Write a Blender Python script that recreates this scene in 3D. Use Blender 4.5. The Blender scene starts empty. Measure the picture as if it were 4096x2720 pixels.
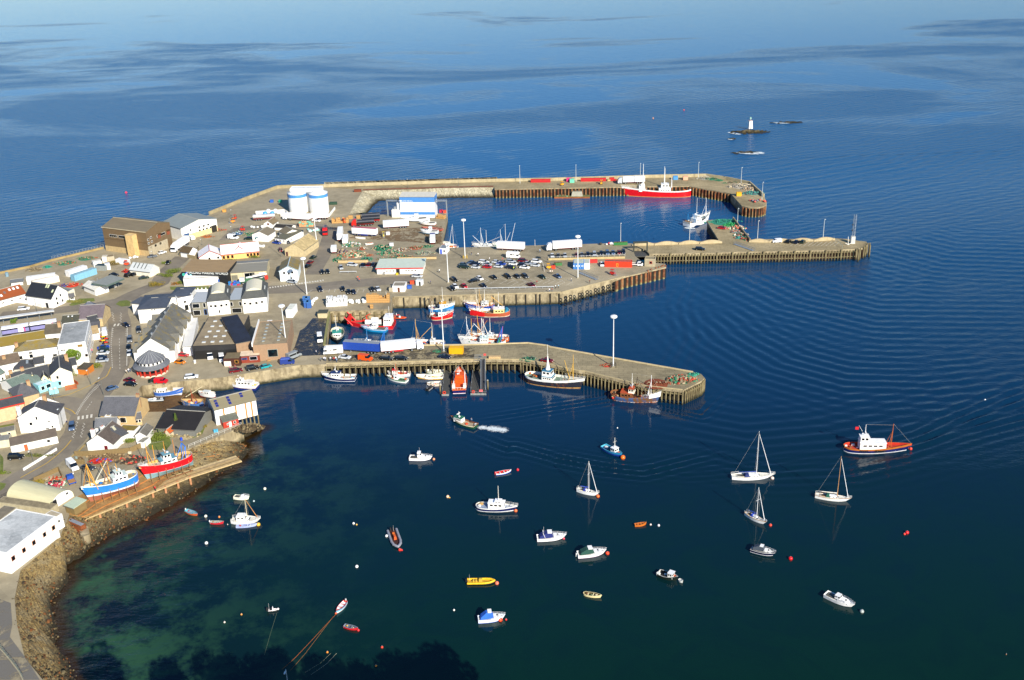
import bpy, math, random
import numpy as np
from mathutils import Vector, Matrix
random.seed(7)
R=math.radians
SC=bpy.context.scene
COL=SC.collection
# ---------------------------------------------------------------- camera model: photo pixels -> points on level ground
PITCH=R(23.0); ROLL=R(1.8); F=4200.0; CZ=155.0
cp,sp=math.cos(PITCH),math.sin(PITCH); cr,sr=math.cos(ROLL),math.sin(ROLL)
FW=Vector((0,cp,-sp)); R0=Vector((1,0,0)); U0=Vector((0,sp,cp))
RT=cr*R0-sr*U0; UP=sr*R0+cr*U0
G=5.0
def gp(x,y,z=G):
    d=FW+(x-2048)/F*RT-(y-1360)/F*UP
    t=(z-CZ)/d.z
    return Vector((d.x*t,d.y*t,z))
CR=dict(A=(0,850,3.136),B=(600,700,3.136),C=(1200,700,3.136),D=(1800,600,3.136),E=(2400,600,3.136),F=(2900,800,3.136),G=(0,1200,3.647),H=(500,1100,3.136),I=(1200,1050,3.136),J=(1800,950,3.136),K=(1700,1300,3.136),L=(2200,1250,3.136),M=(0,1500,3.647),N=(500,1450,3.647),O=(0,1850,3.647),P=(250,1700,3.647),Q=(0,2200,3.015),R=(700,2200,3.015),S=(700,1900,5.6),T=(1500,1750,3.136),U=(2050,1700,2.851),V=(2850,1650,2.613),W=(1800,2200,2.361),X=(2850,400,5.6),Y=(1300,2050,5.9025),Z=(0,0,0.57642),_=(0,0,1))
def w(c,x,y,z=G):
    a=CR[c]; return gp(a[0]+x/a[2],a[1]+y/a[2],z)
def ang(a,b): return math.atan2(b[1]-a[1],b[0]-a[0])
# ---------------------------------------------------------------- materials
def lin(h):
    h=h.lstrip('#'); c=[int(h[i:i+2],16)/255 for i in (0,2,4)]
    return tuple((x/12.92 if x<=.04045 else ((x+.055)/1.055)**2.4) for x in c)
class NT:
    def __init__(s,name):
        s.m=bpy.data.materials.new(name); s.m.use_nodes=True; s.t=s.m.node_tree; s.t.nodes.clear()
        s.out=s.n('ShaderNodeOutputMaterial'); s.b=s.n('ShaderNodeBsdfPrincipled'); s.l(s.b.outputs[0],s.out.inputs[0])
    def n(s,ty,**k):
        o=s.t.nodes.new(ty)
        for a,v in k.items(): setattr(o,a,v)
        return o
    def l(s,a,b): s.t.links.new(a,b)
    def co(s,kind='Object'):
        if kind=='World': return s.n('ShaderNodeNewGeometry').outputs['Position']
        return s.n('ShaderNodeTexCoord').outputs[kind]
    def map(s,v,sc=(1,1,1),rot=(0,0,0),loc=(0,0,0)):
        m=s.n('ShaderNodeMapping'); m.inputs['Scale'].default_value=sc; m.inputs['Rotation'].default_value=rot; m.inputs['Location'].default_value=loc
        s.l(v,m.inputs[0]); return m.outputs[0]
    def noise(s,v,scale,det=3,rough=.6,dist=0):
        n=s.n('ShaderNodeTexNoise'); n.inputs['Scale'].default_value=scale; n.inputs['Detail'].default_value=det; n.inputs['Roughness'].default_value=rough; n.inputs['Distortion'].default_value=dist
        s.l(v,n.inputs['Vector']); return n.outputs['Fac']
    def voro(s,v,scale,feat='F1',out='Distance'):
        n=s.n('ShaderNodeTexVoronoi',feature=feat); n.inputs['Scale'].default_value=scale; s.l(v,n.inputs['Vector']); return n.outputs[out]
    def wave(s,v,scale,d='X',prof='SIN',dist=0,det=2,ds=1):
        n=s.n('ShaderNodeTexWave',bands_direction=d,wave_profile=prof); n.inputs['Scale'].default_value=scale; n.inputs['Distortion'].default_value=dist; n.inputs['Detail'].default_value=det; n.inputs['Detail Scale'].default_value=ds
        s.l(v,n.inputs['Vector']); return n.outputs['Fac']
    def ramp(s,v,stops):
        r=s.n('ShaderNodeValToRGB'); e=r.color_ramp.elements
        while len(e)<len(stops): e.new(.5)
        for i,(p,c) in enumerate(stops):
            e[i].position=p; e[i].color=(*((c,)*3 if isinstance(c,(int,float)) else c),1)
        s.l(v,r.inputs[0]); return r.outputs[0]
    def mix(s,f,a,b,mode='MIX'):
        m=s.n('ShaderNodeMix',data_type='RGBA',blend_type=mode)
        for i,x in ((0,f),(6,a),(7,b)):
            if isinstance(x,(int,float)): m.inputs[i].default_value=x if i==0 else (x,x,x,1)
            elif isinstance(x,tuple): m.inputs[i].default_value=(*x,1)
            else: s.l(x,m.inputs[i])
        return m.outputs[2]
    def math(s,op,a,b=0.0):
        m=s.n('ShaderNodeMath',operation=op)
        for i,x in ((0,a),(1,b)):
            if isinstance(x,(int,float)): m.inputs[i].default_value=x
            else: s.l(x,m.inputs[i])
        return m.outputs[0]
    def sep(s,v,ax): n=s.n('ShaderNodeSeparateXYZ'); s.l(v,n.inputs[0]); return n.outputs[ax]
    def bump(s,h,st=.3,dist=.1):
        b=s.n('ShaderNodeBump'); b.inputs['Strength'].default_value=st; b.inputs['Distance'].default_value=dist
        s.l(h,b.inputs['Height']); s.l(b.outputs[0],s.b.inputs['Normal'])
    def set(s,col=None,rough=.6,metal=0,spec=.5):
        if col is not None:
            if isinstance(col,tuple): s.b.inputs['Base Color'].default_value=(*col,1)
            else: s.l(col,s.b.inputs['Base Color'])
        if isinstance(rough,(int,float)): s.b.inputs['Roughness'].default_value=rough
        else: s.l(rough,s.b.inputs['Roughness'])
        s.b.inputs['Metallic'].default_value=metal; s.b.inputs['Specular IOR Level'].default_value=spec
        return s.m
MC={}
def C(h,rough=.55,var=.14,sc=.8,metal=0,grime=.22):
    """plain paint / plaster colour with soft wear"""
    k=(h,rough,var,sc,metal,grime)
    if k in MC: return MC[k]
    t=NT('paint'); c=lin(h); v=t.co(); n=t.noise(v,sc,4)
    f=t.ramp(n,[(.3,0),(.7,1)])
    col=t.mix(f,tuple(x*(1-var) for x in c),tuple(min(1,x*(1+var)) for x in c))
    if grime:
        g=t.ramp(t.noise(t.map(v,(1.5,1.5,.25)),1.2,5,.7),[(.48,0),(.7,1)])
        col=t.mix(t.math('MULTIPLY',g,grime),col,tuple(x*.45+.02 for x in c))
    MC[k]=t.set(col,rough,metal); return MC[k]
def cached(fn):
    def g(*a):
        k=(fn.__name__,)+a
        if k not in MC: MC[k]=fn(*a)
        return MC[k]
    return g
@cached
def slate(h='#4b4c50',moss=0.0):
    t=NT('slate'); v=t.co(); c=lin(h)
    b=t.n('ShaderNodeTexBrick'); b.inputs['Scale'].default_value=1.6; b.inputs['Mortar Size'].default_value=.02
    for i,m in ((1,.8),(2,1.2),(3,.5)): b.inputs[i].default_value=(*[x*m for x in c],1)
    t.l(t.map(v,(1,1,1),(0,0,0)),b.inputs[0])
    n=t.ramp(t.noise(v,.35,6,.7),[(.35,0),(.65,1)])
    col=t.mix(t.math('MULTIPLY',n,.5),b.outputs[0],tuple(x*1.5 for x in c))
    if moss:
        g=t.ramp(t.noise(v,.5,5,.75),[(.62-moss*.35,0),(.75-moss*.3,1)])
        col=t.mix(g,col,lin('#8a7530'))
    return t.set(col,.7)
@cached
def sheetroof(h='#9a9282',streak=.35):
    t=NT('sheet_roof'); v=t.co(); c=lin(h)
    wv=t.wave(v,1.3,'X','SIN'); n=t.ramp(t.noise(t.map(v,(.15,1.2,1)),.9,6,.7),[(.3,0),(.72,1)])
    col=t.mix(t.math('MULTIPLY',n,streak),c,tuple(x*.5 for x in c))
    col=t.mix(t.math('MULTIPLY',t.ramp(t.voro(v,.45,'F1','Distance'),[(.0,1),(.16,0)]),.3),col,tuple(x*.6 for x in c))
    m=t.set(col,.6); t.bump(wv,.4,.05); return m
@cached
def rust(h='#8a4a22',amt=.6):
    t=NT('rusty_steel'); v=t.co(); n=t.ramp(t.noise(t.map(v,(.6,.6,1.6)),.9,7,.75),[(.3,0),(.62,1)])
    n2=t.ramp(t.noise(v,2.3,5,.7),[(.4,0),(.6,1)])
    col=t.mix(n,lin(h),lin('#4a2c1c')); col=t.mix(t.math('MULTIPLY',n2,.5),col,lin('#b07038'))
    return t.set(col,.8)
@cached
def worn(h,h2='#7a4322',lo=.5,hi=.62,sc=.5):
    """paint h worn through to h2"""
    t=NT('worn_paint'); v=t.co(); n=t.ramp(t.noise(t.map(v,(.7,.7,.35)),sc*1.7,8,.75),[(lo,0),(hi,1)])
    return t.set(t.mix(n,lin(h),lin(h2)),.6)
def quaywall(t,v):
    z=t.sep(v,2)
    n=t.noise(t.map(v,(.5,.5,.12)),1.0,7,.72)
    base=t.mix(t.ramp(n,[(.35,0),(.65,1)]),lin('#a8997a'),lin('#6f6248'))
    base=t.mix(t.math('MULTIPLY',t.ramp(t.noise(v,.35,4),[(.5,0),(.6,1)]),.5),base,lin('#c2b28c'))
    zz=t.math('ADD',z,t.math('MULTIPLY',t.noise(v,.8,3),1.6))
    weed=t.ramp(t.math('DIVIDE',zz,6.0),[(.18,0),(.42,1)])
    return t.mix(weed,lin('#2c2c16'),base)
@cached
def quay():
    t=NT('quay_concrete'); v=t.co('World'); col=quaywall(t,v)
    m=t.set(col,.85); t.bump(t.noise(v,1.6,5),.4,.1); return m
@cached
def pilemat():
    t=NT('pile_timber'); v=t.co('World'); z=t.sep(v,2)
    base=t.mix(t.ramp(t.noise(t.map(v,(2,2,.3)),1.5,5,.7),[(.35,0),(.65,1)]),lin('#8f8560'),lin('#5a4a30'))
    weed=t.ramp(t.math('DIVIDE',t.math('ADD',z,t.math('MULTIPLY',t.noise(v,1.2,3),1.5)),5.0),[(.2,0),(.5,1)])
    return t.set(t.mix(weed,lin('#2a2a14'),base),.85)
@cached
def rustpile():
    t=NT('sheet_pile'); v=t.co('World'); z=t.sep(v,2)
    base=t.mix(t.ramp(t.noise(t.map(v,(1.2,1.2,.3)),1.5,6,.7),[(.38,0),(.6,1)]),lin('#9a4a22'),lin('#8a7a52'))
    base=t.mix(t.ramp(t.noise(v,.35,3),[(.45,0),(.6,1)]),base,lin('#6a3a20'))
    weed=t.ramp(t.math('DIVIDE',t.math('ADD',z,t.math('MULTIPLY',t.noise(v,1.2,3),1.0)),5.0),[(.15,0),(.3,1)])
    return t.set(t.mix(weed,lin('#8f8a5a'),base),.85)
def groundmat(name,h1,h2,h3,sc=.05,br=.5,joints=False):
    t=NT(name); v=t.co('World')
    a=t.ramp(t.noise(v,sc,8,.62),[(.38,0),(.62,1)]); b=t.ramp(t.noise(v,sc*7,6,.7),[(.4,0),(.68,1)]); c=t.noise(v,2.2,5,.8)
    col=t.mix(a,lin(h1),lin(h2)); col=t.mix(t.math('MULTIPLY',b,br),col,lin(h3))
    vc=t.voro(t.map(v,(1,1.6,1),(0,0,.2)),sc*1.1,'F1','Color'); col=t.mix(.30,col,t.ramp(t.sep(vc,0),[(0,.55),(1,1.25)]),'MULTIPLY')
    if joints:
        br=t.n('ShaderNodeTexBrick'); br.inputs['Scale'].default_value=.16; br.inputs['Mortar Size'].default_value=.012; br.inputs['Mortar Smooth'].default_value=.3
        for i_,m_ in ((1,1),(2,.86),(3,.5)): br.inputs[i_].default_value=(m_,m_,m_,1)
        t.l(t.map(v,(1,1,1),(0,0,.12)),br.inputs[0]); col=t.mix(.8,col,br.outputs[0],'MULTIPLY')
    col=t.mix(.35,col,t.ramp(c,[(.3,.5),(.7,1)]),'MULTIPLY')
    bl=t.ramp(t.voro(v,.11,'F1','Distance'),[(.0,1),(.10,0)]); col=t.mix(t.math('MULTIPLY',bl,.35),col,tuple(x*.3 for x in lin(h1)))
    st=t.ramp(t.noise(t.map(v,(.35,1.1,1),(0,0,.35)),.22,5,.8),[(.64,0),(.72,1)])
    col=t.mix(t.math('MULTIPLY',st,.55),col,tuple(x*.45 for x in lin(h1)))
    m=t.set(col,.9); t.bump(c,.3,.03); return m
@cached
def planks(h='#b39b6c',ax='X',sc=1.2):
    t=NT('planks'); v=t.co(); c=lin(h); wv=t.wave(v,sc,ax,'SAW')
    n=t.noise(t.map(v,(.3,3,1) if ax=='Y' else (3,.3,1)),1.5,5)
    col=t.mix(t.ramp(wv,[(.0,1),(.12,0)]),t.mix(n,tuple(x*.65 for x in c),tuple(x*1.2 for x in c)),tuple(x*.3 for x in c))
    return t.set(col,.8)
@cached
def leaves(h='#46601c',h2='#1f3310'):
    t=NT('foliage'); v=t.co(); n=t.ramp(t.noise(v,1.1,4,.7),[(.35,0),(.65,1)])
    oi=t.n('ShaderNodeNewGeometry').outputs['Random Per Island']
    col=t.mix(n,lin(h2),lin(h)); col=t.mix(t.math('MULTIPLY',oi,.45),col,lin('#86903a'))
    return t.set(col,.7,0,.2)
@cached
def rocky(h='#8d8468',h2='#4a402c',sc=1.0):
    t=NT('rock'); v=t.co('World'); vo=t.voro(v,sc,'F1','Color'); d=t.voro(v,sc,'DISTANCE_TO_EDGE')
    v3=t.voro(v,sc*3.1,'F1','Color'); nz=t.ramp(t.noise(v,.22,6,.75),[(.42,0),(.66,1)])
    col=t.mix(t.sep(vo,0),lin(h2),lin(h)); col=t.mix(.5,col,t.mix(t.sep(v3,1),lin(h2),tuple(x*1.25 for x in lin(h))))
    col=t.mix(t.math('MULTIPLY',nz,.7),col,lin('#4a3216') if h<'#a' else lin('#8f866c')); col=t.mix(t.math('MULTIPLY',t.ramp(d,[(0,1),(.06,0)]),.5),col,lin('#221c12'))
    z=t.sep(v,2); wd=t.ramp(t.math('DIVIDE',t.math('ADD',z,t.math('MULTIPLY',t.noise(v,.9,3),1.2)),5.0),[(.2,0),(.55,1)])
    col=t.mix(wd,lin('#2a2410'),col)
    m=t.set(col,.9); t.bump(t.math('ADD',d,t.noise(v,2.5,4,.8)),.8,.4); return m
@cached
def glass(h='#10161c'): return NT('window_glass').set(lin(h),.08,0,.8)
@cached
def netmat(h='#3c8a68'):
    t=NT('net'); v=t.co(); vo=t.voro(v,3.5,'F1','Color'); n=t.noise(v,2.0,6,.8); c=lin(h)
    col=t.mix(t.ramp(n,[(.35,0),(.65,1)]),tuple(x*.4 for x in c),tuple(min(1,x*1.4) for x in c))
    m=t.set(col,.9); t.bump(n,.8,.3); return m
WHITE=C('#f2f0ea',.5,.06,.8,0,.10); TYRE=C('#151515',.8,.1); STEEL=C('#9aa0a4',.4,.15,1,.3); DARK=C('#1d1e20',.6)
# ---------------------------------------------------------------- mesh builder
class MB:
    def __init__(s): s.v=[]; s.f=[]; s.fm=[]; s.m=[]; s.T=Matrix.Identity(4); s.sm=set()
    def mi(s,mat):
        if mat not in s.m: s.m.append(mat)
        return s.m.index(mat)
    def add(s,vs,fs,mat,smooth=False):
        o=len(s.v); s.v+=[s.T@Vector(p) for p in vs]; i=s.mi(mat)
        for f in fs:
            if smooth: s.sm.add(len(s.f))
            s.f.append([o+k for k in f]); s.fm.append(i)
        return s
    def box(s,x0,y0,z0,x1,y1,z1,mat,top=None,tp=0.0,tx=None):
        tx=tp if tx is None else tx
        vs=[(x0,y0,z0),(x1,y0,z0),(x1,y1,z0),(x0,y1,z0),(x0+tx,y0+tp,z1),(x1-tx,y0+tp,z1),(x1-tx,y1-tp,z1),(x0+tx,y1-tp,z1)]
        s.add(vs,[(0,1,5,4),(1,2,6,5),(2,3,7,6),(3,0,4,7),(3,2,1,0)],mat); s.add(vs[4:],[(0,1,2,3)],top or mat); return s
    def cyl(s,p0,p1,r0,r1=None,n=8,mat=None,cap=True):
        r1=r0 if r1 is None else r1; p0=Vector(p0); p1=Vector(p1); d=(p1-p0).normalized()
        a=d.orthogonal().normalized(); b=d.cross(a); vs=[]
        for p,r in ((p0,r0),(p1,r1)):
            for i in range(n): q=2*math.pi*i/n; vs.append(p+r*(math.cos(q)*a+math.sin(q)*b))
        s.add(vs,[(i,(i+1)%n,n+(i+1)%n,n+i) for i in range(n)],mat,n>6)
        if cap: s.add(vs,[tuple(range(n-1,-1,-1)),tuple(range(n,2*n))],mat)
        return s
    def lathe(s,c,prof,n,mat,smooth=True):
        c=Vector(c); vs=[]; m=len(prof)
        for i in range(n):
            q=2*math.pi*i/n
            for r,z in prof: vs.append((c.x+r*math.cos(q),c.y+r*math.sin(q),c.z+z))
        mats=mat if isinstance(mat,list) else [mat]*(m-1)
        for k in range(m-1):
            s.add([],[],mats[k]); o=len(s.v)
        o=len(s.v); s.v+=[s.T@Vector(p) for p in vs]
        for k in range(m-1):
            mi=s.mi(mats[k])
            for i in range(n):
                j=(i+1)%n
                if smooth: s.sm.add(len(s.f))
                s.f.append([o+i*m+k,o+j*m+k,o+j*m+k+1,o+i*m+k+1]); s.fm.append(mi)
        return s
    def sph(s,c,r,mat,n=10,sz=1.0):
        return s.lathe(c,[(max(1e-3,r*math.sin(math.pi*k/(n//2+1))),-r*sz*math.cos(math.pi*k/(n//2+1))) for k in range(n//2+2)],n,mat)
    def prism(s,poly,z0,z1,mat,top=None,bot=False):
        n=len(poly); a=sum(poly[i][0]*poly[(i+1)%n][1]-poly[(i+1)%n][0]*poly[i][1] for i in range(n))
        if a<0: poly=poly[::-1]
        vs=[(p[0],p[1],z0) for p in poly]+[(p[0],p[1],z1) for p in poly]
        s.add(vs,[(i,(i+1)%n,n+(i+1)%n,n+i) for i in range(n)],mat)
        from mathutils.geometry import tessellate_polygon
        tr=tessellate_polygon([[Vector((p[0],p[1],0)) for p in poly]])
        fs=[]
        for t in tr:
            x,y,z=[poly[i] for i in t]
            c=(y[0]-x[0])*(z[1]-x[1])-(z[0]-x[0])*(y[1]-x[1])
            t=t if c>0 else t[::-1]; fs.append(tuple(n+i for i in t))
            if bot: s.add(vs,[tuple(t[::-1])],mat)
        s.add(vs,fs,top or mat); return s
    def obj(s,name,parent=None,loc=(0,0,0),rz=0):
        me=bpy.data.meshes.new(name); me.from_pydata([tuple(p) for p in s.v],[],s.f)
        for m in s.m: me.materials.append(m)
        me.polygons.foreach_set('material_index',s.fm)
        if s.sm:
            a=[False]*len(s.f)
            for i in s.sm: a[i]=True
            me.polygons.foreach_set('use_smooth',a)
        me.update(); o=bpy.data.objects.new(name,me); COL.objects.link(o); o.parent=parent
        o.location=loc; o.rotation_euler=(0,0,rz); return o
def tag(o,label,cat,group=None,kind=None):
    if label: o['label']=label
    if cat: o['category']=cat
    if group: o['group']=group
    if kind: o['kind']=kind
    return o
def thing(name,label,cat,loc=(0,0,0),rz=0,group=None):
    o=bpy.data.objects.new(name,None); COL.objects.link(o); o.location=loc; o.rotation_euler=(0,0,rz); o.empty_display_size=.5
    return tag(o,label,cat,group)
KIDS={}
def kids(o):
    return [c for c in o.children]
def dup(o,loc=None,rz=None,label=None,parent=None,group=None):
    c=o.copy(); COL.objects.link(c); c.parent=parent
    if loc is not None: c.location=loc
    if rz is not None: c.rotation_euler=(0,0,rz)
    if label: c['label']=label
    if group: c['group']=group
    for k in kids(o): dup(k,parent=c)
    return c
def struct(o): o['kind']='structure'; return o
def text(body,size,mat,parent,M,name='lettering',ext=.02):
    cu=bpy.data.curves.new(name,'FONT'); cu.body=body; cu.size=size; cu.extrude=ext; cu.align_x='CENTER'; cu.align_y='CENTER'
    to=bpy.data.objects.new('tmp',cu); COL.objects.link(to)
    me=bpy.data.meshes.new_from_object(to.evaluated_get(bpy.context.evaluated_depsgraph_get()))
    bpy.data.objects.remove(to); me.materials.clear(); me.materials.append(mat)
    o=bpy.data.objects.new(name,me); COL.objects.link(o); o.parent=parent; o.matrix_local=M; return o
# ================================================================ world, sun, camera
W_=bpy.data.worlds.new("World"); SC.world=W_; W_.use_nodes=True
nt=W_.node_tree; nt.nodes.clear()
sky=nt.nodes.new('ShaderNodeTexSky'); sky.sky_type='NISHITA'; sky.sun_disc=False
SUN_EL,SUN_AZ=29.0,151.3
sky.sun_elevation=R(SUN_EL); sky.sun_rotation=R(SUN_AZ); sky.altitude=0; sky.air_density=1.0; sky.dust_density=.25; sky.ozone_density=3.5
bg=nt.nodes.new('ShaderNodeBackground'); bg.inputs[1].default_value=.08
wo=nt.nodes.new('ShaderNodeOutputWorld'); hs=nt.nodes.new('ShaderNodeHueSaturation'); hs.inputs['Saturation'].default_value=1.16; tn=nt.nodes.new('ShaderNodeMix'); tn.data_type='RGBA'; tn.blend_type='MULTIPLY'; tn.inputs[0].default_value=1; tn.inputs[7].default_value=(.92,.98,1.07,1); nt.links.new(sky.outputs[0],tn.inputs[6]); nt.links.new(tn.outputs[2],hs.inputs['Color']); nt.links.new(hs.outputs[0],bg.inputs[0]); nt.links.new(bg.outputs[0],wo.inputs[0])
sl=bpy.data.lights.new('sun','SUN'); sl.energy=4.6; sl.angle=R(.53); sl.color=(1,.93,.80)
so=bpy.data.objects.new('sun',sl); COL.objects.link(so)
sd=Vector((math.sin(R(SUN_AZ))*math.cos(R(SUN_EL)),math.cos(R(SUN_AZ))*math.cos(R(SUN_EL)),math.sin(R(SUN_EL))))
so.rotation_euler=sd.to_track_quat('Z','Y').to_euler(); so.location=(60,-60,200)
cd=bpy.data.cameras.new('camera'); cd.sensor_width=36; cd.lens=36*F/4096; cd.clip_end=60000; cd.clip_start=1
co=bpy.data.objects.new('camera',cd); COL.objects.link(co); SC.camera=co
mw=Matrix((( RT.x,UP.x,-FW.x,0),(RT.y,UP.y,-FW.y,0),(RT.z,UP.z,-FW.z,CZ),(0,0,0,1))); co.matrix_world=mw
SC.view_settings.view_transform='Standard'; SC.view_settings.look='None'; SC.view_settings.gamma=1; SC.view_settings.exposure=.6
SC.cycles.use_denoising=True; SC.cycles.max_bounces=6; SC.cycles.glossy_bounces=3; SC.cycles.transparent_max_bounces=6
# ================================================================ outlines (photo pixels, on the quay level)
def PL(s,z=G):
    out=[]
    for t in s.split(';'):
        c,x,y=t.split(); out.append(w(c,float(x),float(y),z))
    return out
LAND=PL('_ -700 1215;A 0 770;A 380 690;A 640 612;A 1310 452;B 740 500;B 1160 330;B 1600 167;B 1700 162;C 300 152;C 790 186;C 610 492;C 1000 497;C 1850 478;C 1760 880;C 1830 915;D 1200 1192;D 2050 1169;E 400 1172;E 410 1240;E 440 1330;E 530 1400;E 820 1428;E 830 1470;J 2195 490;J 1400 690;J 680 712;I 1160 435;I 1130 592;I 380 617;I 315 1042;I 330 1276;I 0 1285;H 1740 1200;H 1210 1285;N 860 270;N 240 340;_ 552 1560;_ 566 1610;N 300 722;N 1090 705;N 1150 745;N 1300 870;N 1640 880;N 1715 935;N 925 1262;P 1100 640;P 180 1060;O 1010 770;O 872 1078;O 300 1568;Q 175 580;Q 205 900;Q 300 1300;Q 520 1568;_ 330 3000;_ -900 3000')
g=MB(); g.prism(LAND,-3,G,quay(),groundmat('ground_asphalt','#a79a7e','#8c8168','#bfb192',.03,.5)); struct(g.obj('ground'))
def resamp(p,n):
    L=[0]
    for a,b in zip(p,p[1:]): L.append(L[-1]+(Vector(b)-Vector(a)).length)
    out=[]
    for i in range(n):
        s=L[-1]*i/(n-1); k=max(j for j in range(len(L)) if L[j]<=s+1e-9); k=min(k,len(p)-2)
        f=(s-L[k])/max(1e-6,L[k+1]-L[k]); out.append(Vector(p[k]).lerp(Vector(p[k+1]),f))
    return out
def strip(mb,top,bot,n,m,mat,amp=.5,under=0,paired=False):
    if paired:
        k=max(2,n//(len(top)-1)); T=[];B=[]
        for i in range(len(top)-1):
            for j in range(k): T.append(Vector(top[i]).lerp(Vector(top[i+1]),j/k)); B.append(Vector(bot[i]).lerp(Vector(bot[i+1]),j/k))
        T.append(Vector(top[-1])); B.append(Vector(bot[-1])); n=len(T)
    else: T=resamp(top,n); B=resamp(bot,n)
    vs=[]
    for i in range(n):
        for j in range(m+under):
            f=j/(m-1); p=T[i].lerp(B[i],f)
            a=0 if j==0 else amp
            p+=Vector((random.gauss(0,a*.4),random.gauss(0,a*.4),random.gauss(0,a*.5))); vs.append(p)
    M=m+under
    mb.add(vs,[(i*M+j,i*M+j+1,(i+1)*M+j+1,(i+1)*M+j) for i in range(n-1) for j in range(M-1)],mat)
    return mb
def ribbon(mb,pts,wd,mat,z,dash=None,side=0):
    pts=[Vector(p) for p in pts]; acc=0
    if dash:
        L=sum((b-a).length for a,b in zip(pts,pts[1:])); n=max(2,int(L/dash)*2); q=resamp(pts,n+1)
        for i in range(0,n,2): ribbon(mb,[q[i],q[i+1]],wd,mat,z)
        return
    vs=[]
    for i,p in enumerate(pts):
        a=pts[max(0,i-1)]; b=pts[min(len(pts)-1,i+1)]; d=(b-a).normalized(); nrm=Vector((-d.y,d.x,0))
        o=p+nrm*side
        vs+=[(o.x+nrm.x*wd/2,o.y+nrm.y*wd/2,z),(o.x-nrm.x*wd/2,o.y-nrm.y*wd/2,z)]
    mb.add(vs,[(2*i+1,2*i+3,2*i+2,2*i) for i in range(len(pts)-1)],mat)
def wallrun(mb,pts,h,t,z,mat,top=None):
    pts=[Vector(p) for p in pts]
    for a,b in zip(pts,pts[1:]):
        d=(b-a).normalized(); n=Vector((-d.y,d.x,0))*t/2
        vs=[(q.x,q.y,zz) for zz in (z,z+h) for q in (a-n,b-n,b+n,a+n)]
        mb.add(vs,[(0,1,5,4),(1,2,6,5),(2,3,7,6),(3,0,4,7)],mat); mb.add(vs[4:],[(0,1,2,3)],top or mat)
# ---------------------------------------------------------------- sea
def polydist(X,Y,pts):
    D=np.full(X.shape,1e9); S=np.zeros(X.shape); acc=0
    tot=sum(math.hypot(b[0]-a[0],b[1]-a[1]) for a,b in zip(pts,pts[1:])) or 1
    sg=np.ones(X.shape)
    for a,b in zip(pts,pts[1:]):
        dx,dy=b[0]-a[0],b[1]-a[1]; L=math.hypot(dx,dy)
        t=np.clip(((X-a[0])*dx+(Y-a[1])*dy)/(L*L),0,1)
        d=np.hypot(X-a[0]-t*dx,Y-a[1]-t*dy); m=d<D
        D=np.where(m,d,D); S=np.where(m,(acc+t*L)/tot,S); sg=np.where(m,np.sign((X-a[0])*dy-(Y-a[1])*dx),sg); acc+=L
    return D,S,sg
SHORE0=PL('_ 1056 1712;_ 950 1765;_ 1000 1800;_ 935 1868;_ 850 1908;_ 806 1948;_ 600 2069;_ 466 2124;_ 340 2204;_ 338 2220;_ 265 2260;_ 274 2326;_ 199 2409;_ 229 2518;_ 212 2605;_ 259 2621;_ 295 2720;_ 400 3000',0)
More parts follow.
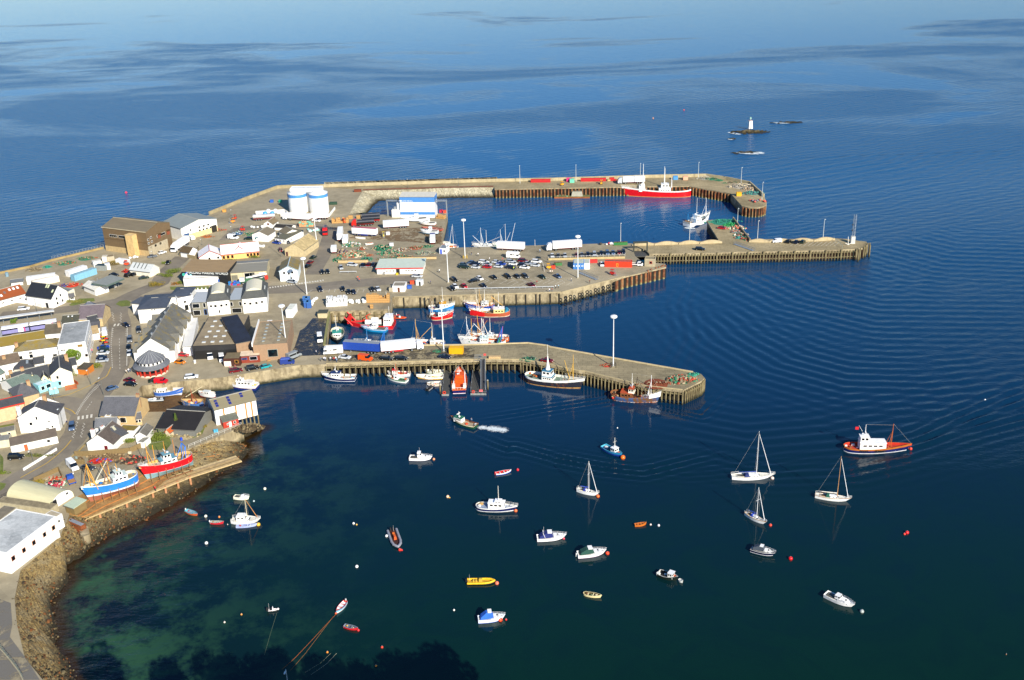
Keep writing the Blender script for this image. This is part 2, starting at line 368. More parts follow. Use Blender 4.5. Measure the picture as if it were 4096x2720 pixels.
def sea():
    x0,x1,y0,y1=-150,330,150,640; s=1.0
    xs=np.arange(x0,x1+.1,s); ys=np.arange(y0,y1+.1,s); X,Y=np.meshgrid(xs,ys); Z=np.zeros(X.shape)
    def pk(p,lam,wd,a,both=0):
        P=PL(p,0); D,S,sg=polydist(X,Y,P)
        f=np.clip(S*8,0,1)*np.clip((1-S)*5,0,1)
        return 1.9*a*f*np.cos(2*math.pi*D*sg/lam)*np.exp(-(D/wd)**2)
    Z+=pk('Z 1600 700;Z 1690 780;Z 1800 840;Z 1950 880;Z 2150 885;Z 2480 850',5.2,26,.075)
    Z+=pk('Z 1700 620;Z 1850 690;Z 2020 730;Z 2480 735',5.8,40,.06)
    Z+=pk('Z 1640 900;Z 1550 860;Z 1590 780;Z 1570 700;Z 1600 640',4.5,8,.09)
    Z+=pk('Z 2110 1015;Z 2230 960;Z 2400 890',3.4,6,.22)
    Z+=pk('Z 2060 1045;Z 2250 985;Z 2480 925',3.4,7,.17)
    Z+=pk('Z 1600 1050;Z 1780 1092;Z 1960 1085;Z 2150 1040;Z 2480 960',3.8,11,.05)
    Z+=pk('K 640 1195;K 1200 1110;K 1600 1040;L 420 1140;L 900 1060;Z 1620 960;Z 1700 880',2.6,3.8,.20)
    Z+=pk('K 540 1360;K 1050 1560;T 1700 130;U 0 250;U 500 390;U 1000 490;U 1500 540;V 200 400',2.8,4.8,.19)
    Z+=pk('T 1500 20;T 2195 240;U 500 340;U 1300 480;U 1996 560;V 600 560;V 1300 440',2.6,6,.07)
    Z+=pk('E 1040 1000;E 850 930;E 600 960;E 500 1060;E 540 1150',3.0,9,.09)
    Z+=pk('Z 1900 330;Z 2100 280;Z 2300 190;Z 2480 90',12,70,.05)
    Z+=pk('Z 2020 560;Z 2180 600;Z 2480 610',6.2,45,.06)
    Z+=pk('Z 1500 960;Z 1720 1000;Z 1900 985;Z 2150 930;Z 2480 800',5,22,.05)
    Z+=pk('Z 1640 440;Z 1850 415;Z 2050 380;Z 2300 250',9,60,.05)
    D,S,sg=polydist(X,Y,[tuple(p) for p in SHORE0])
    sh=np.exp(-D/4.5)*.75+np.exp(-D/45.0)*.48
    sh=np.clip(sh,0,1.2)
    nx,ny=len(xs),len(ys)
    v=np.stack([X.ravel(),Y.ravel(),Z.ravel()],1)
    i=np.arange((nx-1)*(ny-1)); r=i//(nx-1); c=i%(nx-1); a=r*nx+c
    f=np.stack([a,a+1,a+nx+1,a+nx],1)
    big=30000
    o=[(-big,y1),(big,y1),(big,big),(-big,big),(-big,-3000),(big,-3000),(big,y0),(-big,y0),(-big,y0),(x0,y0),(x0,y1),(-big,y1),(x1,y0),(big,y0),(big,y1),(x1,y1)]
    ov=np.array([(p[0],p[1],-.002) for p in o]); base=len(v); v=np.vstack([v,ov])
    of=np.arange(16).reshape(4,4)+base; f=np.vstack([f,of])
    me=bpy.data.meshes.new('sea'); me.vertices.add(len(v)); me.vertices.foreach_set('co',v.ravel().astype(np.float32))
    me.loops.add(f.size); me.loops.foreach_set('vertex_index',f.ravel().astype(np.int32)); me.polygons.add(len(f))
    me.polygons.foreach_set('loop_start',np.arange(0,f.size,4).astype(np.int32)); me.polygons.foreach_set('use_smooth',np.ones(len(f),bool))
    at=me.attributes.new('shallow','FLOAT','POINT'); at.data.foreach_set('value',np.concatenate([sh.ravel(),np.zeros(16)]).astype(np.float32))
    me.update(); me.validate()
    t=NT('sea_water'); P=t.co('World'); A=t.n('ShaderNodeAttribute',attribute_name='shallow').outputs['Fac']
    n=t.noise(P,.06,6,.65,1.2); n2=t.ramp(n,[(.40,0),(.56,1)])
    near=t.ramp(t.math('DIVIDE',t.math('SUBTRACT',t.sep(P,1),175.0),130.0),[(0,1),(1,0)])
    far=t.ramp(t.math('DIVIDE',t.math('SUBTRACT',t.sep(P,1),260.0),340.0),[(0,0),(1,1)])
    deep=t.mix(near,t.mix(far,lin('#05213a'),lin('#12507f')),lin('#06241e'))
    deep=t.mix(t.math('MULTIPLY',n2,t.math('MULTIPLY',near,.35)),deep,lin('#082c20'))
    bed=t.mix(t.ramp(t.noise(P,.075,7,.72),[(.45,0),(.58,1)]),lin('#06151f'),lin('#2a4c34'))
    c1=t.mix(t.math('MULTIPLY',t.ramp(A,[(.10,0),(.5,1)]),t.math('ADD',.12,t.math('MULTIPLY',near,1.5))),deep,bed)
    weed=t.mix(t.noise(P,.5,5,.8),lin('#0e0c08'),lin('#3c2a10'))
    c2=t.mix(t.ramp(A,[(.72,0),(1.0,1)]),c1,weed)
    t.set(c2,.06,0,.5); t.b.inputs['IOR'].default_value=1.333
    # calm slicks mirror the low pale sky; ruffled water mirrors higher, darker sky
    yy=t.sep(P,1); xx=t.sep(P,0)
    q=t.math('ADD',t.math('ADD',t.math('MULTIPLY',t.noise(t.map(P,(.42,1,1),(0,0,.22)),.0046,8,.6,1.3),.75),t.math('MULTIPLY',t.noise(t.map(P,(.3,1,1),(0,0,.15)),.015,6,.65,1.2),.25)),t.math('MULTIPLY',t.math('SUBTRACT',t.math('SUBTRACT',yy,t.math('MULTIPLY',xx,-.25)),860.0),.00022))
    ruf=t.ramp(q,[(.475,1),(.575,.14)])
    harb=t.ramp(t.math('DIVIDE',t.math('SUBTRACT',yy,170.0),460.0),[(0,.035),(.5,.09),(.78,.16),(.9,.7),(1,1)])
    east=t.ramp(t.math('DIVIDE',t.math('SUBTRACT',xx,60.0),120.0),[(0,0),(1,.5)]); west=t.ramp(t.math('DIVIDE',t.math('ADD',xx,70.0),-60.0),[(0,0),(.6,.8)]); nn_=t.math('GREATER_THAN',yy,260.0)
    amp=t.math('MULTIPLY',ruf,t.math('MAXIMUM',harb,t.math('MAXIMUM',t.math('MULTIPLY',east,nn_),west)))
    h=t.math('ADD',t.noise(t.map(P,(.55,1.2,1),(0,0,.25)),1.1,4,.6,.4),t.math('MULTIPLY',t.noise(t.map(P,(.35,1,1),(0,0,-.2)),.33,3,.5,.5),1.8))
    h=t.math('ADD',h,t.math('MULTIPLY',t.wave(t.map(P,(1,1,1),(0,0,R(62))),.055,'X','SIN',14,4,.35),.5))
    b=t.n('ShaderNodeBump'); b.inputs['Distance'].default_value=.36; t.l(h,b.inputs['Height']); t.l(amp,b.inputs['Strength']); t.l(b.outputs[0],t.b.inputs['Normal'])
    t.l(t.math('ADD',.03,t.math('MULTIPLY',amp,.22)),t.b.inputs['Roughness'])
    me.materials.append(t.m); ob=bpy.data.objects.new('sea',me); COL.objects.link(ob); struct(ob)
sea()
# ---------------------------------------------------------------- shores
sh=MB()
SH1=PL('_ 970 1706;_ 860 1748;_ 753 1796;_ 735 1810;_ 640 1845;_ 551 1872;_ 430 1930;_ 304 1990;_ 287 2050;_ 278 2062;_ 240 2146;_ 180 2200;_ 82 2280;_ 57 2392;_ 62 2450;_ 66 2498;_ 99 2631;_ 172 2720;_ 330 3000',G-.15)
strip(sh,SH1,SHORE0+[SHORE0[-1]+Vector((5,-40,0))],220,14,rocky('#a88f58','#604826',1.3),.22,5); struct(sh.obj('shore_rocks'))
bt=MB(); bt.add(PL('_ 500 1560;_ 500 1640',1.0)+PL('_ 1010 1710;_ 1040 1500',-.6),[(0,1,2,3)],groundmat('beach_mud','#6a4a26','#4a3418','#8c6c3c',.15)); struct(bt.obj('beach'))
rb=MB()
strip(rb,PL('C 614 492;C 700 340;C 790 192;C 1400 172;D 0 478;D 555 462',G-.1),PL('C 862 470;C 930 385;C 1010 330;C 1400 322;D 0 606;D 560 604',-.2),150,8,rocky('#d2caae','#8f866c',1.1),.35,1,True)
strip(rb,[p+Vector((0,1.2,2.0)) for p in PL('C 300 140;C 1000 118;C 2195 84;D 590 390',G)],[p+Vector((0,9,-5.8)) for p in PL('C 300 152;C 1000 108;C 2195 72;D 590 386',G)],150,6,rocky('#dcd4bc','#a09880',1.1),.5,1,True)
tag(rb.obj('rock_armour'),None,None,None,'structure')
def rocks(name,label,centre,n,sx,sy,sz,grp=None,seed=1):
    random.seed(seed); m=MB(); mat=rocky('#a8935c','#5c4a2a',.8)
    for _ in range(n):
        a=random.random()*6.28; r=random.random()**.6; x=r*math.cos(a)*sx; y=r*math.sin(a)*sy; s=random.uniform(.8,2.2)*(1-r*.4)
        vs=[];
        for k in range(7):
            q=k/7*6.28
            for zz,rr in ((-1,1.1),(.5*(1-r*.8),.8)): vs.append((x+s*rr*math.cos(q)*random.uniform(.7,1.2)*1.3,y+s*rr*math.sin(q)*random.uniform(.7,1.2),zz*s*sz*random.uniform(.7,1.1)))
        vs.append((x,y,s*sz*(1-r*.6)))
        m.add(vs,[(2*k,2*((k+1)%7),2*((k+1)%7)+1,2*k+1) for k in range(7)]+[(2*k+1,2*((k+1)%7)+1,14) for k in range(7)],mat)
    o=m.obj(name,None,centre); tag(o,label,'rock islet',grp); return o
rocks('rock_islet','low brown rock islet carrying the small white lighthouse',w('X',820,720,0),90,15,6.5,1.0,None,3)
rocks('rock_islet','dark rocks awash to the right of the lighthouse islet',w('X',1640,505,0),46,12,4,.6,None,4)
rocks('rock_islet','dark rocks awash with white surf below the lighthouse islet',w('X',720,1180,0),30,9,4,.6,None,5)
rocks('rock_islet','tiny cluster of rocks with surf left of the lighthouse islet',w('X',420,870,0),8,3,1.5,.5,None,6)
def foam(name,label,pts,rows,dens=.5,sc=1.6):
    """patch of broken white water lying on the sea: pts is a centre line, rows its half widths"""
    t=NT('foam'); P=t.co('World'); E_=t.n('ShaderNodeAttribute',attribute_name='edge').outputs['Fac']
    q=t.math('ADD',t.noise(t.map(P,(.7,1.2,1)),sc,8,.8,1.0),t.math('MULTIPLY',t.math('SUBTRACT',E_,.6),.55))
    a=t.ramp(q,[(.62-dens*.16,0),(.74-dens*.10,.9)]); t.set(lin('#e6eeee'),.7)
    tr=t.n('ShaderNodeBsdfTransparent'); mx=t.n('ShaderNodeMixShader'); t.l(a,mx.inputs[0]); t.l(tr.outputs[0],mx.inputs[1]); t.l(t.b.outputs[0],mx.inputs[2]); t.l(mx.outputs[0],t.out.inputs[0])
    m=MB(); vs=[]; ed=[]; q_=resamp(pts,25); n=25; K=9; rw=[rows[min(len(rows)-2,int(i/24.01*(len(rows)-1)))]*(1-(i/24*(len(rows)-1))%1)+rows[min(len(rows)-1,int(i/24.01*(len(rows)-1))+1)]*((i/24*(len(rows)-1))%1) for i in range(25)]
    for i,p in enumerate(q_):
        d=(q_[min(n-1,i+1)]-q_[max(0,i-1)]).normalized(); nn=Vector((-d.y,d.x,0))*max(.4,rw[i])*1.3; ef=min(1,i/4,(n-1-i)/5)
        for k in range(K): u=k/(K-1)*2-1; vs.append((p.x+nn.x*u,p.y+nn.y*u,.17)); ed.append(max(0,(1-abs(u)**1.5))*ef)
    m.add(vs,[(K*i+k,K*i+k+1,K*i+K+k+1,K*i+K+k) for i in range(n-1) for k in range(K-1)],t.m); o=m.obj(name)
    at=o.data.attributes.new('edge','FLOAT','POINT'); at.data.foreach_set('value',ed); tag(o,label,'sea foam',None,'stuff')
foam('wake_foam','white churned wake behind the small green fishing boat',PL('K 600 1285;K 740 1292;K 900 1310;K 1120 1345',0),[1.4,2.6,3.2,1.6],.55)
foam('wake_foam','white foam at the stern of the white trawler leaving harbour',PL('E 1040 975;E 1120 985;E 1230 990',0),[1.2,2.0,1.0],.85)
foam('surf','white surf breaking over the rocks below the lighthouse',PL('X 420 1165;X 700 1200;X 950 1200;X 1280 1165',0),[1,3,6,1],.8,.5)
foam('surf','white surf at the left end of the lighthouse islet',PL('X 300 720;X 400 735;X 540 765;X 700 778',0),[1.5,3.5,2.5,1],.8,.6)
foam('surf','surf on the awash rocks right of the lighthouse',PL('X 1300 490;X 1450 520;X 1650 525;X 1850 490',0),[1,2.5,2.5,1],.6,.6)
foam('surf','surf round the tiny rocks left of the lighthouse',PL('X 320 865;X 400 890;X 480 850',0),[1,2.5,1],.8,.6)
# ---------------------------------------------------------------- piers
DECK=groundmat('pier_concrete','#b3a17a','#92835f','#c6b48c',.06,.45,True)
def pier(name,label,poly,base_off=None,z=G+.02,slab=1.0,core=None,deckmat=None,cmat=None):
    t=thing(name,label,'pier'); d=MB()
    if core is None: d.prism(poly,-3,z,quay(),deckmat or DECK); d.obj('deck',t)
    else:
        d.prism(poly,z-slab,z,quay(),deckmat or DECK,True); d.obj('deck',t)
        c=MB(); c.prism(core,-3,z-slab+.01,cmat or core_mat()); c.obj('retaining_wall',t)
    return t
def core_mat(): return MC.setdefault('core',C('#3c2618',.9,.45,.7,0,.7))  # dark brown paints in the shade of the recess below the deck slab
def piles(t,pts,n,r=.24,z0=-3,z1=4.7,off=-.45,mat=None,square=True,beam=True,every=0,tall=0):
    mat=mat or pilemat(); q=resamp(pts,n); a,b=Vector(pts[0]),Vector(pts[-1])
    pr=None
    for i,p in enumerate(q):
        if pr is None:
            m=MB(); (m.box(-r,-r,z0,r,r,z1,mat) if square else m.cyl((0,0,z0),(0,0,z1),r,r,8,mat)); pr=m.obj('pile',t,(p.x,p.y+off,0))
        else:
            c=pr.copy(); COL.objects.link(c); c.parent=t; c.location=(p.x,p.y+off,0)
            if every and i%every==0: c.scale=(1.7,1.7,tall)
    if beam:
        for zz in beam if isinstance(beam,tuple) else (3.55,): m=MB(); wallrun(m,[Vector((p.x,p.y+off+.1,0)) for p in q],.35,.3,zz,mat); m.obj('waling_beam',t)
def sheetpile(t,pts,mat=None,pitch=1.9,dep=.75,name='sheet_piling'):
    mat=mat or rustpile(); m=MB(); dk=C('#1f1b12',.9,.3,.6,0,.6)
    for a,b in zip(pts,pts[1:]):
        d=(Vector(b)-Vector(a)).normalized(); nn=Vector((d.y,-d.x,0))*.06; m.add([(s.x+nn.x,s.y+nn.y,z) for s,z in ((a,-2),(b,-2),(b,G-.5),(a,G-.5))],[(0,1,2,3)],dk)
        L=(Vector(b)-Vector(a)).length; n=max(1,int(L/pitch)); d=(Vector(b)-Vector(a)).normalized(); nn=Vector((d.y,-d.x,0))
        for i in range(n):
            p=Vector(a)+d*(i+.2)*L/n; q=p+d*L/n*.42
            vs=[(s.x+o.x,s.y+o.y,zz) for zz in (-2,G-.45) for s,o in ((p,nn*.02),(q,nn*.02),(q-d*.12,nn*dep),(p+d*.12,nn*dep))]
            m.add(vs,[(0,4,7,3),(3,7,6,2),(2,6,5,1),(4,5,6,7)],mat)
    return m.obj(name,t)
OUT=PL('C 300 152;D 0 383;D 590 386;D 2100 356;E 600 345;E 1330 332;E 1600 372;E 1880 430;E 1990 510;E 2062 590;E 2092 655;E 2080 690;E 2040 712;E 1980 724;E 1860 722;E 1780 702;E 1640 546;E 1120 452;E 240 463;D 560 492;D 552 462;D 0 470;C 2195 152;C 1400 172;C 790 188')
op=pier('breakwater_pier','long bent outer breakwater pier sheltering the inner basin',OUT)
m=MB(); wallrun(m,PL('C 300 152;C 1000 128;C 2195 90;D 590 397;D 1300 384;D 2100 360;E 600 348;E 1330 334;E 1600 374;E 1880 433;E 2055 590'),1.7,.6,G,C('#b3a582',.9,.2,.3,0,.5)); m.obj('parapet',op)
m=MB(); wallrun(m,PL('C 795 192;C 1400 174;D 0 473;D 545 463'),.7,.4,G,C('#6d4a3a',.9,.3,.5)); m.obj('kerb_wall',op)
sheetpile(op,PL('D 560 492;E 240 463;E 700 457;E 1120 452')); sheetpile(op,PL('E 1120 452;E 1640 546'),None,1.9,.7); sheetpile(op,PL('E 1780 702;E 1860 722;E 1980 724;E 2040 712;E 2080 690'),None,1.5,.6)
FP=PL('E 400 1175;E 1492 1135;E 1335 885;E 1400 876;E 1665 871;E 1880 1145;F 320 494;F 1110 486;F 1370 478;F 1540 490;F 1690 514;F 1775 522;F 1788 560;F 1755 592;F 1650 613;F 1330 628;F 0 657;E 1500 1290;E 620 1303;E 560 1245;E 410 1243')
FC=PL('E 430 1185;E 1500 1143;E 1345 893;E 1400 884;E 1660 878;E 1870 1150;F 330 502;F 1370 486;F 1540 497;F 1690 520;F 1765 528;F 1772 560;F 1740 588;F 1650 606')+[p+Vector((0,2.6,0)) for p in PL('F 1330 628;F 0 657;E 1500 1290;E 660 1303')]
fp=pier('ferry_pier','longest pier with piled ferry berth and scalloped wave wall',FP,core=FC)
piles(fp,PL('E 690 1303;F 0 657;F 1330 628;F 1650 613'),66,.2,-3,4.6,-.5,None,True,(3.7,1.5),5,1.12)
pr=MB()
for p in PL('F 1680 640;F 1700 620;F 1745 600;F 1790 560;F 1815 560;F 1820 585;F 1770 585'): pr.cyl((p.x,p.y,-3),(p.x,p.y,G+.8),.35,.35,8,pilemat())
pr.obj('dolphin_piles',fp)
def scallop(a,b,n=10,h0=.7,h1=1.7):
    m=MB(); a=Vector(a); b=Vector(b); d=(b-a); nn=Vector((-d.y,d.x,0)).normalized()*.35; vs=[]
    for i in range(n+1):
        p=a+d*i/n; hh=h0+(h1-h0)*math.sin(math.pi*i/n)
        for o,z in ((nn,0),(nn,hh),(-nn,hh),(-nn,0)): vs.append((p.x+o.x,p.y+o.y,G+z))
    m.add(vs,[(4*i+k,4*i+k+1,4*i+k+5,4*i+k+4) for i in range(n) for k in range(3)]+[(3,2,1,0),(4*n,4*n+1,4*n+2,4*n+3)],C('#b9a884',.9,.15,.4,0,.4)); m.obj('wave_wall',fp)
for a,b in (('E 405 1202','E 678 1192'),('E 682 1195','E 978 1182'),('E 985 1185','E 1248 1172'),('E 1252 1176','E 1530 1165'),('F 300 528','F 548 532'),('F 552 532','F 828 522'),('F 832 522','F 1108 518'),('F 1114 520','F 1375 500')):
    scallop(PL(a)[0],PL(b)[0])
m=MB(); wallrun(m,PL('E 1340 893;E 1490 1140'),.5,.4,G,quay()); wallrun(m,PL('E 1668 876;E 1770 1010;E 1880 1150'),1.5,.5,G,quay()); m.obj('parapet',fp)
MPN=PL('I 312 1042;I 1500 1037;I 2195 1030;_ 2112 1371.5;J 1200 1352;L 0 430;L 600 536;L 1790 745')
MPS=PL('L 1665 977;L 1200 926;L 440 743;K 1930 580;K 1480 480;K 1200 438;K 700 435;K 0 458;I 720 1266;I 325 1276')
MP=MPN+PL('L 1895 772;L 1938 818;L 1900 860')+MPS
mp=pier('fish_pier','middle concrete fishing pier on timber piles with bent end',MP,core=[p+Vector((0,-.4,0)) for p in MPN]+PL('L 1860 790;L 1880 830;L 1850 850')+[p+Vector((0,2.4,0)) for p in MPS],deckmat=groundmat('pier_asphalt','#a39473','#857a5e','#b8a983',.07,.5,True),cmat=C('#2a2418',.9,.3,.6,0,.6))  # near-black core colour stands in for the shade behind the piles
piles(mp,PL('I 325 1276;I 720 1266;K 0 458;K 700 435;K 1200 438'),34,.2,-3,4.4,-.45)
piles(mp,PL('K 1230 444;K 1480 480;K 1930 580;L 440 743;L 1200 926;L 1665 977'),44,.2,-3,4.4,-.45)
piles(mp,PL('L 1700 965;L 1900 870;L 1938 818'),12,.3,-3,4.7,-.3,None,False)
m=MB(); wallrun(m,[p+Vector((0,-.3,0)) for p in MPN],.35,.5,G,C('#c4b389',.9,.15,.5)); wallrun(m,[p+Vector((0,.3,0)) for p in MPS],.28,.4,G,C('#b5a47c',.9,.15,.5)); m.obj('kerb',mp)
# inner dock walls and car quay trim
qt=thing('quay_wall','concrete edge of the car quay with timber fender posts','quay wall')
m=MB(); wallrun(m,[p+Vector((0,.35,0)) for p in PL('I 1175 440;J 680 712;J 1400 690;J 2195 492')],.3,.5,G,C('#a99a78',.9,.2,.4)); m.obj('kerb',qt)
for q in ('I 1300 432;I 1510 430;I 1565 430;I 1700 430;I 1900 430;J 15 712;J 145 712;J 260 712;J 390 712;J 540 712;J 680 712;J 830 707;J 950 704;J 1080 701;J 1130 700;J 1260 696;J 1370 692').split(';'):
    p=PL(q)[0]; m=MB(); m.box(-.22,-.28,-2.5,.22,.1,G-.3,C('#2e2a22',.9)); m.obj('fender_post',qt,(p.x,p.y-.1,0))
it=thing('dock_wall','weedy timber-faced wall round the small inner dock','quay wall')
m=MB(); wallrun(m,[p+Vector((.0,.25,0)) for p in PL('I 1130 596;I 380 620')],.25,.6,G,quay()); wallrun(m,[p+Vector((-.4,0,0)) for p in PL('I 380 620;I 318 1040')],.3,.9,G,planks('#8d8a55')); m.obj('coping',it)
piles(it,PL('I 1120 592;I 400 616'),9,.3,-3,4.5,-.4,None,True,(3.0,))
# landing pile cluster at the corner of the car quay
cl=thing('fender_piles','rusty orange steel fender piles at the car quay corner','mooring piles')
for q in 'E 700 1480;E 735 1470;E 770 1460;E 790 1450;E 820 1455;E 640 1500;E 600 1515'.split(';'):
    p=PL(q)[0]; m=MB(); m.cyl((0,0,-3),(0,0,G+.6),.28,.28,8,rust('#b0552a')); m.obj('pile',cl,(p.x,p.y-.6,0))
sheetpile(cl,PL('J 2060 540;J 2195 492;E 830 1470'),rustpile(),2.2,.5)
sw=MB(); wallrun(sw,PL('B 745 498;B 1160 330;B 1600 168;B 1700 163;C 300 152'),1.7,.7,G,C('#a09270',.9,.2,.3,0,.5)); wallrun(sw,PL('_ -700 1213;A 0 768;A 380 688;A 640 610;A 1300 452'),.9,.6,G,C('#9a8558',.9,.3,.2)); tag(sw.obj('sea_wall'),'low tan sea wall running along the open shore behind the silos','wall')
# ---------------------------------------------------------------- roads and markings
ROAD=groundmat('road_asphalt','#8a8070','#7a7163','#9c917c',.05,.4); RD=MB()
def road(s,wd,z=G+.008): ribbon(RD,resamp(PL(s),24),wd,ROAD,z)
road('O 0 560;M 100 1640;M 420 1430;M 700 1270;M 960 1060;M 1130 850;M 1180 700;M 1250 540;M 1390 330;M 1560 130;G 1690 1000;G 1740 850;G 1745 600;G 1750 350;G 1690 180;A 1500 1150',8.5)
road('M 560 330;M 800 380;M 1000 400;M 1180 500;M 1240 560',8,G+.012)
road('A 0 1290;A 600 1240;A 1200 1170;A 1500 1110;A 1750 990;A 2000 900;B 180 1240;B 420 1020',8,G+.016)
road('H 80 330;H 900 210;I 0 330;I 600 270;I 1100 230;I 1500 200',10,G+.02)
road('C 150 1250;C 300 1000;C 390 700;C 250 640;B 1500 640;B 1100 680;B 950 820',7,G+.024)
struct(RD.obj('road'))
LM=MB(); YL=C('#c9a23c',.8,.1,2); WL=C('#d8d2c2',.8,.15,2)
zl=G+.04
def line(s,wd=.18,mat=None,dash=None,z=zl): ribbon(LM,resamp(PL(s),16) if not dash else PL(s),wd,mat or WL,z,dash)
line('M 740 340;M 1000 290;M 1300 160;G 1560 1110;G 1620 980',.3,YL); line('M 800 458;M 950 480;M 1050 520;M 1100 570',.3,YL,z=zl+.004)
line('M 1040 950;M 960 1050;M 820 1180;M 680 1290;M 300 1500',.28,YL,z=zl+.008); line('M 1270 980;M 1170 1090;M 1040 1200',.28,YL)
line('G 1640 990;G 1620 640;G 1640 400',.22,WL,2.0); line('G 1850 960;G 1855 640;G 1860 400',.22,WL)
line('M 1440 130;M 1300 270;M 1180 440;M 1100 580',.3,WL,.9); line('M 1460 140;M 1320 280;M 1200 440;M 1120 590',.3,WL,.9,zl+.004)
line('M 1340 390;M 1240 530',.18,WL,1.6); line('G 1750 1010;G 1740 540',.15,WL,3.0)
def zig(s,n):
    p=resamp(PL(s),n); q=[p[i]+Vector(((.35 if i%2 else -.35),0,0)) for i in range(n)]; ribbon(LM,q,.16,WL,zl)
zig('G 1640 180;G 1660 310',8); zig('G 1645 405;G 1635 540',10); zig('G 1765 185;G 1760 320',8); zig('G 1850 410;G 1845 530',10); zig('M 1130 680;M 1060 920',12); zig('M 1230 700;M 1180 910',10)
def zebra(a,b,n,L=2.6):
    a,b=PL(a)[0],PL(b)[0]; d=(b-a)/n; nn=Vector((-d.y,d.x,0)).normalized()*L/2
    for i in range(n):
        p=a+d*i; q=p+d*.5; LM.add([(s.x,s.y,zl+.008) for s in (p-nn,q-nn,q+nn,p+nn)],[(0,1,2,3)],WL)
zebra('G 1660 368','G 1870 350',4); zebra('M 1130 632','M 1380 592',4); zebra('B 1465 1420','B 2195 1318',22,1.6)
for s in 'J 110 520;J 260 505;J 400 500;J 620 500;J 760 520;J 900 525;J 1060 500;J 1220 500;J 1340 520'.split(';'):
    p=PL(s)[0]
    for k in (0,3.2): ribbon(LM,[p+Vector((k,0,0)),p+Vector((k+3.2,-4.2,0))],.14,WL,zl); ribbon(LM,[p+Vector((k+3.2,-4.4,0)),p+Vector((k,-8.4,0))],.14,WL,zl)
for x in range(285,1060,72): line('I %d 375;I %d 335'%(x,x+16),.14)
line('I 100 385;I 160 335;I 1020 330',.14); line('I 1920 365;J 1300 636',.14)
for x in range(820,1400,55): line('F %d 575;F %d 525'%(x,x+75),.14)
line('C 0 1360;C 300 1330',.5,WL,1.6)
struct(LM.obj('road_marking'))
gr=MB(); GR=groundmat('verge_grass','#6f7a30','#55662a','#93904a',.2,.5)
for s in ('M 0 740;M 200 705;M 235 790;M 0 795','M 0 1150;M 50 1210;M 45 1420;M 0 1440','O 0 290;O 90 310;O 60 370;O 0 415','A 1450 1150;A 1500 1110;A 1590 1100;A 1640 1120;A 1630 1170;A 1520 1180','B 250 1400;B 420 1400;B 740 1395;B 740 1440;B 500 1455;B 260 1440','N 330 1190;N 430 1020;N 620 1010;N 680 1180;N 600 1280;N 360 1270','N 830 1110;N 1000 1100;N 1130 1040;N 1170 940;N 1110 900;N 1020 1020;N 850 1000','A 860 1160;A 1000 1080;A 1180 1075;A 1190 1110;A 900 1170'):
    gr.prism(PL(s),G-.2,G+.03,GR)
struct(gr.obj('grass'))
# dark slope of the near headland, just below the picture, whose trees shade the water
hd=MB(); HP=[(-260,60),(-175,118),(-150,150),(-118,162),(-96,172),(-70,163),(-40,168),(0,160),(40,158),(80,150),(120,140),(200,120),(260,60)]

def stain(name,label,poly,col,rough,dens=.5,z=G+.05,sc=.5):
    t=NT('wet_stain'); P=t.co('World'); a=t.ramp(t.noise(P,sc,6,.7,.6),[(.56-dens*.3,0),(.66-dens*.25,.8)]); t.set(lin(col),rough)
    tr=t.n('ShaderNodeBsdfTransparent'); mx=t.n('ShaderNodeMixShader'); t.l(a,mx.inputs[0]); t.l(tr.outputs[0],mx.inputs[1]); t.l(t.b.outputs[0],mx.inputs[2]); t.l(mx.outputs[0],t.out.inputs[0])
    m=MB(); q=PL(poly); m.add([(p.x,p.y,z) for p in q],[tuple(range(len(q)))],t.m); struct(m.obj(name))
stain('wet_ground','',"I 320 1160;I 0 1175;H 2000 1140;H 2130 900;H 2195 700;I 60 820;I 160 700;I 330 700;I 345 900",'#23262e',.35,.75)
stain('oil_stains','',"I 2190 1190;I 360 1250;I 340 1180;I 2190 1060",'#4a4438',.7,.35)
stain('oil_stains','',"C 1780 870;C 600 790;C 900 700;C 1780 640",'#7a6244',.85,.4,G+.045,.3)
stain('oil_stains','',"C 300 680;C 160 640;C 480 660;C 480 690",'#2a2a2a',.4,.9)

stain('gravel_track','',"Q -100 560;Q 130 640;Q 150 900;Q 120 1050;Q 330 1330;Q 480 1568;Q -100 1568",'#77736c',.9,.6,G+.05,.25)
stain('gravel_track','',"O 0 560;O 100 470;O 600 200;O 640 130;O 560 180;O 0 480",'#6e675c',.9,.7,G+.055,.3)
ZM=MB(); ribbon(ZM,resamp(PL('Q -60 1130;Q 90 1290;Q 250 1500;Q 300 1640'),8),.25,C('#a39a80',.9),G+.1); struct(ZM.obj('kerb'))
ft=thing('post_fence','thin grey post fence along the shore road at the lower left','fence'); q_=resamp(PL('Q 10 1180;Q 90 1290;Q 190 1400;Q 290 1568'),12); m=MB()
for a,b in zip(q_,q_[1:]): m.cyl(a,a+Vector((0,0,1.2)),.05,.05,5,C('#5a6a60')); m.cyl(a+Vector((0,0,1.15)),b+Vector((0,0,1.15)),.03,.03,4,C('#8a8a80')); m.cyl(a+Vector((0,0,.6)),b+Vector((0,0,.6)),.03,.03,4,C('#8a8a80'))
m.obj('rail',ft)
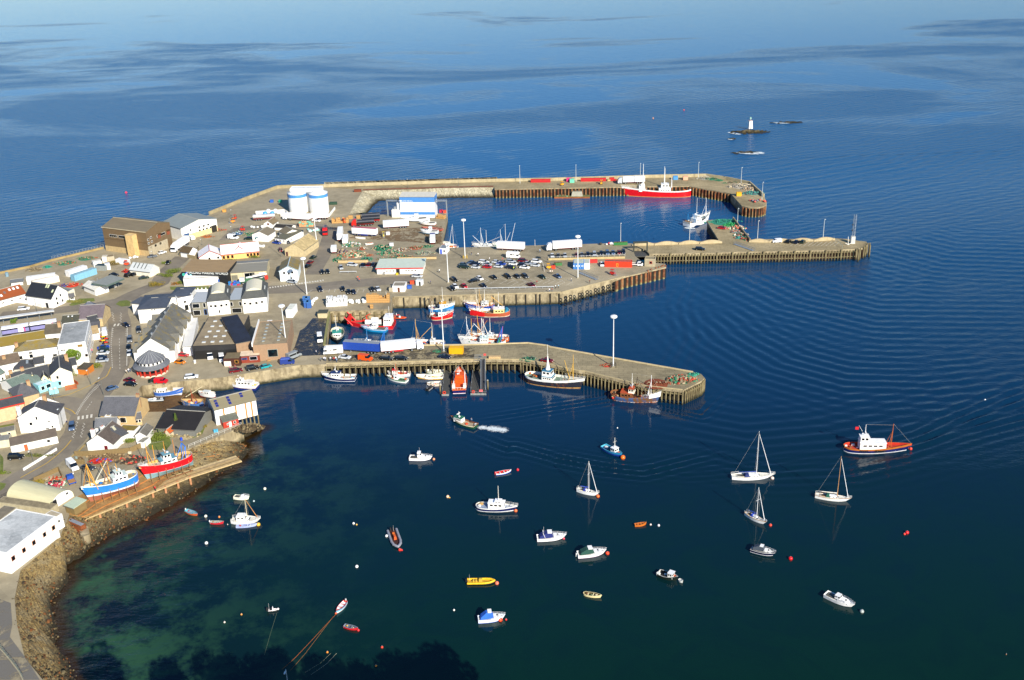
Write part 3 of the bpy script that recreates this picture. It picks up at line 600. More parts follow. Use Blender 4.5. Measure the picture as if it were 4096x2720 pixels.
# ================================================================ buildings
WIN=None
def frame(B,C_,D=None,depth=None):
    """orthogonal house frame from two eave corners of the front wall and a third corner or a depth"""
    B=Vector(B); C_=Vector(C_); u=(C_-B); u.z=0; L=u.length; u.normalize(); n=Vector((-u.y,u.x,0))
    if D is not None:
        d=Vector(D); depth=max(abs((d-B).dot(n)),1.0)
        s=1 if (d-B).dot(n)>0 else -1; n=n*s
    return B,u,n,L,depth
def house(name,label,cat,B,C_,D,h,roof='along',rise=2.0,wall=None,rm=None,over=.35,wins='',trim=None,chim='',lights='',base=None,z0=G,rmat2=None,group=None,flatmat=None,hip=0,door='',ridgemat=None,wname='wall'):
    """B,C_: front eave corners (crop,x,y); D: third eave corner or depth in metres; wins: 'f' front,'l'/'r' ends,'b' back: 'f u v w h' ..."""
    e=z0+h; B3=w(*B,e); C3=w(*C_,e)
    if isinstance(D,(int,float)): B3,u,n,L,dp=frame(B3,C3,None,D)
    else: B3,u,n,L,dp=frame(B3,C3,w(*D,e))
    wall=wall or WHITE; rm=rm or slate()
    o=thing(name,label,cat,(B3.x,B3.y,z0),math.atan2(u.y,u.x),group)
    s=1 if (Vector((-u.y,u.x,0))).dot(n)>0 else -1
    W=MB(); W.box(0,min(0,s*dp),0,L,max(0,s*dp),h,wall)
    Y=lambda y:s*y
    def P(*a): return [(x,Y(y),z) for x,y,z in a]
    def addf(mb,vs,mat):
        mb.add(vs,[tuple(range(len(vs)))],mat)
    Rf=MB(); t=.16; ov=over
    def slab(pts):  # roof plane with thickness
        p=[Vector(q) for q in pts]; vs=p+[q-Vector((0,0,t)) for q in p]; k=len(p)
        Rf.add(vs,[tuple(range(k)),tuple(range(2*k-1,k-1,-1))]+[(i,k+i,k+(i+1)%k,(i+1)%k) for i in range(k)],rm)
    top=h+rise
    if roof=='along':
        sl=rise/(dp/2)
        if hip:
            hp=hip
            slab(P((-ov,-ov,h+t-sl*ov),(L+ov,-ov,h+t-sl*ov),(L-hp,dp/2,top+t),(hp,dp/2,top+t)))
            slab(P((L+ov,dp+ov,h+t-sl*ov),(-ov,dp+ov,h+t-sl*ov),(hp,dp/2,top+t),(L-hp,dp/2,top+t)))
            slab(P((-ov,dp+ov,h+t-sl*ov),(-ov,-ov,h+t-sl*ov),(hp,dp/2,top+t))); slab(P((L+ov,-ov,h+t-sl*ov),(L+ov,dp+ov,h+t-sl*ov),(L-hp,dp/2,top+t)))
        else:
            addf(W,P((0,0,h),(0,dp,h),(0,dp/2,top)),wall); addf(W,P((L,dp,h),(L,0,h),(L,dp/2,top)),wall)
            slab(P((-ov,-ov,h+t-sl*ov),(L+ov,-ov,h+t-sl*ov),(L+ov,dp/2,top+t),(-ov,dp/2,top+t)))
            slab(P((L+ov,dp+ov,h+t-sl*ov),(-ov,dp+ov,h+t-sl*ov),(-ov,dp/2,top+t),(L+ov,dp/2,top+t)))
        rz_=lambda y:h+t+min(y,dp-y)*sl
    elif roof=='across':
        sl=rise/(L/2)
        addf(W,P((0,0,h),(L,0,h),(L/2,0,top)),wall); addf(W,P((L,dp,h),(0,dp,h),(L/2,dp,top)),wall)
        hp=hip
        slab(P((-ov,-ov,h+t-sl*ov),(-ov,dp+ov,h+t-sl*ov),(L/2,dp+ov-hp,top+t),(L/2,-ov,top+t))[::-1])
        slab(P((L+ov,-ov,h+t-sl*ov),(L+ov,dp+ov,h+t-sl*ov),(L/2,dp+ov-hp,top+t),(L/2,-ov,top+t)))
    elif roof=='mono':
        addf(W,P((0,0,h),(0,dp,h),(0,dp,top)),wall); addf(W,P((L,dp,h),(L,0,h),(L,dp,top)),wall); addf(W,P((L,dp,h),(0,dp,h),(0,dp,top),(L,dp,top)),wall)
        sl=rise/dp; slab(P((-ov,-ov,h+t-sl*ov),(L+ov,-ov,h+t-sl*ov),(L+ov,dp+ov,top+t+sl*ov),(-ov,dp+ov,top+t+sl*ov)))
    elif roof=='flat':
        slab(P((.25,.25,h+.05),(L-.25,.25,h+.05),(L-.25,dp-.25,h+.05),(.25,dp-.25,h+.05)))
        if rise>0:
            for a in ((0,0,L,.25),(0,dp-.25,L,dp),(0,.25,.25,dp-.25),(L-.25,.25,L,dp-.25)):
                W.box(a[0],min(Y(a[1]),Y(a[3])),h,a[2],max(Y(a[1]),Y(a[3])),h+rise,wall)
    wo=W.obj(wname,o); ro=Rf.obj('roof',o)
    def place(f,x,z,ww,hh,d0,d1):
        """box standing on face f, protruding d0..d1"""
        if f=='f': return (x-ww/2,min(Y(-d0),Y(-d1)),z,x+ww/2,max(Y(-d0),Y(-d1)),z+hh)
        if f=='b': return (x-ww/2,min(Y(dp+d0),Y(dp+d1)),z,x+ww/2,max(Y(dp+d0),Y(dp+d1)),z+hh)
        a=sorted((Y(x-ww/2),Y(x+ww/2)))
        if f=='l': return (-d1,a[0],z,-d0,a[1],z+hh)
        return (L+d0,a[0],z,L+d1,a[1],z+hh)
    for q in wins.split(';') if wins else []:
        q=q.split(); f=q[0]; x0,z,ww,hh=map(float,q[1:5]); k=int(q[5]) if len(q)>5 else 1; x1=float(q[6]) if len(q)>6 else x0
        fr=C(q[7]) if len(q)>7 else C('#e8e4da'); full=L if f in 'fb' else dp
        for i in range(k):
            x=(x0+(x1-x0)*i/max(1,k-1))*full
            a=MB(); a.box(*place(f,x,z-.1,ww+.25,hh+.2,-.05,.05),fr); fo=a.obj('window',o)
            a=MB(); a.box(*place(f,x,z,ww,hh,.05,.08),glass()); a.obj('pane',fo)
    for q in door.split(';') if door else []:
        q=q.split(); a=MB(); full=L if q[0] in 'fb' else dp; a.box(*place(q[0],float(q[1])*full,0.02,float(q[2]),float(q[3]),-.02,.08),C(q[4])); a.obj('door',o)
    for q in chim.split(';') if chim else []:
        q=q.split(); x=float(q[0])*L; y=Y(float(q[1])*dp); a=MB(); hh=float(q[2]); cw=C(q[3] if len(q)>3 else '#b3926a')
        a.box(x-.55,y-.4,h,x+.55,y+.4,top+hh,cw); a.box(x-.65,y-.5,top+hh,x+.65,y+.5,top+hh+.12,cw)
        for k in (-.25,.25): a.cyl((x+k,y,top+hh+.1),(x+k,y,top+hh+.55),.13,.1,6,C('#a85a35'))
        a.obj('chimney',ro)
    if lights:   # rooflights: u, y, w, h, colour
        for q in lights.split(';'):
            q=q.split(); x=float(q[0])*L; y0=float(q[1])*dp; ww,hh=float(q[2]),float(q[3]); m_=C(q[4] if len(q)>4 else '#e9ecec',.2)
            if roof in('along','flat','mono'):
                sl_=0 if roof=='flat' else sl; zf=lambda y:(h+.06 if roof=='flat' else h+t+y*sl_) + .03
                a=MB(); v=[(x-ww/2,Y(y0),zf(y0)),(x+ww/2,Y(y0),zf(y0)),(x+ww/2,Y(y0+hh),zf(y0+hh)),(x-ww/2,Y(y0+hh),zf(y0+hh))]
                v2=[(p[0],p[1],p[2]+.1+(.18 if roof=='flat' else 0)) for p in v]
                a.add(v+v2,[(0,1,5,4),(1,2,6,5),(2,3,7,6),(3,0,4,7),(4,5,6,7)],m_); a.obj('skylight',ro)
    if roof in('along','across') and not trim:
        a=MB(); tm=C('#a7a398' if rise<3.9 else '#8d8b86',.8)
        if roof=='along': x0,x1=(hip,L-hip) if hip else (-ov,L+ov); a.box(x0,Y(dp/2)-.13,top+.08,x1,Y(dp/2)+.13,top+.26,tm)
        else: ya,yb=sorted((Y(-ov),Y(dp+ov-hip))); a.box(L/2-.13,ya,top+.08,L/2+.13,yb,top+.26,tm)
        a.obj('ridge_tiles',ro)
    if not trim and roof!='flat':
        a=MB(); gm=C('#6d6a62',.7); 
        if roof in('along','mono'): ya,yb=sorted((Y(-ov-.02),Y(-ov-.16))); a.box(-ov,ya,h-sl*ov-.05,L+ov,yb,h-sl*ov+.1,gm)
        else:
            ya,yb=sorted((Y(-ov),Y(dp+ov)))
            a.box(-ov-.14,ya,h-sl*ov-.05,-ov,yb,h-sl*ov+.1,gm); a.box(L+ov,ya,h-sl*ov-.05,L+ov+.14,yb,h-sl*ov+.1,gm)
        a.obj('gutter',ro)
    if trim:
        a=MB(); tm=C(trim)
        if roof=='across':
            for sx in (0,1):
                x0=-ov if sx==0 else L+ov
                a.add(P((x0,-ov-.04,h-sl*ov-.1),(L/2,-ov-.04,top-.1),(L/2,-ov-.04,top+.3),(x0,-ov-.04,h-sl*ov+.3)),[(0,1,2,3),(3,2,1,0)],tm)
            a.box(L/2-.12,min(Y(-ov),Y(dp+ov)),top+.14,L/2+.12,max(Y(-ov),Y(dp+ov)),top+.3,tm)
        else:
            a.box(-ov,min(Y(-ov-.05),Y(-ov-.15)),h-.15-(.0),L+ov,max(Y(-ov-.05),Y(-ov-.15)),h+.25,tm)
            if roof=='along': a.box(-ov,Y(dp/2)-.12,top+.14,L+ov,Y(dp/2)+.12,top+.3,tm)
        a.obj('trim',ro)
    o['_L']=L; o['_d']=dp; o['_s']=s
    return o
BL={}
TAN='#b89f72'; CREAM='#d9c9a0'
sheet_t=sheetroof('#8f8570',.4); sheet_g=sheetroof('#8a8a82',.35); sheet_w=sheetroof('#d8d6cc',.25)
# --- far left yard and fish halls
o=house('fish_hall','large brown metal fish hall with tan stair tower by the open sea','warehouse',('A',1278,183),('A',1825,248),('A',2170,130),11.6,'along',2.3,C('#705c42',.5,.1),sheetroof('#83775f',.6),.25,
 wins='f .17 7.4 1.0 1.1 4 .30;f .38 7.4 1.0 1.1 4 .50;f .56 7.4 1.0 1.1 3 .64;r .1 3.2 1.3 1.1 3 .5;r .45 7.2 1.0 1.0 6 .72;r .05 7.4 .8 .8;r .17 7.9 .8 .8;r .05 5.6 .8 .8;r .18 5.8 .8 .8',trim='#b7a98c')
L_,d_=o['_L'],o['_d']
a=MB(); a.box(-.06,-.06,0,L_+.06,.0,2.6,C(TAN,.9)); a.box(L_,-.06,0,L_+.08,d_*.8,4.6,C('#b0a48a',.9)); a.obj('plinth',o)
a=MB(); a.box(-.04,-.1,6.2,L_,.0,6.35,C('#5c452a')); a.box(L_*.52,-.12,0,L_*.64,.0,4.2,C('#1d3a48')); a.obj('shutter',o)
a=MB(); a.box(L_*.62,-3.0,0,L_*.62+4.2,.0,10.2,C('#d3b178',.8)); a.box(L_*.62-.1,-3.1,10.2,L_*.62+4.3,0,10.35,C('#d9bb86',.8)); a.obj('stair_tower',o)
for x in (.50,.88):
    a=MB(); a.box(L_+.02,d_*x-1,8.3,L_+.8,d_*x+1,8.6,C('#5c452a'),None,.0); a.box(L_+.02,d_*x-.9,6.3,L_+.12,d_*x+.9,8.2,C('#8f4a30')); a.obj('loading_hatch',o)
o=house('fish_shed','grey roofed fish shed with white upper walls behind the brown hall','warehouse',('B',385,672),('B',832,548),('B',215,580),6.4,'across',2.1,C('#eeeae0',.6,.08),sheetroof('#8d9490',.35),.3,wins='f .25 4.0 .8 .8 1;f .5 4.2 1 .8 3 .75;f .5 2.6 .9 .8 4 .8',door='f .12 3.2 3.2 #234a78;f .9 3 3.5 #2a2620')
a=MB(); a.box(0,-.06,0,o['_L'],.0,2.6,C('#d6c08d',.9)); a.obj('plinth',o)
house('store_shed','small white store with dark brown roof beside the white lorry','shed',('B',380,958),('B',492,975),('B',602,935),2.6,'along',1.9,WHITE,C('#574830',.9,.25,.8))
a=MB(); wallrun(a,PL('B 372 1015;B 580 1060;B 612 925'),1.7,.2,G,planks('#9a8a66','X',3)); tag(a.obj('timber_fence'),'tall timber fence round the small white store','fence')
sheetw=sheetroof('#c9ccca',.3)
house('workshop_shed','white block workshop with pale sheet roof and four dark skylights','workshop',('A',1625,715),('A',1880,745),('A',2030,692),2.5,'along',2.3,C('#e9e2cf',.7,.1),sheetw,.3,lights='.16 .12 .35 2.2 #3a4440;.34 .12 .35 2.2 #3a4440;.52 .12 .35 2.2 #3a4440;.70 .12 .35 2.2 #3a4440')
# fuel station
o=thing('fuel_station','grey flat fuel station canopy with white kiosk beside the road','fuel station',w('A',1300,1000))
e=G+4.3; q=[w('A',*p,e)-Vector(o.location) for p in ((1148,898),(1335,932),(1562,840),(1395,795))]
a=MB(); a.prism([(p.x,p.y) for p in q],4.2,4.9,C('#5a6a62',.5),C('#8e918a',.7,.1),True); a.obj('canopy',o)
for p in ((1240,940),(1310,1010),(1440,960),(1490,930)): 
    v=w('A',*p)-Vector(o.location); a=MB(); a.cyl((v.x,v.y,0),(v.x,v.y,4.3),.15,.15,6,STEEL); a.obj('post',o)
for p in ((1350,975),(1450,935),(1320,1000)):
    v=w('A',*p)-Vector(o.location); a=MB(); a.box(v.x-.4,v.y-.3,0,v.x+.4,v.y+.3,1.7,C('#e8e2da')); a.box(v.x-.42,v.y-.32,1.1,v.x+.42,v.y+.32,1.5,C('#2c6a4a')); a.obj('fuel_pump',o)
house('kiosk_building','white gabled kiosk attached left of the fuel canopy','kiosk',('A',1045,915),('A',1190,975),6,2.5,'along',1.4,WHITE,C('#dcd8cc',.6))
o=house('guest_house','white two storey house with big black slate roof by the far road','house',('A',325,1035),('A',642,1078),('A',872,990),4.4,'along',4.0,WHITE,C('#26292e',.6,.15),.3,lights='.62 .35 .7 1.1 #c9cfa8;.7 .35 .7 1.1 #c9cfa8;.93 .2 .8 1 #c9cfa8',wins='r .3 2.9 .8 1.0;r .55 3.6 .7 1;r .3 .9 .8 1.0;r .62 1.0 .7 1',door='f .78 1.2 2.1 #15181c')
house('house_extension','white rear extension with grey roof behind the black roofed house','house',('A',862,990),('A',930,955),5,3.2,'flat',0,C('#e3dfc8'),C('#7d817d'))
o=house('goods_shed','very long white shed with rusty red roof at the picture\'s left edge','shed',('A',-420,1212),('A',318,1012),10,2.9,'along',2.6,WHITE,sheetroof('#9c5228',.45),.3,lights='.62 .12 .9 1.1;.70 .22 .9 1.1 #7a6a66;.80 .3 .9 1.1;.87 .3 .9 1.1;.94 .3 .9 1.1',wins='f .6 1.2 1 .4 3 .9')
house('site_hut','low grey roofed white hut behind the red roofed shed','hut',('A',135,880),('A',280,862),('A',205,835),1.6,'along',.6,WHITE,C('#6d7072'))
for i,(l,B_,C_,D_,h_,cc,rr) in enumerate([('white box trailer with orange base stripe behind the black roofed house',('A',325,825),('A',690,775),3,3,'#f3efe6','#f3efe6'),('white box container lying beyond the orange nets',('A',405,868),('A',735,795),3,2.6,'#efe3cf','#efe3cf'),('long white container behind the light blue one',('A',862,742),('A',1090,668),3,2.7,'#f4f2ee','#e8e6e0'),('light blue shipping container in the far yard',('A',928,792),('A',1208,700),3,2.7,'#7fb4cc','#8fb2bc'),('white container with open dark top in the far yard',('A',1170,625),('A',1272,605),3,2.6,'#f1ede4','#dcd8cc'),('grey container with dark roof beside the white containers',('A',1185,665),('A',1310,672),3,2.4,'#8f9490','#2c4046'),('small white container at the end of the container row',('A',1312,655),('A',1378,645),3,2.6,'#efece4','#ddd'),('cream and grey container near the brown fish hall',('A',1340,560),('A',1430,548),3,2.6,'#b9ad92','#8c7a5c'),('white container stack next to the brown fish hall',('A',1275,560),('A',1335,555),3,2.8,'#e6dfd0','#cfc6b0'),('low white tank container in front of the brown fish hall',('A',1445,585),('A',1580,605),2.4,2.0,'#f0eeea','#f0eeea')]):
    o=house('shipping_container',l,'container',B_,C_,float(D_),h_,'flat',0,C(cc if len(cc)>4 else '#dddddd',.5,.1,1.5),C(rr if len(rr)>4 else '#dddddd',.6,.2),group='containers in the far yard',wname='shell')
    a=MB(); L_=o['_L']
    for k in range(int(L_/1.2)+1): a.box(min(L_-.08,k*1.2),-.05,.1,min(L_,k*1.2+.1),.0,h_-.1,C(cc if len(cc)>4 else '#dddddd',.6,.2))
    a.obj('corrugation',o)
# --- white cottages / centre
PK='#c96a5c'
house('community_hall','left gabled wing of the white hall with red ridge lines','hall',('B',617,1036),('B',893,1004),9.5,2.3,'across',2.6,WHITE,C('#f1ecec',.5,.04),.3,trim=PK,wins='f .45 .8 .9 1.0 2 .85')
o=house('community_hall','long main range of the white hall with yellow walls and orange window frames','hall',('B',898,1003),('B',1362,957),9,2.6,'along',3.2,C('#e6c274',.7,.06),C('#f1ecec',.5,.04),.35,trim=PK,wins='f .05 .7 .9 1.3 3 .28 #c8743c;f .7 .7 .9 1.3 4 .97 #c8743c')
house('community_hall','central gabled porch of the white hall with round window','hall',('B',1040,962),('B',1200,948),7,3.0,'across',2.2,WHITE,C('#f1ecec',.5,.04),.35,trim=PK,door='f .5 2.6 2.2 #b8402c',wins='f .5 3.2 .6 .6')
o=house('aquarium_building','dark fronted marine centre with wave artwork and tan sheet roof','visitor centre',('B',390,1210),('B',957,1220),12,5.5,'mono',1.3,C('#171a1e',.6),sheetroof('#a08660',.5),.2)
MW=o; L_=o['_L']
text('MALLAIG MARINE WORLD',1.55,C('#e9ece8'),o,Matrix.Translation((L_*.58,-.12*o['_s'],5.0))@Matrix.Rotation(R(90),4,'X')@Matrix.Rotation(R(-1),4,'Z'),'sign_lettering',.05)
a=MB()
def wavef(pts,mat): a.add([(x,-.1,z) for x,z in pts],[tuple(range(len(pts)))],mat)
for k,(x,z,r,cc) in enumerate([(1.0,4.1,.75,'#3fae9a'),(2.2,3.9,.8,'#2f5fd0'),(2.3,4.2,.45,'#f2f2f2'),(3.6,3.7,.5,'#5ab0b8'),(4.6,3.5,.3,'#3fae9a')]):
    wavef([(x+r*math.cos(q/10*6.283),z+r*math.sin(q/10*6.283)+k*.0) for q in range(10)],C(cc)) if k!=2 else a.add([(x+r*math.cos(q/10*6.283),-.14,z+r*math.sin(q/10*6.283)) for q in range(10)],[tuple(range(10))],C(cc))
wavef([(1.6,4.7),(2.8,4.7),(2.9,5.6)],C('#2f5fd0')); wavef([(3.2,3.3),(4.2,4.6),(5.0,3.3)],C('#9fd8dc')); a.obj('wave_emblem',o)
house('aquarium_wing','long low white flat roofed wing in front of the marine centre','visitor centre',('B',415,1302),('B',880,1272),3.8,3.5,'mono',.2,WHITE,WHITE,.0,door='f .97 1.5 2.2 #2a58a8')
house('net_store','low grey roofed warehouse right of the marine centre','warehouse',('B',965,1228),('B',1457,1194),('B',1462,1062),3.9,'along',1.3,C('#c9bc98',.8),sheetroof('#88857a',.4),.3,wins='f .5 .6 2 2.6 1;f .63 .6 2 2.6 1 .5 #8a8f88',door='f .72 3 2.8 #b8b4a8;f .18 2.6 2.6 #7a7868;f .88 2.6 3 #e6e4de')
house('harbour_house','white gabled house with mossy roof and round blue sign','house',('B',1622,1206),('B',1850,1192),12,4.7,'across',2.0,C('#e6f0f4',.6,.05),slate('#6f6a58',.55),.35,wins='f .25 3.3 .9 .9;f .7 3.3 .9 .9;f .5 2.9 .7 .9;f .62 .9 .5 .8',trim='#cfe0ea')
o=COL.objects[-1]
house('old_smokehouse','long low tan roofed stone shed with painted side wall','shed',('B',1688,932),('B',1932,946),('B',2008,812),3.2,'across',3.0,C('#c9b68c',.8,.15),C('#b09c70',.9,.3,.7),.2,door='f .1 1 2 #5a3a34')
house('boat_store','white gabled store with brown roof and pale blue lettering panels','store',('B',1278,745),('B',1476,757),('B',1608,700),3.3,'across',1.7,WHITE,sheetroof('#807560',.3),.2,wins='f .2 1 .6 .6 1 .2 #7fd0d0;f .28 1.9 1.2 .3 1 .2 #5aa0d0')
house('boat_store','white L shaped store with dark brown roof right of the gabled store','store',('B',1565,785),('B',1706,806),('B',1886,705),2.4,'mono',.6,WHITE,sheetroof('#6f6a52',.4),.2,wins='f .15 .8 .4 .9 3 .8;r .3 .8 .4 .9 2 .6')
house('boat_store','white gable end store with brown roof behind the L shaped store','store',('B',1690,745),('B',1886,705),7,2.6,'across',1.6,WHITE,sheetroof('#7f735a',.35),.2)
house('office_hut','small white gabled office with brick red window by the tankers','office',('B',1424,612),('B',1540,618),6,2.0,'across',1.6,WHITE,C('#7a6a50',.9,.2),.2,wins='f .5 1.6 .9 .7 1 .5 #b0503a')
house('office_hut','low white shed with black roof right of the small office','shed',('B',1560,652),('B',1765,665),5,1.6,'along',.8,WHITE,sheetroof('#3a3630',.4),.2)
# silos
for i,(x,y,dy,l) in enumerate([(1850,490,0,'left white cylindrical silo with blue band'),(2112,493,0,'right white cylindrical silo with blue band')]):
    c=w('B',x,y); r=4.9; c.y+=r+dy
    o=thing('silo',l,'silo',c,0,'fuel silos on the quay')
    a=MB(); a.lathe((0,0,0),[(r,0),(r,8.3)],40,WHITE); a.lathe((0,0,0),[(r,9.9),(r,10.2),(r+.12,10.25),(r+.1,10.35),(.1,12.0)],40,WHITE); a.obj('tank',o)
    a=MB(); a.lathe((0,0,0),[(r+.02,8.3),(r+.02,9.95)],40,C('#4c8fd0',.5)); a.obj('band',o)
    a=MB(); 
    for k in range(20):
        q=k/20*6.283; a.cyl((r*math.cos(q),r*math.sin(q),10.3),(r*math.cos(q),r*math.sin(q),11.3),.03,.03,4,STEEL,False)
    for k in range(24):
        q=k/24*6.283; q2=(k+1)/24*6.283; a.cyl((r*math.cos(q),r*math.sin(q),11.3),(r*math.cos(q2),r*math.sin(q2),11.3),.04,.04,4,STEEL,False)
    a.obj('handrail',o)
    a=MB(); a.box(-5.15,-.4,0,-4.95,.4,11,STEEL); a.obj('ladder',o)
o=thing('tank_bund','white bund wall round the foot of the silos','wall'); a=MB(); wallrun(a,PL('B 1330 500;B 1690 478;B 1725 500'),2.0,.3,G,WHITE); wallrun(a,PL('B 1640 520;B 2060 560;C 370 520;C 440 430'),1.4,.3,G,WHITE); a.obj('panel',o)
for i,(x,y,cc,l) in enumerate([(1448,500,'#4aa0dc','left pale blue spherical tank'),(1538,498,'#4aa0dc','right pale blue spherical tank'),(1490,470,'#f4f4f2','left white domed tank behind the blue ones'),(1578,468,'#f4f4f2','right white domed tank behind the blue ones')]):
    c=w('B',x,y+26); o=thing('storage_tank',l,'tank',c,0,'small tanks beside the silos'); a=MB(); a.sph((0,0,1.7),1.3,C(cc,.35,.05),14); a.obj('shell',o); a=MB()
    for k in (-.7,.7): a.box(k-.1,-.5,0,k+.1,.5,1,STEEL)
    a.obj('cradle',o)
house('plant_house','tall white plant house rising right behind the two silos','plant building',('B',1752,178),('B',2150,170),5,12.0,'flat',.2,WHITE,C('#e6e6e2'),wins='f .5 9.5 1 1')
# ice factory
o=house('ice_factory','tall blue and white ice factory with side gantries beside the inner basin','factory',('C',1246,276),('C',1680,276),7.6,10.8,'mono',.5,C('#e4e8ea',.5,.05),C('#cfcabc',.7,.1),.1)
L_,d_=o['_L'],o['_d']; BLU=C('#4a86c8',.5,.08)
a=MB(); a.box(-.06,-.08,8.1,L_+.06,-.0,10.75,BLU); a.box(L_,-.08,8.1,L_+.07,d_,10.75,BLU); a.box(-.05,-.08,1.6,L_+.05,.0,3.0,BLU); a.obj('cladding_band',o)
text('MALLAIG ICE Co.',.95,WHITE,o,Matrix.Translation((3.2,-.12,8.75))@Matrix.Rotation(R(90),4,'X'),'sign_lettering',.04)
a=MB(); a.box(.25,-.12,8.4,.95,-.08,9.2,C('#e8f4f8')); a.box(7.4,-.1,0,8.3,-.0,2.8,C('#3f78ac')); a.obj('door',o)
for sx,x0,x1 in ((1,L_,L_+6),(-1,-7.5,0)):
    a=MB(); a.box(x0,2,8.0,x1,2.25,8.25,STEEL); a.box(x0,3.4,8.0,x1,3.65,8.25,STEEL); a.box(x0,2.2,8.2,x1,3.5,8.3,STEEL)
    for k in range(8): xx=x0+(x1-x0)*k/7; a.box(xx-.04,2.2,8.25,xx+.04,2.3,9.1,STEEL)
    a.box(x0,2.2,9.0,x1,2.28,9.1,STEEL); xe=x1-.3 if sx>0 else x0+.3
    a.box(xe-.15,2,0,xe+.15,2.3,8.1,STEEL); a.box(xe-.15,3.4,0,xe+.15,3.7,8.1,STEEL); a.obj('gantry',o)
a=MB(); a.box(-4.6,.3,0,-.05,5,3.9,C('#e9e6dd',.6,.1)); a.box(-1.9,1.5,3.9,-.2,3.2,7.4,C('#efeeea')); a.box(-3.6,1.8,3.9,-2.4,2.9,5.2,STEEL); a.obj('annex',o)
# terminal, huts on the car quay
o=house('ferry_terminal','long low white ferry office with pale roof and red fascia','ferry office',('I',962,74),('I',1536,66),('I',965,-25),2.7,'mono',.5,WHITE,C('#c3cdbd',.6,.06),.5,trim='#d2342a',wins='f .22 1.2 .6 .5 3 .36;f .64 1.2 .6 .5 2 .7;f .77 1.2 .6 .5 2 .84',door='f .46 1.6 2.2 #1c1c1e')
a=MB(); a.box(.42*o['_L'],-1.2,0,.47*o['_L'],-.5,.8,C('#e0c02a')); a.obj('salt_bin',o)
o=house('quay_office','small white quay office with brown door and grey flat roof','office',('I',1158,298),('I',1312,298),('I',1165,245),2.5,'flat',.15,WHITE,C('#8d8474',.8),door='f .5 .9 1.9 #6a3a28')
house('quay_office','grey pebble dashed lean-to left of the small white quay office','outbuilding',('I',1114,318),('I',1156,318),3,1.7,'flat',0,C('#b3a78c',.8),C('#8d8474'))
house('ticket_kiosk','tiny white ticket kiosk with open hatch','kiosk',('I',1450,226),('I',1528,230),2.2,2.2,'flat',.1,C('#dfe2e2'),C('#cfd2d0'),door='f .65 .7 1.7 #1a1a1a')
house('quay_cabin','blue and white cabin with grey roof at the basin corner','cabin',('C',1745,918),('C',1832,922),('C',1752,872),2.7,'flat',0,C('#e6e8ea'),C('#7f868c',.6),door='f .25 .9 2.2 #3a5ccc',wins='f .72 1.1 .7 .7')
for l,B_,C_,h_,cc,d0 in (('double blue shipping container with white markings on the car quay',('J',1545,325),('J',1682,325),2.7,'#2f72b8',6),('white shipping container right of the blue ones',('J',1684,325),('J',1752,325),2.7,'#e9ecec',6),):
    o=house('shipping_container',l,'container',B_,C_,6.0,h_,'flat',0,C(cc,.5,.1,1.5),C('#b9bfae',.7,.15),wname='shell')
    a=MB(); L_=o['_L']; n=4 if 'blue' in l else 2
    for k in range(n): a.box(L_*(k+.5)/n-.5,-.06,1.2,L_*(k+.5)/n-.1,0,1.9,C('#dfe8f2')); a.box(L_*(k+.5)/n+.1,-.06,.4,L_*(k+.5)/n+.16,0,2.4,C('#cfd8e2'))
    a.obj('door',o)
o=house('shipping_container','long orange red open top container near the linkspan','container',('E',58,1402),('E',402,1408),2.6,2.4,'flat',.2,C('#dd3a1c',.5,.1),C('#7a5a50',.8,.3),wname='shell')
a=MB(); a.box(5.0,-.06,.3,5.9,-.0,1.7,C('#f0a030')); a.box(5.2,-.08,.5,5.7,-.06,1.5,C('#a8281a')); a.obj('marking',o)
house('shipping_container','bright yellow steel container on the fish pier','container',('I',1866,1075),('I',2040,1078),2.4,2.3,'flat',.05,C('#e8a80e',.5,.06),C('#e8b01a',.6,.06),wname='shell')
house('linkspan_tower','concrete linkspan machinery house beside the ferry pier','machinery house',('E',560,1372),('E',690,1378),4,3.2,'flat',.3,C('#a89c80',.9,.2),C('#8f8468',.9,.2),wins='f .6 1.4 .9 .9 1 .6 #d03020')
o=thing('linkspan_ramp','grey steel ferry linkspan ramp with lifting frame','ramp',w('E',500,1290,G-1.2)); a=MB(); a.box(-3,-6,0,3,8,.4,C('#4b4a44')); a.obj('deck',o)
for k in (-3,3): a=MB(); a.box(k-.3,-2,0,k+.3,-1.4,5.6,C('#3c4038')); a.obj('post',o)
a=MB(); a.box(-3.3,-2.2,5.2,3.3,-1.2,5.9,C('#3c4038')); a.obj('crossbeam',o)
# ================================================================ town near the camera
SL=slate('#5b5a5c'); SLD=slate('#3c3e42'); SLM=slate('#5a5848',.55); YMOSS=slate('#8a7848',.9)
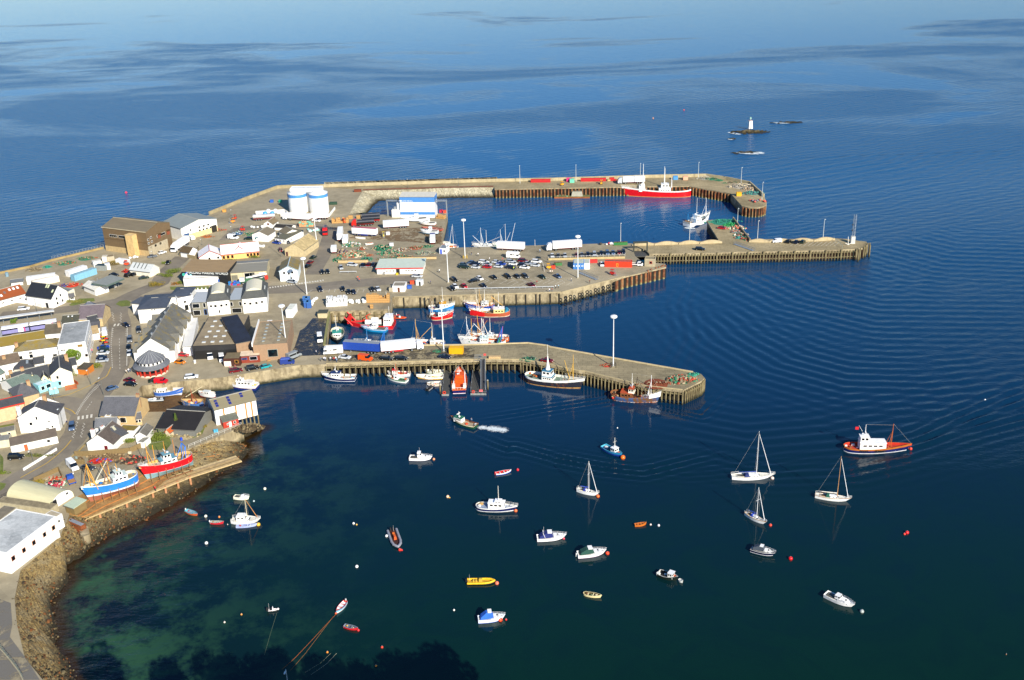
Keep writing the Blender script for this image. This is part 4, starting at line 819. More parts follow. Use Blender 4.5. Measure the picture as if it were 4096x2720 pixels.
# station and railway
house('station_building','stone station building with steep purple grey slate roof','railway station',('A',985,1338),('A',1278,1322),('A',1112,1205),3.4,'along',3.4,C('#c4ae82',.9,.15),slate('#6b6064'),.4,trim='#a9a6a0',wins='f .75 .8 1 1.6')
house('station_building','hipped cross roof of the station rising behind the main slope','railway station',('A',1020,1262),('A',1260,1220),6,3.2,'along',3.0,C('#c4ae82',.9,.15),slate('#565a66'),.3,hip=3)
house('station_building','low dark roofed station annex with two small rooflights','railway station',('A',775,1388),('A',972,1372),('A',800,1300),3.0,'along',1.6,C('#b89f74',.9),slate('#4a4a3e',.2),.3,lights='.35 .35 .5 .5;.6 .35 .5 .5')
def train(q0,q1,label,n):
    a,b=PL(q0)[0],PL(q1)[0]; d=(b-a); L=d.length; rz=math.atan2(d.y,d.x)
    for i in range(n):
        c=a+d*(i+.5)/n; o=thing('railway_carriage',label[i],'train carriage',c,rz,'passenger train at the platform'); l=L/n-.5
        m=MB(); m.box(-l/2,-1.35,.9,l/2,1.35,2.9,C('#8482b4')); m.box(-l/2,-1.37,2.3,l/2,1.37,2.8,glass()); m.obj('body',o)
        m=MB(); m.box(-l/2,-1.38,2.8,l/2,1.38,3.5,C('#ecebf0'),None,.45,0); m.obj('roof',o)
        m=MB(); m.box(l*.1,-1.4,.95,l*.3,-1.36,2.9,C('#e8e6f0')); m.box(l*.32,-1.4,.95,l*.36,-1.36,2.9,C('#c43c78')); m.obj('livery_band',o)
        for k in (-.36,.36): m=MB(); m.box(l*k-1.6,-1.1,.1,l*k+1.6,1.1,.9,DARK); m.obj('bogie',o)
train('A -330 1600;A 0 1490'.replace(';',' ;').split(';')[0],'A 735 1440',['purple and white carriage at the picture edge','middle purple and white carriage of the train','front purple and white carriage nearest the station'],3)
o=thing('platform_canopy','long pale station platform canopy beside the train','canopy',w('A',0,1395)); a=MB(); q=[p-w('A',0,1395) for p in PL('A -300 1445;A 690 1310;A 700 1330;A -300 1470')]; a.prism([(p.x,p.y) for p in q],3.0,3.25,C('#d6d6d2'),None,True); a.obj('roof',o)
for k in range(6): p=w('A',-100+150*k,1410-20*k)-w('A',0,1395); a=MB(); a.box(p.x-.1,p.y-.1,0,p.x+.1,p.y+.1,3.05,STEEL); a.obj('post',o)
# white terrace blocks
house('terrace_building','long white terrace with moss yellowed tan roof beside the railway','terrace',('G',-500,760),('G',650,570),('G',640,440),6.6,'along',1.6,WHITE,YMOSS,.3,wins='f .72 3.6 1.1 1.3 3 .95')
house('terrace_building','white link block with plain dark roof next to the mossy terrace','terrace',('G',655,492),('G',872,472),8,7.6,'along',2.0,WHITE,C('#5d5546',.9,.25,.5),.3,chim='.95 .3 1.0',wins='f .6 4.5 1.0 1.2')
house('terrace_building','white rear wing with hipped tan and yellow roof and several windows','terrace',('G',205,752),('G',838,668),('G',255,640),6.4,'along',1.8,WHITE,slate('#7c7050',.45),.3,hip=4,wins='f .12 3.2 1 1.2;f .36 4.8 1 .6;f .36 3.2 1.1 1.3;f .5 2.2 .6 .7;f .62 2.4 .9 1.2;f .9 2.2 1.3 1.2',chim='.05 .4 .2')
o=house('hotel','big white hotel block with pale grey flat roof and brown name board','hotel',('G',838,662),('G',1243,610),('G',1292,300),8.6,'flat',.15,WHITE,groundmat('felt_roof','#a9abaa','#8c8f8e','#c6c8c6',.15,.6),wins='f .12 6.3 .5 .5 2 .2;f .3 4.2 .9 1.0;f .95 3 .9 1;r .1 5.5 .9 1.2 6 .9;r .1 1.2 .9 1.8 6 .9',lights='.4 .7 1.2 .8 #8a8c8a')
a=MB(); a.box(o['_L']*.7,-.14,7.0,o['_L']*.88,-.0,7.9,C('#8a6a30')); a.obj('name_board',o)
house('shed_roof','small flat tan roofed store beside the hotel','outbuilding',('G',1320,500),('G',1445,478),5,2.6,'mono',1.2,WHITE,C('#b39a70',.9),.1)
house('lean_to','red walled lean-to with pale sheet roof behind the cottages','outbuilding',('G',290,925),('G',480,905),3,2.4,'mono',.3,C('#c4452a'),C('#b6b3ac'),.2)
house('cottage','white cottage with brown slate roof behind the dark roofed row','cottage',('G',-60,960),('G',285,888),('G',205,790),4.2,'along',1.8,WHITE,C('#6b5c4c',.9,.2),.3,chim='.4 .3 .3')
house('cottage','dark hip roofed cottage with flat rooflight between the terraces','cottage',('G',200,1005),('G',480,970),6,2.6,'along',1.8,C('#d9d2c0'),SLD,.3,hip=2.5,lights='.7 .2 .8 1.2 #7d8790')
house('cottage','row of dark slate roofed cottages with yellow dormers','cottage',('G',210,1225),('G',735,1098),('G',160,1110),3.0,'along',2.6,C('#efe6c8'),SLD,.3,chim='.0 .5 .8;.32 .5 .9',wins='f .25 1 .9 1;f .75 1 .9 1')
for x,y in ((285,1165),(485,1125),(655,1130)):
    o=house('dormer_porch','yellow gabled dormer on the dark roofed cottage row, '+{285:'leftmost',485:'middle with arched window',655:'rightmost'}[x],'dormer',('G',x-52,y+20),('G',x+40,y+2),3,2.2,'across',1.3,C('#efe2b0'),SLD,.2,wins='f .5 .8 .7 1.1',z0=G+1.0)
o=house('corner_house','tall white gabled house with pale blue ground floor on the bend','house',('G',735,1102),('G',1046,1046),9.5,4.9,'across',2.4,C('#f2ecd2',.6,.05),SLD,.25,wins='f .3 3.3 .7 1;f .35 .9 .8 1.2',chim='.85 .9 .7')
a=MB(); a.box(-1,-.06,0,o['_L']*.42,-.0,2.6,C('#92d2dc')); a.box(o['_L']*.55,-3.5,0,o['_L']*1.1,0,.25,C('#b5602e')); a.obj('painted_panel',o)
o=house('shop_extension','pale blue shopfront with flat roof below the tall white house','shop',('G',560,1262),('G',745,1195),4,2.6,'flat',.2,C('#92d2dc'),C('#cfe6ea'),wins='f .3 .9 1 1.2;f .75 1 1.4 1.2')
house('shop_extension','pale blue walled yard at the end of the shopfront','shop',('G',715,1340),('G',850,1310),3,1.2,'flat',.3,C('#92d2dc'),C('#e6e2d6'))
house('garden_bar','orange walled garden shelter with brown roof beside the ivy','shelter',('G',1128,1000),('G',1258,1012),4,2.2,'mono',.4,C('#c4742c'),C('#4a4234'),.2)
house('corner_house','black roofed wing behind the tall white house, three stepped ridges','house',('G',990,960),('G',1115,935),5,3.6,'along',1.6,WHITE,SLD,.2)
house('corner_house','black roofed back wing nearest the round tree','house',('G',820,920),('G',960,880),4,3.6,'along',1.6,WHITE,SLD,.2)
house('gable_house','white gabled house with dark red oval sign at the left edge','house',('G',5,1190),('G',225,1305),9,2.7,'across',2.0,WHITE,slate('#6b7a70'),.3)
o=COL.objects[-1]
house('salmon_house','pink walled house with black slate roof and red eaves','house',('M',-260,545),('M',345,405),('M',-40,420),4.8,'along',1.8,C('#e0b48c'),slate('#34363c'),.3,trim='#c4321e')
house('rear_house','grey slate hipped roof house behind the big white gable','house',('M',240,340),('M',560,250),9,4.2,'along',2.6,C('#c8ab80'),SL,.3,hip=3,chim='.75 .4 .7')
o=house('gable_house','big white gabled house with hipped slate roof and two chimneys','house',('M',252,618),('M',832,572),('M',205,480),5.6,'across',3.3,WHITE,slate('#4b4a4c'),.3,chim='.07 .05 .1 #f2f0ea;.62 .75 .9',hip=3,wins='f .47 4.3 .5 1;f .76 3.3 .8 .3;f .82 1.2 .5 .6;f .3 2.6 .8 .9;f .68 .8 1 .3')
house('long_store','long low white shed with plain brown roof and rounded end','shed',('M',150,1035),('M',832,886),('M',135,960),2.5,'mono',.8,WHITE,C('#6c6054',.9,.15,.5),.1,door='f .31 1.0 1.9 #b05a30',wins='f .8 1.0 .8 .8')
house('long_store','grey flat roofed garage adjoining the long white shed','garage',('M',-150,985),('M',132,945),4,2.4,'flat',0,C('#cbc4a8'),C('#8b8a80'))
# church-like stone hall and cottages on the point
house('stone_hall','tan stone hall with big grey slate roof and chimney by the zebra crossing','hall',('M',1462,582),('M',1955,582),('M',1978,348),4.0,'along',3.6,C('#c9ab78',.9,.12,.6),slate('#5c5c60'),.3,chim='.97 .5 .7',wins='f .62 1.4 1.1 1.6 1;f .68 1.4 1.1 1.6 1')
house('stone_hall_porch','white flat topped bay with yellow chimney pots on the stone hall','porch',('M',1525,610),('M',1605,608),2,4.0,'flat',.2,WHITE,C('#d8c08a'))
o=house('cottage','white cottage with broad front gable and brown slate roof','cottage',('M',1262,985),('M',1642,1003),8.5,2.7,'across',2.9,WHITE,slate('#5a5048'),.25,chim='.3 .05 1.2 #f2f0ea',door='f .72 1.0 1.9 #6a1420')
house('cottage','white cottage wing with hipped dark slate roof and rooflight','cottage',('M',1645,948),('M',1862,838),6,2.7,'along',2.4,WHITE,slate('#47484c'),.25,hip=2,chim='.1 .8 .6 #f2f0ea',lights='.5 .3 .8 1 #b8b49a',door='f .2 1.1 .4 #6a1420')
house('cottage','grey slate cross wing behind the broad gabled cottage','cottage',('M',1385,760),('M',1690,745),4,3.0,'along',2.0,WHITE,slate('#66686c'),.2)
house('flat_annex','white annex with mossy brown flat roof beside the cottages','outbuilding',('M',1705,805),('M',1960,818),('M',2020,735),2.6,'flat',0,WHITE,slate('#6a6034',.8))
house('white_shed','white gable shed with grey brown roof next to the black boathouse','shed',('N',148,1062),('N',302,1062),('N',462,940),2.5,'across',1.1,WHITE,slate('#6c675c'),.2)
house('white_shed','smallest white shed with flat grey roof in front of the gable shed','shed',('N',172,1160),('N',268,1172),3.5,1.8,'flat',0,WHITE,C('#8b8778'))
house('black_boathouse','wide low boathouse with black felt roof and planked side','boathouse',('N',476,948),('N',1012,982),15,2.4,'along',2.3,planks('#7a7a74','X',2),C('#23201f',.7,.2,.4),.4)
house('garden_hut','small hut with orange roof beside the dark conifer','hut',('N',585,1010),('N',650,1020),('N',700,955),1.9,'across',.9,C('#d8c8a8'),C('#c25a22',.7,.2,1),.25)
o=house('boat_shed','white slipway boat shed with tan sheet roof, blue rooflights and stilts','boat shed',('N',1303,693),('N',1908,543),8.5,5.4,'along',1.7,C('#f0eee6',.6,.06,.8,0,.15),sheetroof('#8d8468',.35),.2,
 lights='.1 .08 .9 .8 #2c3478;.1 .2 .9 .8 #2c3478;.1 .33 .9 .6 #2c3478;.4 .06 .9 .9 #2c3478;.4 .2 .9 .9 #2c3478;.4 .34 .9 .8 #2c3478;.72 .25 .9 .8 #2c3478;.72 .38 .9 .7 #2c3478')
a=MB(); L_=o['_L'];
for u in (.19,.48,.72,.86): a.box(L_*u,-.04,0,L_*u+.45,-.0,5.2,C('#b57a34',.9,.3,1))
a.obj('rust_stripe',o)
a=MB(); a.box(-.1,1.6,0,-.0,4.6,4.2,C('#1f2c40')); a.box(-.06,0,0,-.0,8.4,5.3,C('#8a94a0')); a.obj('sliding_door',o)
for k in range(5): 
    a=MB(); a.box(L_*(.6+.095*k),-.1,-6,L_*(.6+.095*k)+.4,.3,0,pilemat()); a.obj('stilt',o)
house('red_hut','small red painted timber hut with grey felt roof and white door','hut',('N',1428,868),('N',1650,812),3.2,2.3,'mono',.5,C('#b03420',.7,.1),C('#66685c',.8),.2,door='f .45 .8 1.8 #ece8e0',wins='f .75 .9 .5 .7;f .3 .9 .4 .5')
# quonset hut
pA=w('O',105,548); pB=w('O',745,712); pC=w('O',1012,650); u=(pB-pA); LL=u.length; u.normalize(); n=Vector((-u.y,u.x,0)); Wd=8.2
o=thing('arched_hut','cream round-roofed corrugated hut with white end wall','hut',pA,math.atan2(u.y,u.x))
a=MB(); N_=16; prof=[(Wd/2-Wd/2*math.cos(math.pi*i/N_),3.5*math.sin(math.pi*i/N_)**.75) for i in range(N_+1)]; cm=sheetroof('#d6cfa6',.35)
vs=[(x,y,z) for y,z in prof for x in (0,LL+.2)]; a.add(vs,[(2*i,2*i+1,2*i+3,2*i+2) for i in range(N_)],cm,True); a.obj('roof',o)
a=MB(); a.add([(LL,y,z-.03) for y,z in prof],[tuple(range(N_+1))],WHITE); a.box(LL,.4,0,LL+.06,2.4,2.5,DARK); a.box(LL,Wd*.72,1.8,LL+.05,Wd*.72+.7,2.3,DARK); a.obj('end_wall',o)
house('arched_hut_leanto','flat grey lean-to roof along the arched hut','outbuilding',('O',-60,575),('O',735,690),3,2.0,'flat',0,C('#b8ac8c'),C('#8d8064',.9,.3),.0)
o=house('boatyard_building','huge white harbour workshop with pale grey roof at the lower left','workshop',('O',93,1325),('O',812,787),('O',250,672),6.6,'flat',.12,WHITE,groundmat('white_felt_roof','#c9cbc8','#a4a8a8','#dedfdc',.15,.6),z0=G-.6,wins='f .09 3.6 .9 1.1 1 .09 #b0603a;f .3 3.6 .9 1.1 1 .3 #c07a50;f .5 3.6 .9 1.1 1 .5 #c07a50;f .72 3.6 .9 1.1 1 .72 #d0a080;f .91 3.6 .9 1.1 1 .9 #d0905a')
house('boatyard_building','low white end block of the workshop facing the slipway','workshop',('O',815,800),('O',905,745),4,4.0,'flat',0,WHITE,C('#b7a98c'),wins='f .3 2.2 .5 .6')
house('boatyard_store','grey flat roofed store behind the white workshop','store',('O',-50,880),('O',255,655),('O',150,560),4.6,'flat',0,C('#c4b898'),C('#7d7462',.9,.2),.0)
house('slip_shed','open plank shed with pale green roof by the slipway','shed',('O',945,625),('O',1075,668),('O',1240,560),2.2,'mono',.2,planks('#8a7448','X',2),sheetroof('#c2d0b4',.4),.25)
o=house('winch_house','rusty winch house with narrow grey roof above the beach','winch house',('O',962,845),('O',1175,935),1.6,2.2,'flat',0,rust('#a4461e'),C('#8d949c'),.2,z0=2.4)
o=thing('slip_block','concrete slip head block above the beach','slipway',(0,0,0)); a=MB(); a.prism([(p.x,p.y) for p in PL('O 1150 960;O 1200 1000;O 1290 960;O 1260 840;O 1130 850')],-1,3.2,quay()); a.obj('block',o)
# --- council building and arcade (H)
WR=slate('#454c58')
house('health_centre','white block with slate blue flat topped roof nearest the roundabout','public building',('H',158,428),('H',512,404),('H',300,255),6.0,'along',1.4,WHITE,WR,.4,hip=4,wins='f .5 5.0 .4 .5 2 .6')
house('health_centre','low left wing of the white slate roofed public building','public building',('H',82,346),('H',190,355),6,5.0,'along',1.2,WHITE,WR,.4,hip=2)
house('health_centre','rear wing with wide slate blue roof by the grass bank','public building',('H',560,270),('H',790,264),('H',575,160),6.6,'along',1.2,WHITE,WR,.4,hip=3,wins='f .6 3.5 .6 1.2')
house('health_centre','white east wing of the public building with tall windows','public building',('H',655,300),('H',850,262),5,6.6,'flat',.2,WHITE,C('#8a8070'),wins='f .45 4.4 .9 .8;f .5 1.2 1.4 2.2')
house('health_centre','brown flat roofed courtyard terrace of the public building','public building',('H',545,435),('H',690,432),7,2.8,'flat',.4,WHITE,C('#a89470',.9))
GR_=slate('#66645c',.28)
o=house('arcade','long white shopping arcade with ridged grey slate roof','shopping arcade',('H',150,940),('H',545,918),('H',640,480),5.6,'across',4.2,WHITE,GR_,.3)
L_,d_,s_=o['_L'],o['_d'],o['_s']
for k in range(5):
    for sx in (0,1):
        f=MB(); x=-1.6 if sx==0 else L_-4.4; y0=d_*(.02+.2*k); f.box(x,y0,0,x+6.0,y0+5.2,4.4-.3*k*0,WHITE); 
        zz=4.4; tp=zz+2.6; vs=[(x-.3,y0-.3,zz),(x+6.3,y0-.3,zz),(x+6.3,y0+2.6,tp),(x-.3,y0+2.6,tp),(x-.3,y0+5.5,zz),(x+6.3,y0+5.5,zz)]
        f.add(vs,[(0,1,2,3),(3,2,5,4)],GR_); f.add([(x,y0,zz),(x,y0+5.2,zz),(x,y0+2.6,tp-.2),(x+6,y0,zz),(x+6,y0+5.2,zz),(x+6,y0+2.6,tp-.2)],[(0,2,1),(3,4,5)],WHITE); f.obj('cross_gable',o)
    a=MB(); a.box(L_*.5-.8,d_*(.1+.2*k),9.6,L_*.5-.2,d_*(.1+.2*k)+.5,10.4,STEEL); a.obj('roof_vent',o)
c=w('H',288,1300); c.y+=5.6
o=thing('rotunda_cafe','round corner cafe with slate cone roof, red walls and big windows','cafe',c)
r=5.3; n=18; RED=C('#c03a28'); 
a=MB(); a.lathe((0,0,0),[(r,0),(r,.7)],n,C('#d8c8b4'),False); a.lathe((0,0,0),[(r-.1,.7),(r-.1,1.5)],n,C('#8a1f16'),False); a.lathe((0,0,0),[(r-.15,1.5),(r-.15,3.2)],n,glass(),False); a.obj('wall',o)
for k in range(n):
    q=2*math.pi*k/n; a=MB(); a.box(-.25,-.25,.5,.25,.25,3.3,RED); a.obj('column',o,(r*math.cos(q),r*math.sin(q),0),q)
a=MB(); a.lathe((0,0,0),[(r+1.0,2.9),(r+1.0,3.1),(r-.7,4.1)],n,slate('#6a6c70'),False); a.lathe((0,0,0),[(r-.7,4.0),(r-.7,5.2)],n,WHITE,False); a.lathe((0,0,0),[(r-.5,5.0),(r-.5,5.2),(.2,8.3)],n,slate('#62646a'),False); a.obj('roof',o)
for k in range(10): 
    q=math.pi+math.pi*(k+.5)/10; a=MB(); a.box(-.3,-.12,4.25,.3,.12,4.95,DARK); a.obj('clerestory_window',o,((r-.68)*math.cos(q),(r-.68)*math.sin(q),0),q+math.pi/2)
for k in range(n):
    q=2*math.pi*k/n; a=MB(); a.cyl((0,0,8.35),((r-.5)*math.cos(q),(r-.5)*math.sin(q),5.25),.07,.07,4,C('#a8aaa8')); a.obj('roof_rib',o)
# --- modern white offices
def mansard(label,B_,C_,dep,h,wins):
    o=house('harbour_offices',label,'office building',B_,C_,dep,h,'flat',0,WHITE,C('#55544c'),0,wins=wins); L_,d_,s_=o['_L'],o['_d'],o['_s']
    a=MB(); y=sorted((-.4*s_,(d_+.4)*s_)); a.box(-.4,y[0],h,L_+.4,y[1],h+2.3,slate('#4c4d4a'),None,2.6,1.8)
    for k in range(3): a.box(L_-.95,s_*(d_*.45)+k*1.5-1.5,h+.7,L_-.45,s_*(d_*.45)+k*1.5-.8,h+1.5,C('#cfd4d2'))
    a.obj('mansard',o)
    a=MB(); N_=8; x0,x1=1.6,L_-1.6; y0,y1=sorted((2.3*s_,(d_-2.3)*s_)); vs=[(x0+(x1-x0)*i/N_,yy,h+2.28+1.1*math.sin(math.pi*i/N_)) for i in range(N_+1) for yy in (y0,y1)]
    cm=sheetroof('#ddd6bc',.2); a.add(vs,[(2*i,2*i+2,2*i+3,2*i+1) for i in range(N_)],cm); a.add([v for v in vs if v[1]==y0],[tuple(range(N_+1))],cm); a.add([v for v in vs if v[1]==y1],[tuple(range(N_+1))],cm); a.obj('vaulted_roof',o); return o
mansard('left white office pavilion with dark mansard and cream vaulted top',('H',1028,335),('H',1305,308),15,6.0,'f .15 3.6 .8 .8;f .35 3.4 .9 .9 2 .62;f .85 3.6 .8 .8;f .5 .8 .5 1.2')
mansard('right white office pavilion with dark mansard and cream vaulted top',('H',1465,300),('H',1772,272),16,6.2,'f .1 3.8 .8 .8;f .32 3.5 .9 .9 2 .57;f .8 3.8 .8 .8')
house('harbour_offices','grey rendered office link with blue panels left of the pavilions','office building',('H',836,347),('H',1028,338),('H',880,235),5.6,'mono',.5,C('#8a8676'),sheetroof('#b3b8bc',.2),.2,wins='f .25 3.4 2.6 1.6 1 .25 #e8e8e8;f .8 3.4 .9 1.8;f .25 .3 2.6 1.9 1 .25 #e8e8e8;f .82 .3 1 2.2 1 .82 #2c64b4')
house('harbour_offices','grey middle link with pale roof between the two white pavilions','office building',('H',1305,312),('H',1465,306),('H',1335,185),5.8,'mono',.5,C('#7a7564'),sheetroof('#aab2b8',.2),.2,wins='f .15 3.2 .9 1.6;f .85 3.2 .9 1.6;f .5 .3 3.6 1.8')
# fish market
FR=groundmat('market_felt','#a08f72','#877860','#b8a683',.09,.6)
o=house('fish_market','wide flat roofed fish market canopy with rows of rooflights','market hall',('H',838,893),('H',1388,866),('H',1510,505),5.2,'flat',0,C('#2a2a2c'),FR,.2,wname='fascia',lights=';'.join('%.2f %.3f 1.3 .9 #cfd2d0'%(.24+.2*i+0*j,.08+.18*j) for i in range(3) for j in range(5)))
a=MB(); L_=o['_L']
a.box(.3,-.05,0,L_-.3,-.0,3.2,C('#1a1a1a')); a.obj('bay_shade_panel',o)  # flat black panel stands in for the shaded opening under the canopy
house('fish_market','white sloping side roof of the fish market','market hall',('H',720,905),('H',838,893),('H',960,535),3.6,'mono',.0,WHITE,sheetroof('#e9e6de',.2),.1)
house('fish_market','blue black roofed middle bay of the fish market with brick front','market hall',('H',1390,862),('H',1598,822),('H',1690,487),5.8,'mono',1.2,C('#9c7f64',.9),groundmat('blue_roof','#1c2538','#141b2a','#2c3850',.2,.4),.1)
o=house('fish_market','brick walled market block with flat tan roof and small rooflights','market hall',('H',1602,888),('H',2035,858),('H',2118,562),6.0,'flat',.15,C('#a08266',.9,.1,2),FR,wins='f .55 1.4 3.2 2.6 1 .55 #8fa09a',lights=';'.join('%.2f %.3f 1.0 .8 #9aa09c'%(x,.12+.14*j) for x in (.28,.72) for j in range(6)))
a=MB(); a.box(-.35,0,5.6,0,o['_d'],7.2,WHITE); a.obj('parapet_wall',o)
o=house('store_hut','dark brown timber hut with flat roof in front of the market','hut',('H',1226,1052),('H',1436,1046),5.5,2.9,'flat',0,C('#4b2a20'),C('#77694e',.9),wins='f .8 1.2 1 1 1 .8 #d89a3a',door='f .25 2.4 1.9 #efe9dc')
house('store_hut','red brick store with white signs and pale roof beside the brown hut','hut',('H',1445,1018),('H',1682,1003),3,2.8,'mono',.4,C('#8a3a28'),C('#d8c2a6'),.1,wins='f .2 1.4 1.6 .5 1 .2 #4a70c0;f .68 1.1 2.4 1.2 1 .68 #d8d8dc')
house('site_box','white and wood kiosk against the brick wall','kiosk',('H',1690,985),('H',1765,978),2,2.6,'flat',0,C('#d8c08c'),WHITE)
for q,l in (('H 880 1105','first white footed canopy prop'),):
    o=thing('canopy_prop','raking black canopy prop with white foot in front of the market','prop',PL(q)[0]); a=MB(); a.cyl((0,0,0),(-.6,4,5.2),.12,.12,6,DARK); a.obj('strut',o); a=MB(); a.box(-.3,-.3,0,.3,.3,1.2,WHITE); a.obj('foot',o)
house('shipping_container','tall white lorry box parked on the ramp beside the tall lamp mast','container',('H',2012,440),('H',2098,440),('H',2015,360),3.2,'flat',0,WHITE,C('#dcdccc'),wname='shell')
o=thing('boundary_wall','low white wall in front of the aquarium grass bank','wall'); a=MB(); wallrun(a,PL('H 840 215;H 1070 205'),1.0,.3,G,WHITE)
a.obj('panel',o)
for k in range(5): p=PL('H %d %d'%(870+50*k,213-2*k))[0]; a=MB(); a.box(p.x-.2,p.y-.25,G,p.x+.2,p.y+.25,G+1.7,WHITE); a.obj('pillar',o)
o=thing('sea_rail_fence','grey railing along the top of the far left sea wall','railing'); a=MB(); q=resamp(PL('A 650 605;A 1300 452'),18)
for p in q: a.cyl((p.x,p.y+.4,G),(p.x,p.y+.4,G+2.0),.07,.07,5,STEEL)
for z in (1.2,1.9): wallrun(a,[p+Vector((0,.4,0)) for p in q],.1,.08,G+z,STEEL)
a.obj('rail',o)
o=thing('path_railing','white grey railing along the path above the slipway','railing'); a=MB(); q=resamp(PL('N 1700 925;N 925 1255'),10)
for p in q: a.cyl((p.x,p.y+.3,G),(p.x,p.y+.3,G+1.1),.07,.07,5,C('#c4c0b4'))
for z in (.6,1.05): wallrun(a,[p+Vector((0,.3,0)) for p in q],.09,.07,G+z,C('#c4c0b4'))
a.obj('rail',o)
for l,s,h_,m_ in (('low stone wall with white coping beside the courtyard','M 830 1095;M 500 1300;M 345 1395',.8,WHITE),('weathered plank fence behind the slipway boats','M 1095 1180;M 1300 1180;M 1900 1130;M 2060 1060',1.6,planks('#8a744c','X',2)),('short plank fence panel beside the blue pickup','M 1100 1290;M 1240 1300',1.5,planks('#8a744c','X',2)),('timber fence separating the road from the boatyard','M 500 1560;M 640 1500;M 860 1400;M 920 1520',1.4,planks('#8a744c','X',2)),('white garden wall of the black roofed house','A 220 1130;A 380 1150;A 540 1195',1.5,WHITE),('white forecourt wall left of the black roofed house','A 0 1190;A 160 1140;A 230 1120',1.2,WHITE),('brown timber garden fence on the bend','G 1045 1175;G 1140 1235',1.0,C('#a04a22'))):
    a=MB(); wallrun(a,PL(s),h_,.25,G,m_); tag(a.obj('garden_wall' if 'wall' in l else 'timber_fence'),l,'wall' if 'wall' in l else 'fence')
# timber walkway on concrete pillars beside the slip
o=thing('slip_walkway','long timber plank walkway on round concrete pillars along the slipway','walkway'); q=[w('O',1240,820,3.6),w('P',1850,760,3.2),w('N',1700,1432,2.6)]; a=MB()
for i in range(2):
    A_,B_=q[i],q[i+1]; d=(B_-A_).normalized(); nn=Vector((-d.y,d.x,0))
    for k in range(5): 
        e1=A_+nn*(.9*k-.2); e2=B_+nn*(.9*k-.2); f=nn*.8
        a.add([e1,e2,e2+f,e1+f,e1-Vector((0,0,.35)),e2-Vector((0,0,.35)),e2+f-Vector((0,0,.35)),e1+f-Vector((0,0,.35))],[(0,1,2,3),(4,5,1,0),(3,2,6,7),(1,5,6,2),(0,3,7,4)],C(['#c2a878','#9a8258','#b89c6c','#a8906a','#c8b080'][k],.9,.25,1.2))
a.obj('deck',o)
for k in range(9):
    p=q[0].lerp(q[1],k/8); a=MB(); a.cyl((p.x,p.y+.4,-2),(p.x,p.y+.4,3.3),.38,.34,10,C('#b8825a',.9,.2)); a.obj('pillar',o)
# slip rails and cradle ways
sp_=thing('slipway_ramp','brown timber and rail slipway under the two hauled-out boats','slipway'); a=MB()
q=[w('O',1010,780,G-.05),w('P',180,1072,G-.05),w('P',1100,652,G-.05),w('N',925,1275,G-.4),w('N',1300,1180,2.2),w('N',1760,1200,-.5)]; q2=[w('O',1230,840,3.3),w('O',1300,830,3.2),w('P',1400,940,2.9),w('N',900,1480,2.4),w('N',1250,1440,1.6),w('N',1780,1330,-.6)]
n_=30; T1=[p+Vector((0,0,.35)) for p in resamp(q,n_)]; T2=[p+Vector((0,0,.75)) for p in resamp(q2,n_)]; vs=[]
for A_,B_ in zip(T1,T2): vs+=[A_,B_]
a.add(vs,[(2*i,2*i+1,2*i+3,2*i+2) for i in range(n_-1)],groundmat('slip_mud','#a07c48','#7c5a30','#b8925a',.3)); a.obj('ramp',sp_)
for k in (.35,.6,.85):
    a=MB(); T=[A_.lerp(B_,k)+Vector((0,0,.1)) for A_,B_ in zip(T1,T2)]; wallrun_=[]; 
    for i in range(n_-1): a.cyl(T[i],T[i+1],.14,.14,4,C('#b8763a',.9,.2))
    a.obj('rail',sp_)

for l,B_,C_,D_,h_,rf,rs,wl,rm_ in (('white cottage with grey green roof at the left edge above the salmon house',('G',-80,1120),('G',60,1050),5,3.4,'along',1.6,WHITE,slate('#6b7a70')),
 ('small white house with dark roof between the terrace wing and the cottages',('G',500,930),('G',640,905),4,3.0,'along',1.5,WHITE,SLD),
 ('flat grey garage row left of the big white gable house',('M',-100,870),('M',225,805),4,2.2,'flat',0,C('#c8bea0'),C('#7d7b70')),
 ('white terrace end with tan roof at the far left',('G',-300,560),('G',-20,520),8,5,'along',1.6,WHITE,YMOSS),
 ('low white store with grey roof beside the hotel side wall',('G',1300,420),('G',1450,400),4,2.4,'mono',.8,WHITE,SL),
 ('white gabled shop with slate roof beside the zebra crossing garden',('G',1310,330),('G',1440,300),5,2.8,'along',1.6,C('#d8c8a0'),SLD),
 ('small white pump house on the verge left of the roundabout',('A',870,1060),('A',930,1050),3,2.0,'along',.9,WHITE,SL),
 ('low stone outbuilding behind the white cottages on the point',('M',1960,640),('M',2060,620),3,2.4,'along',1.2,C('#c4a878',.9),SL)):
    house('outbuilding',l,'building',B_,C_,D_,h_,rf,rs,wl,rm_,.25,wins='f .3 1 .6 .8 2 .7')
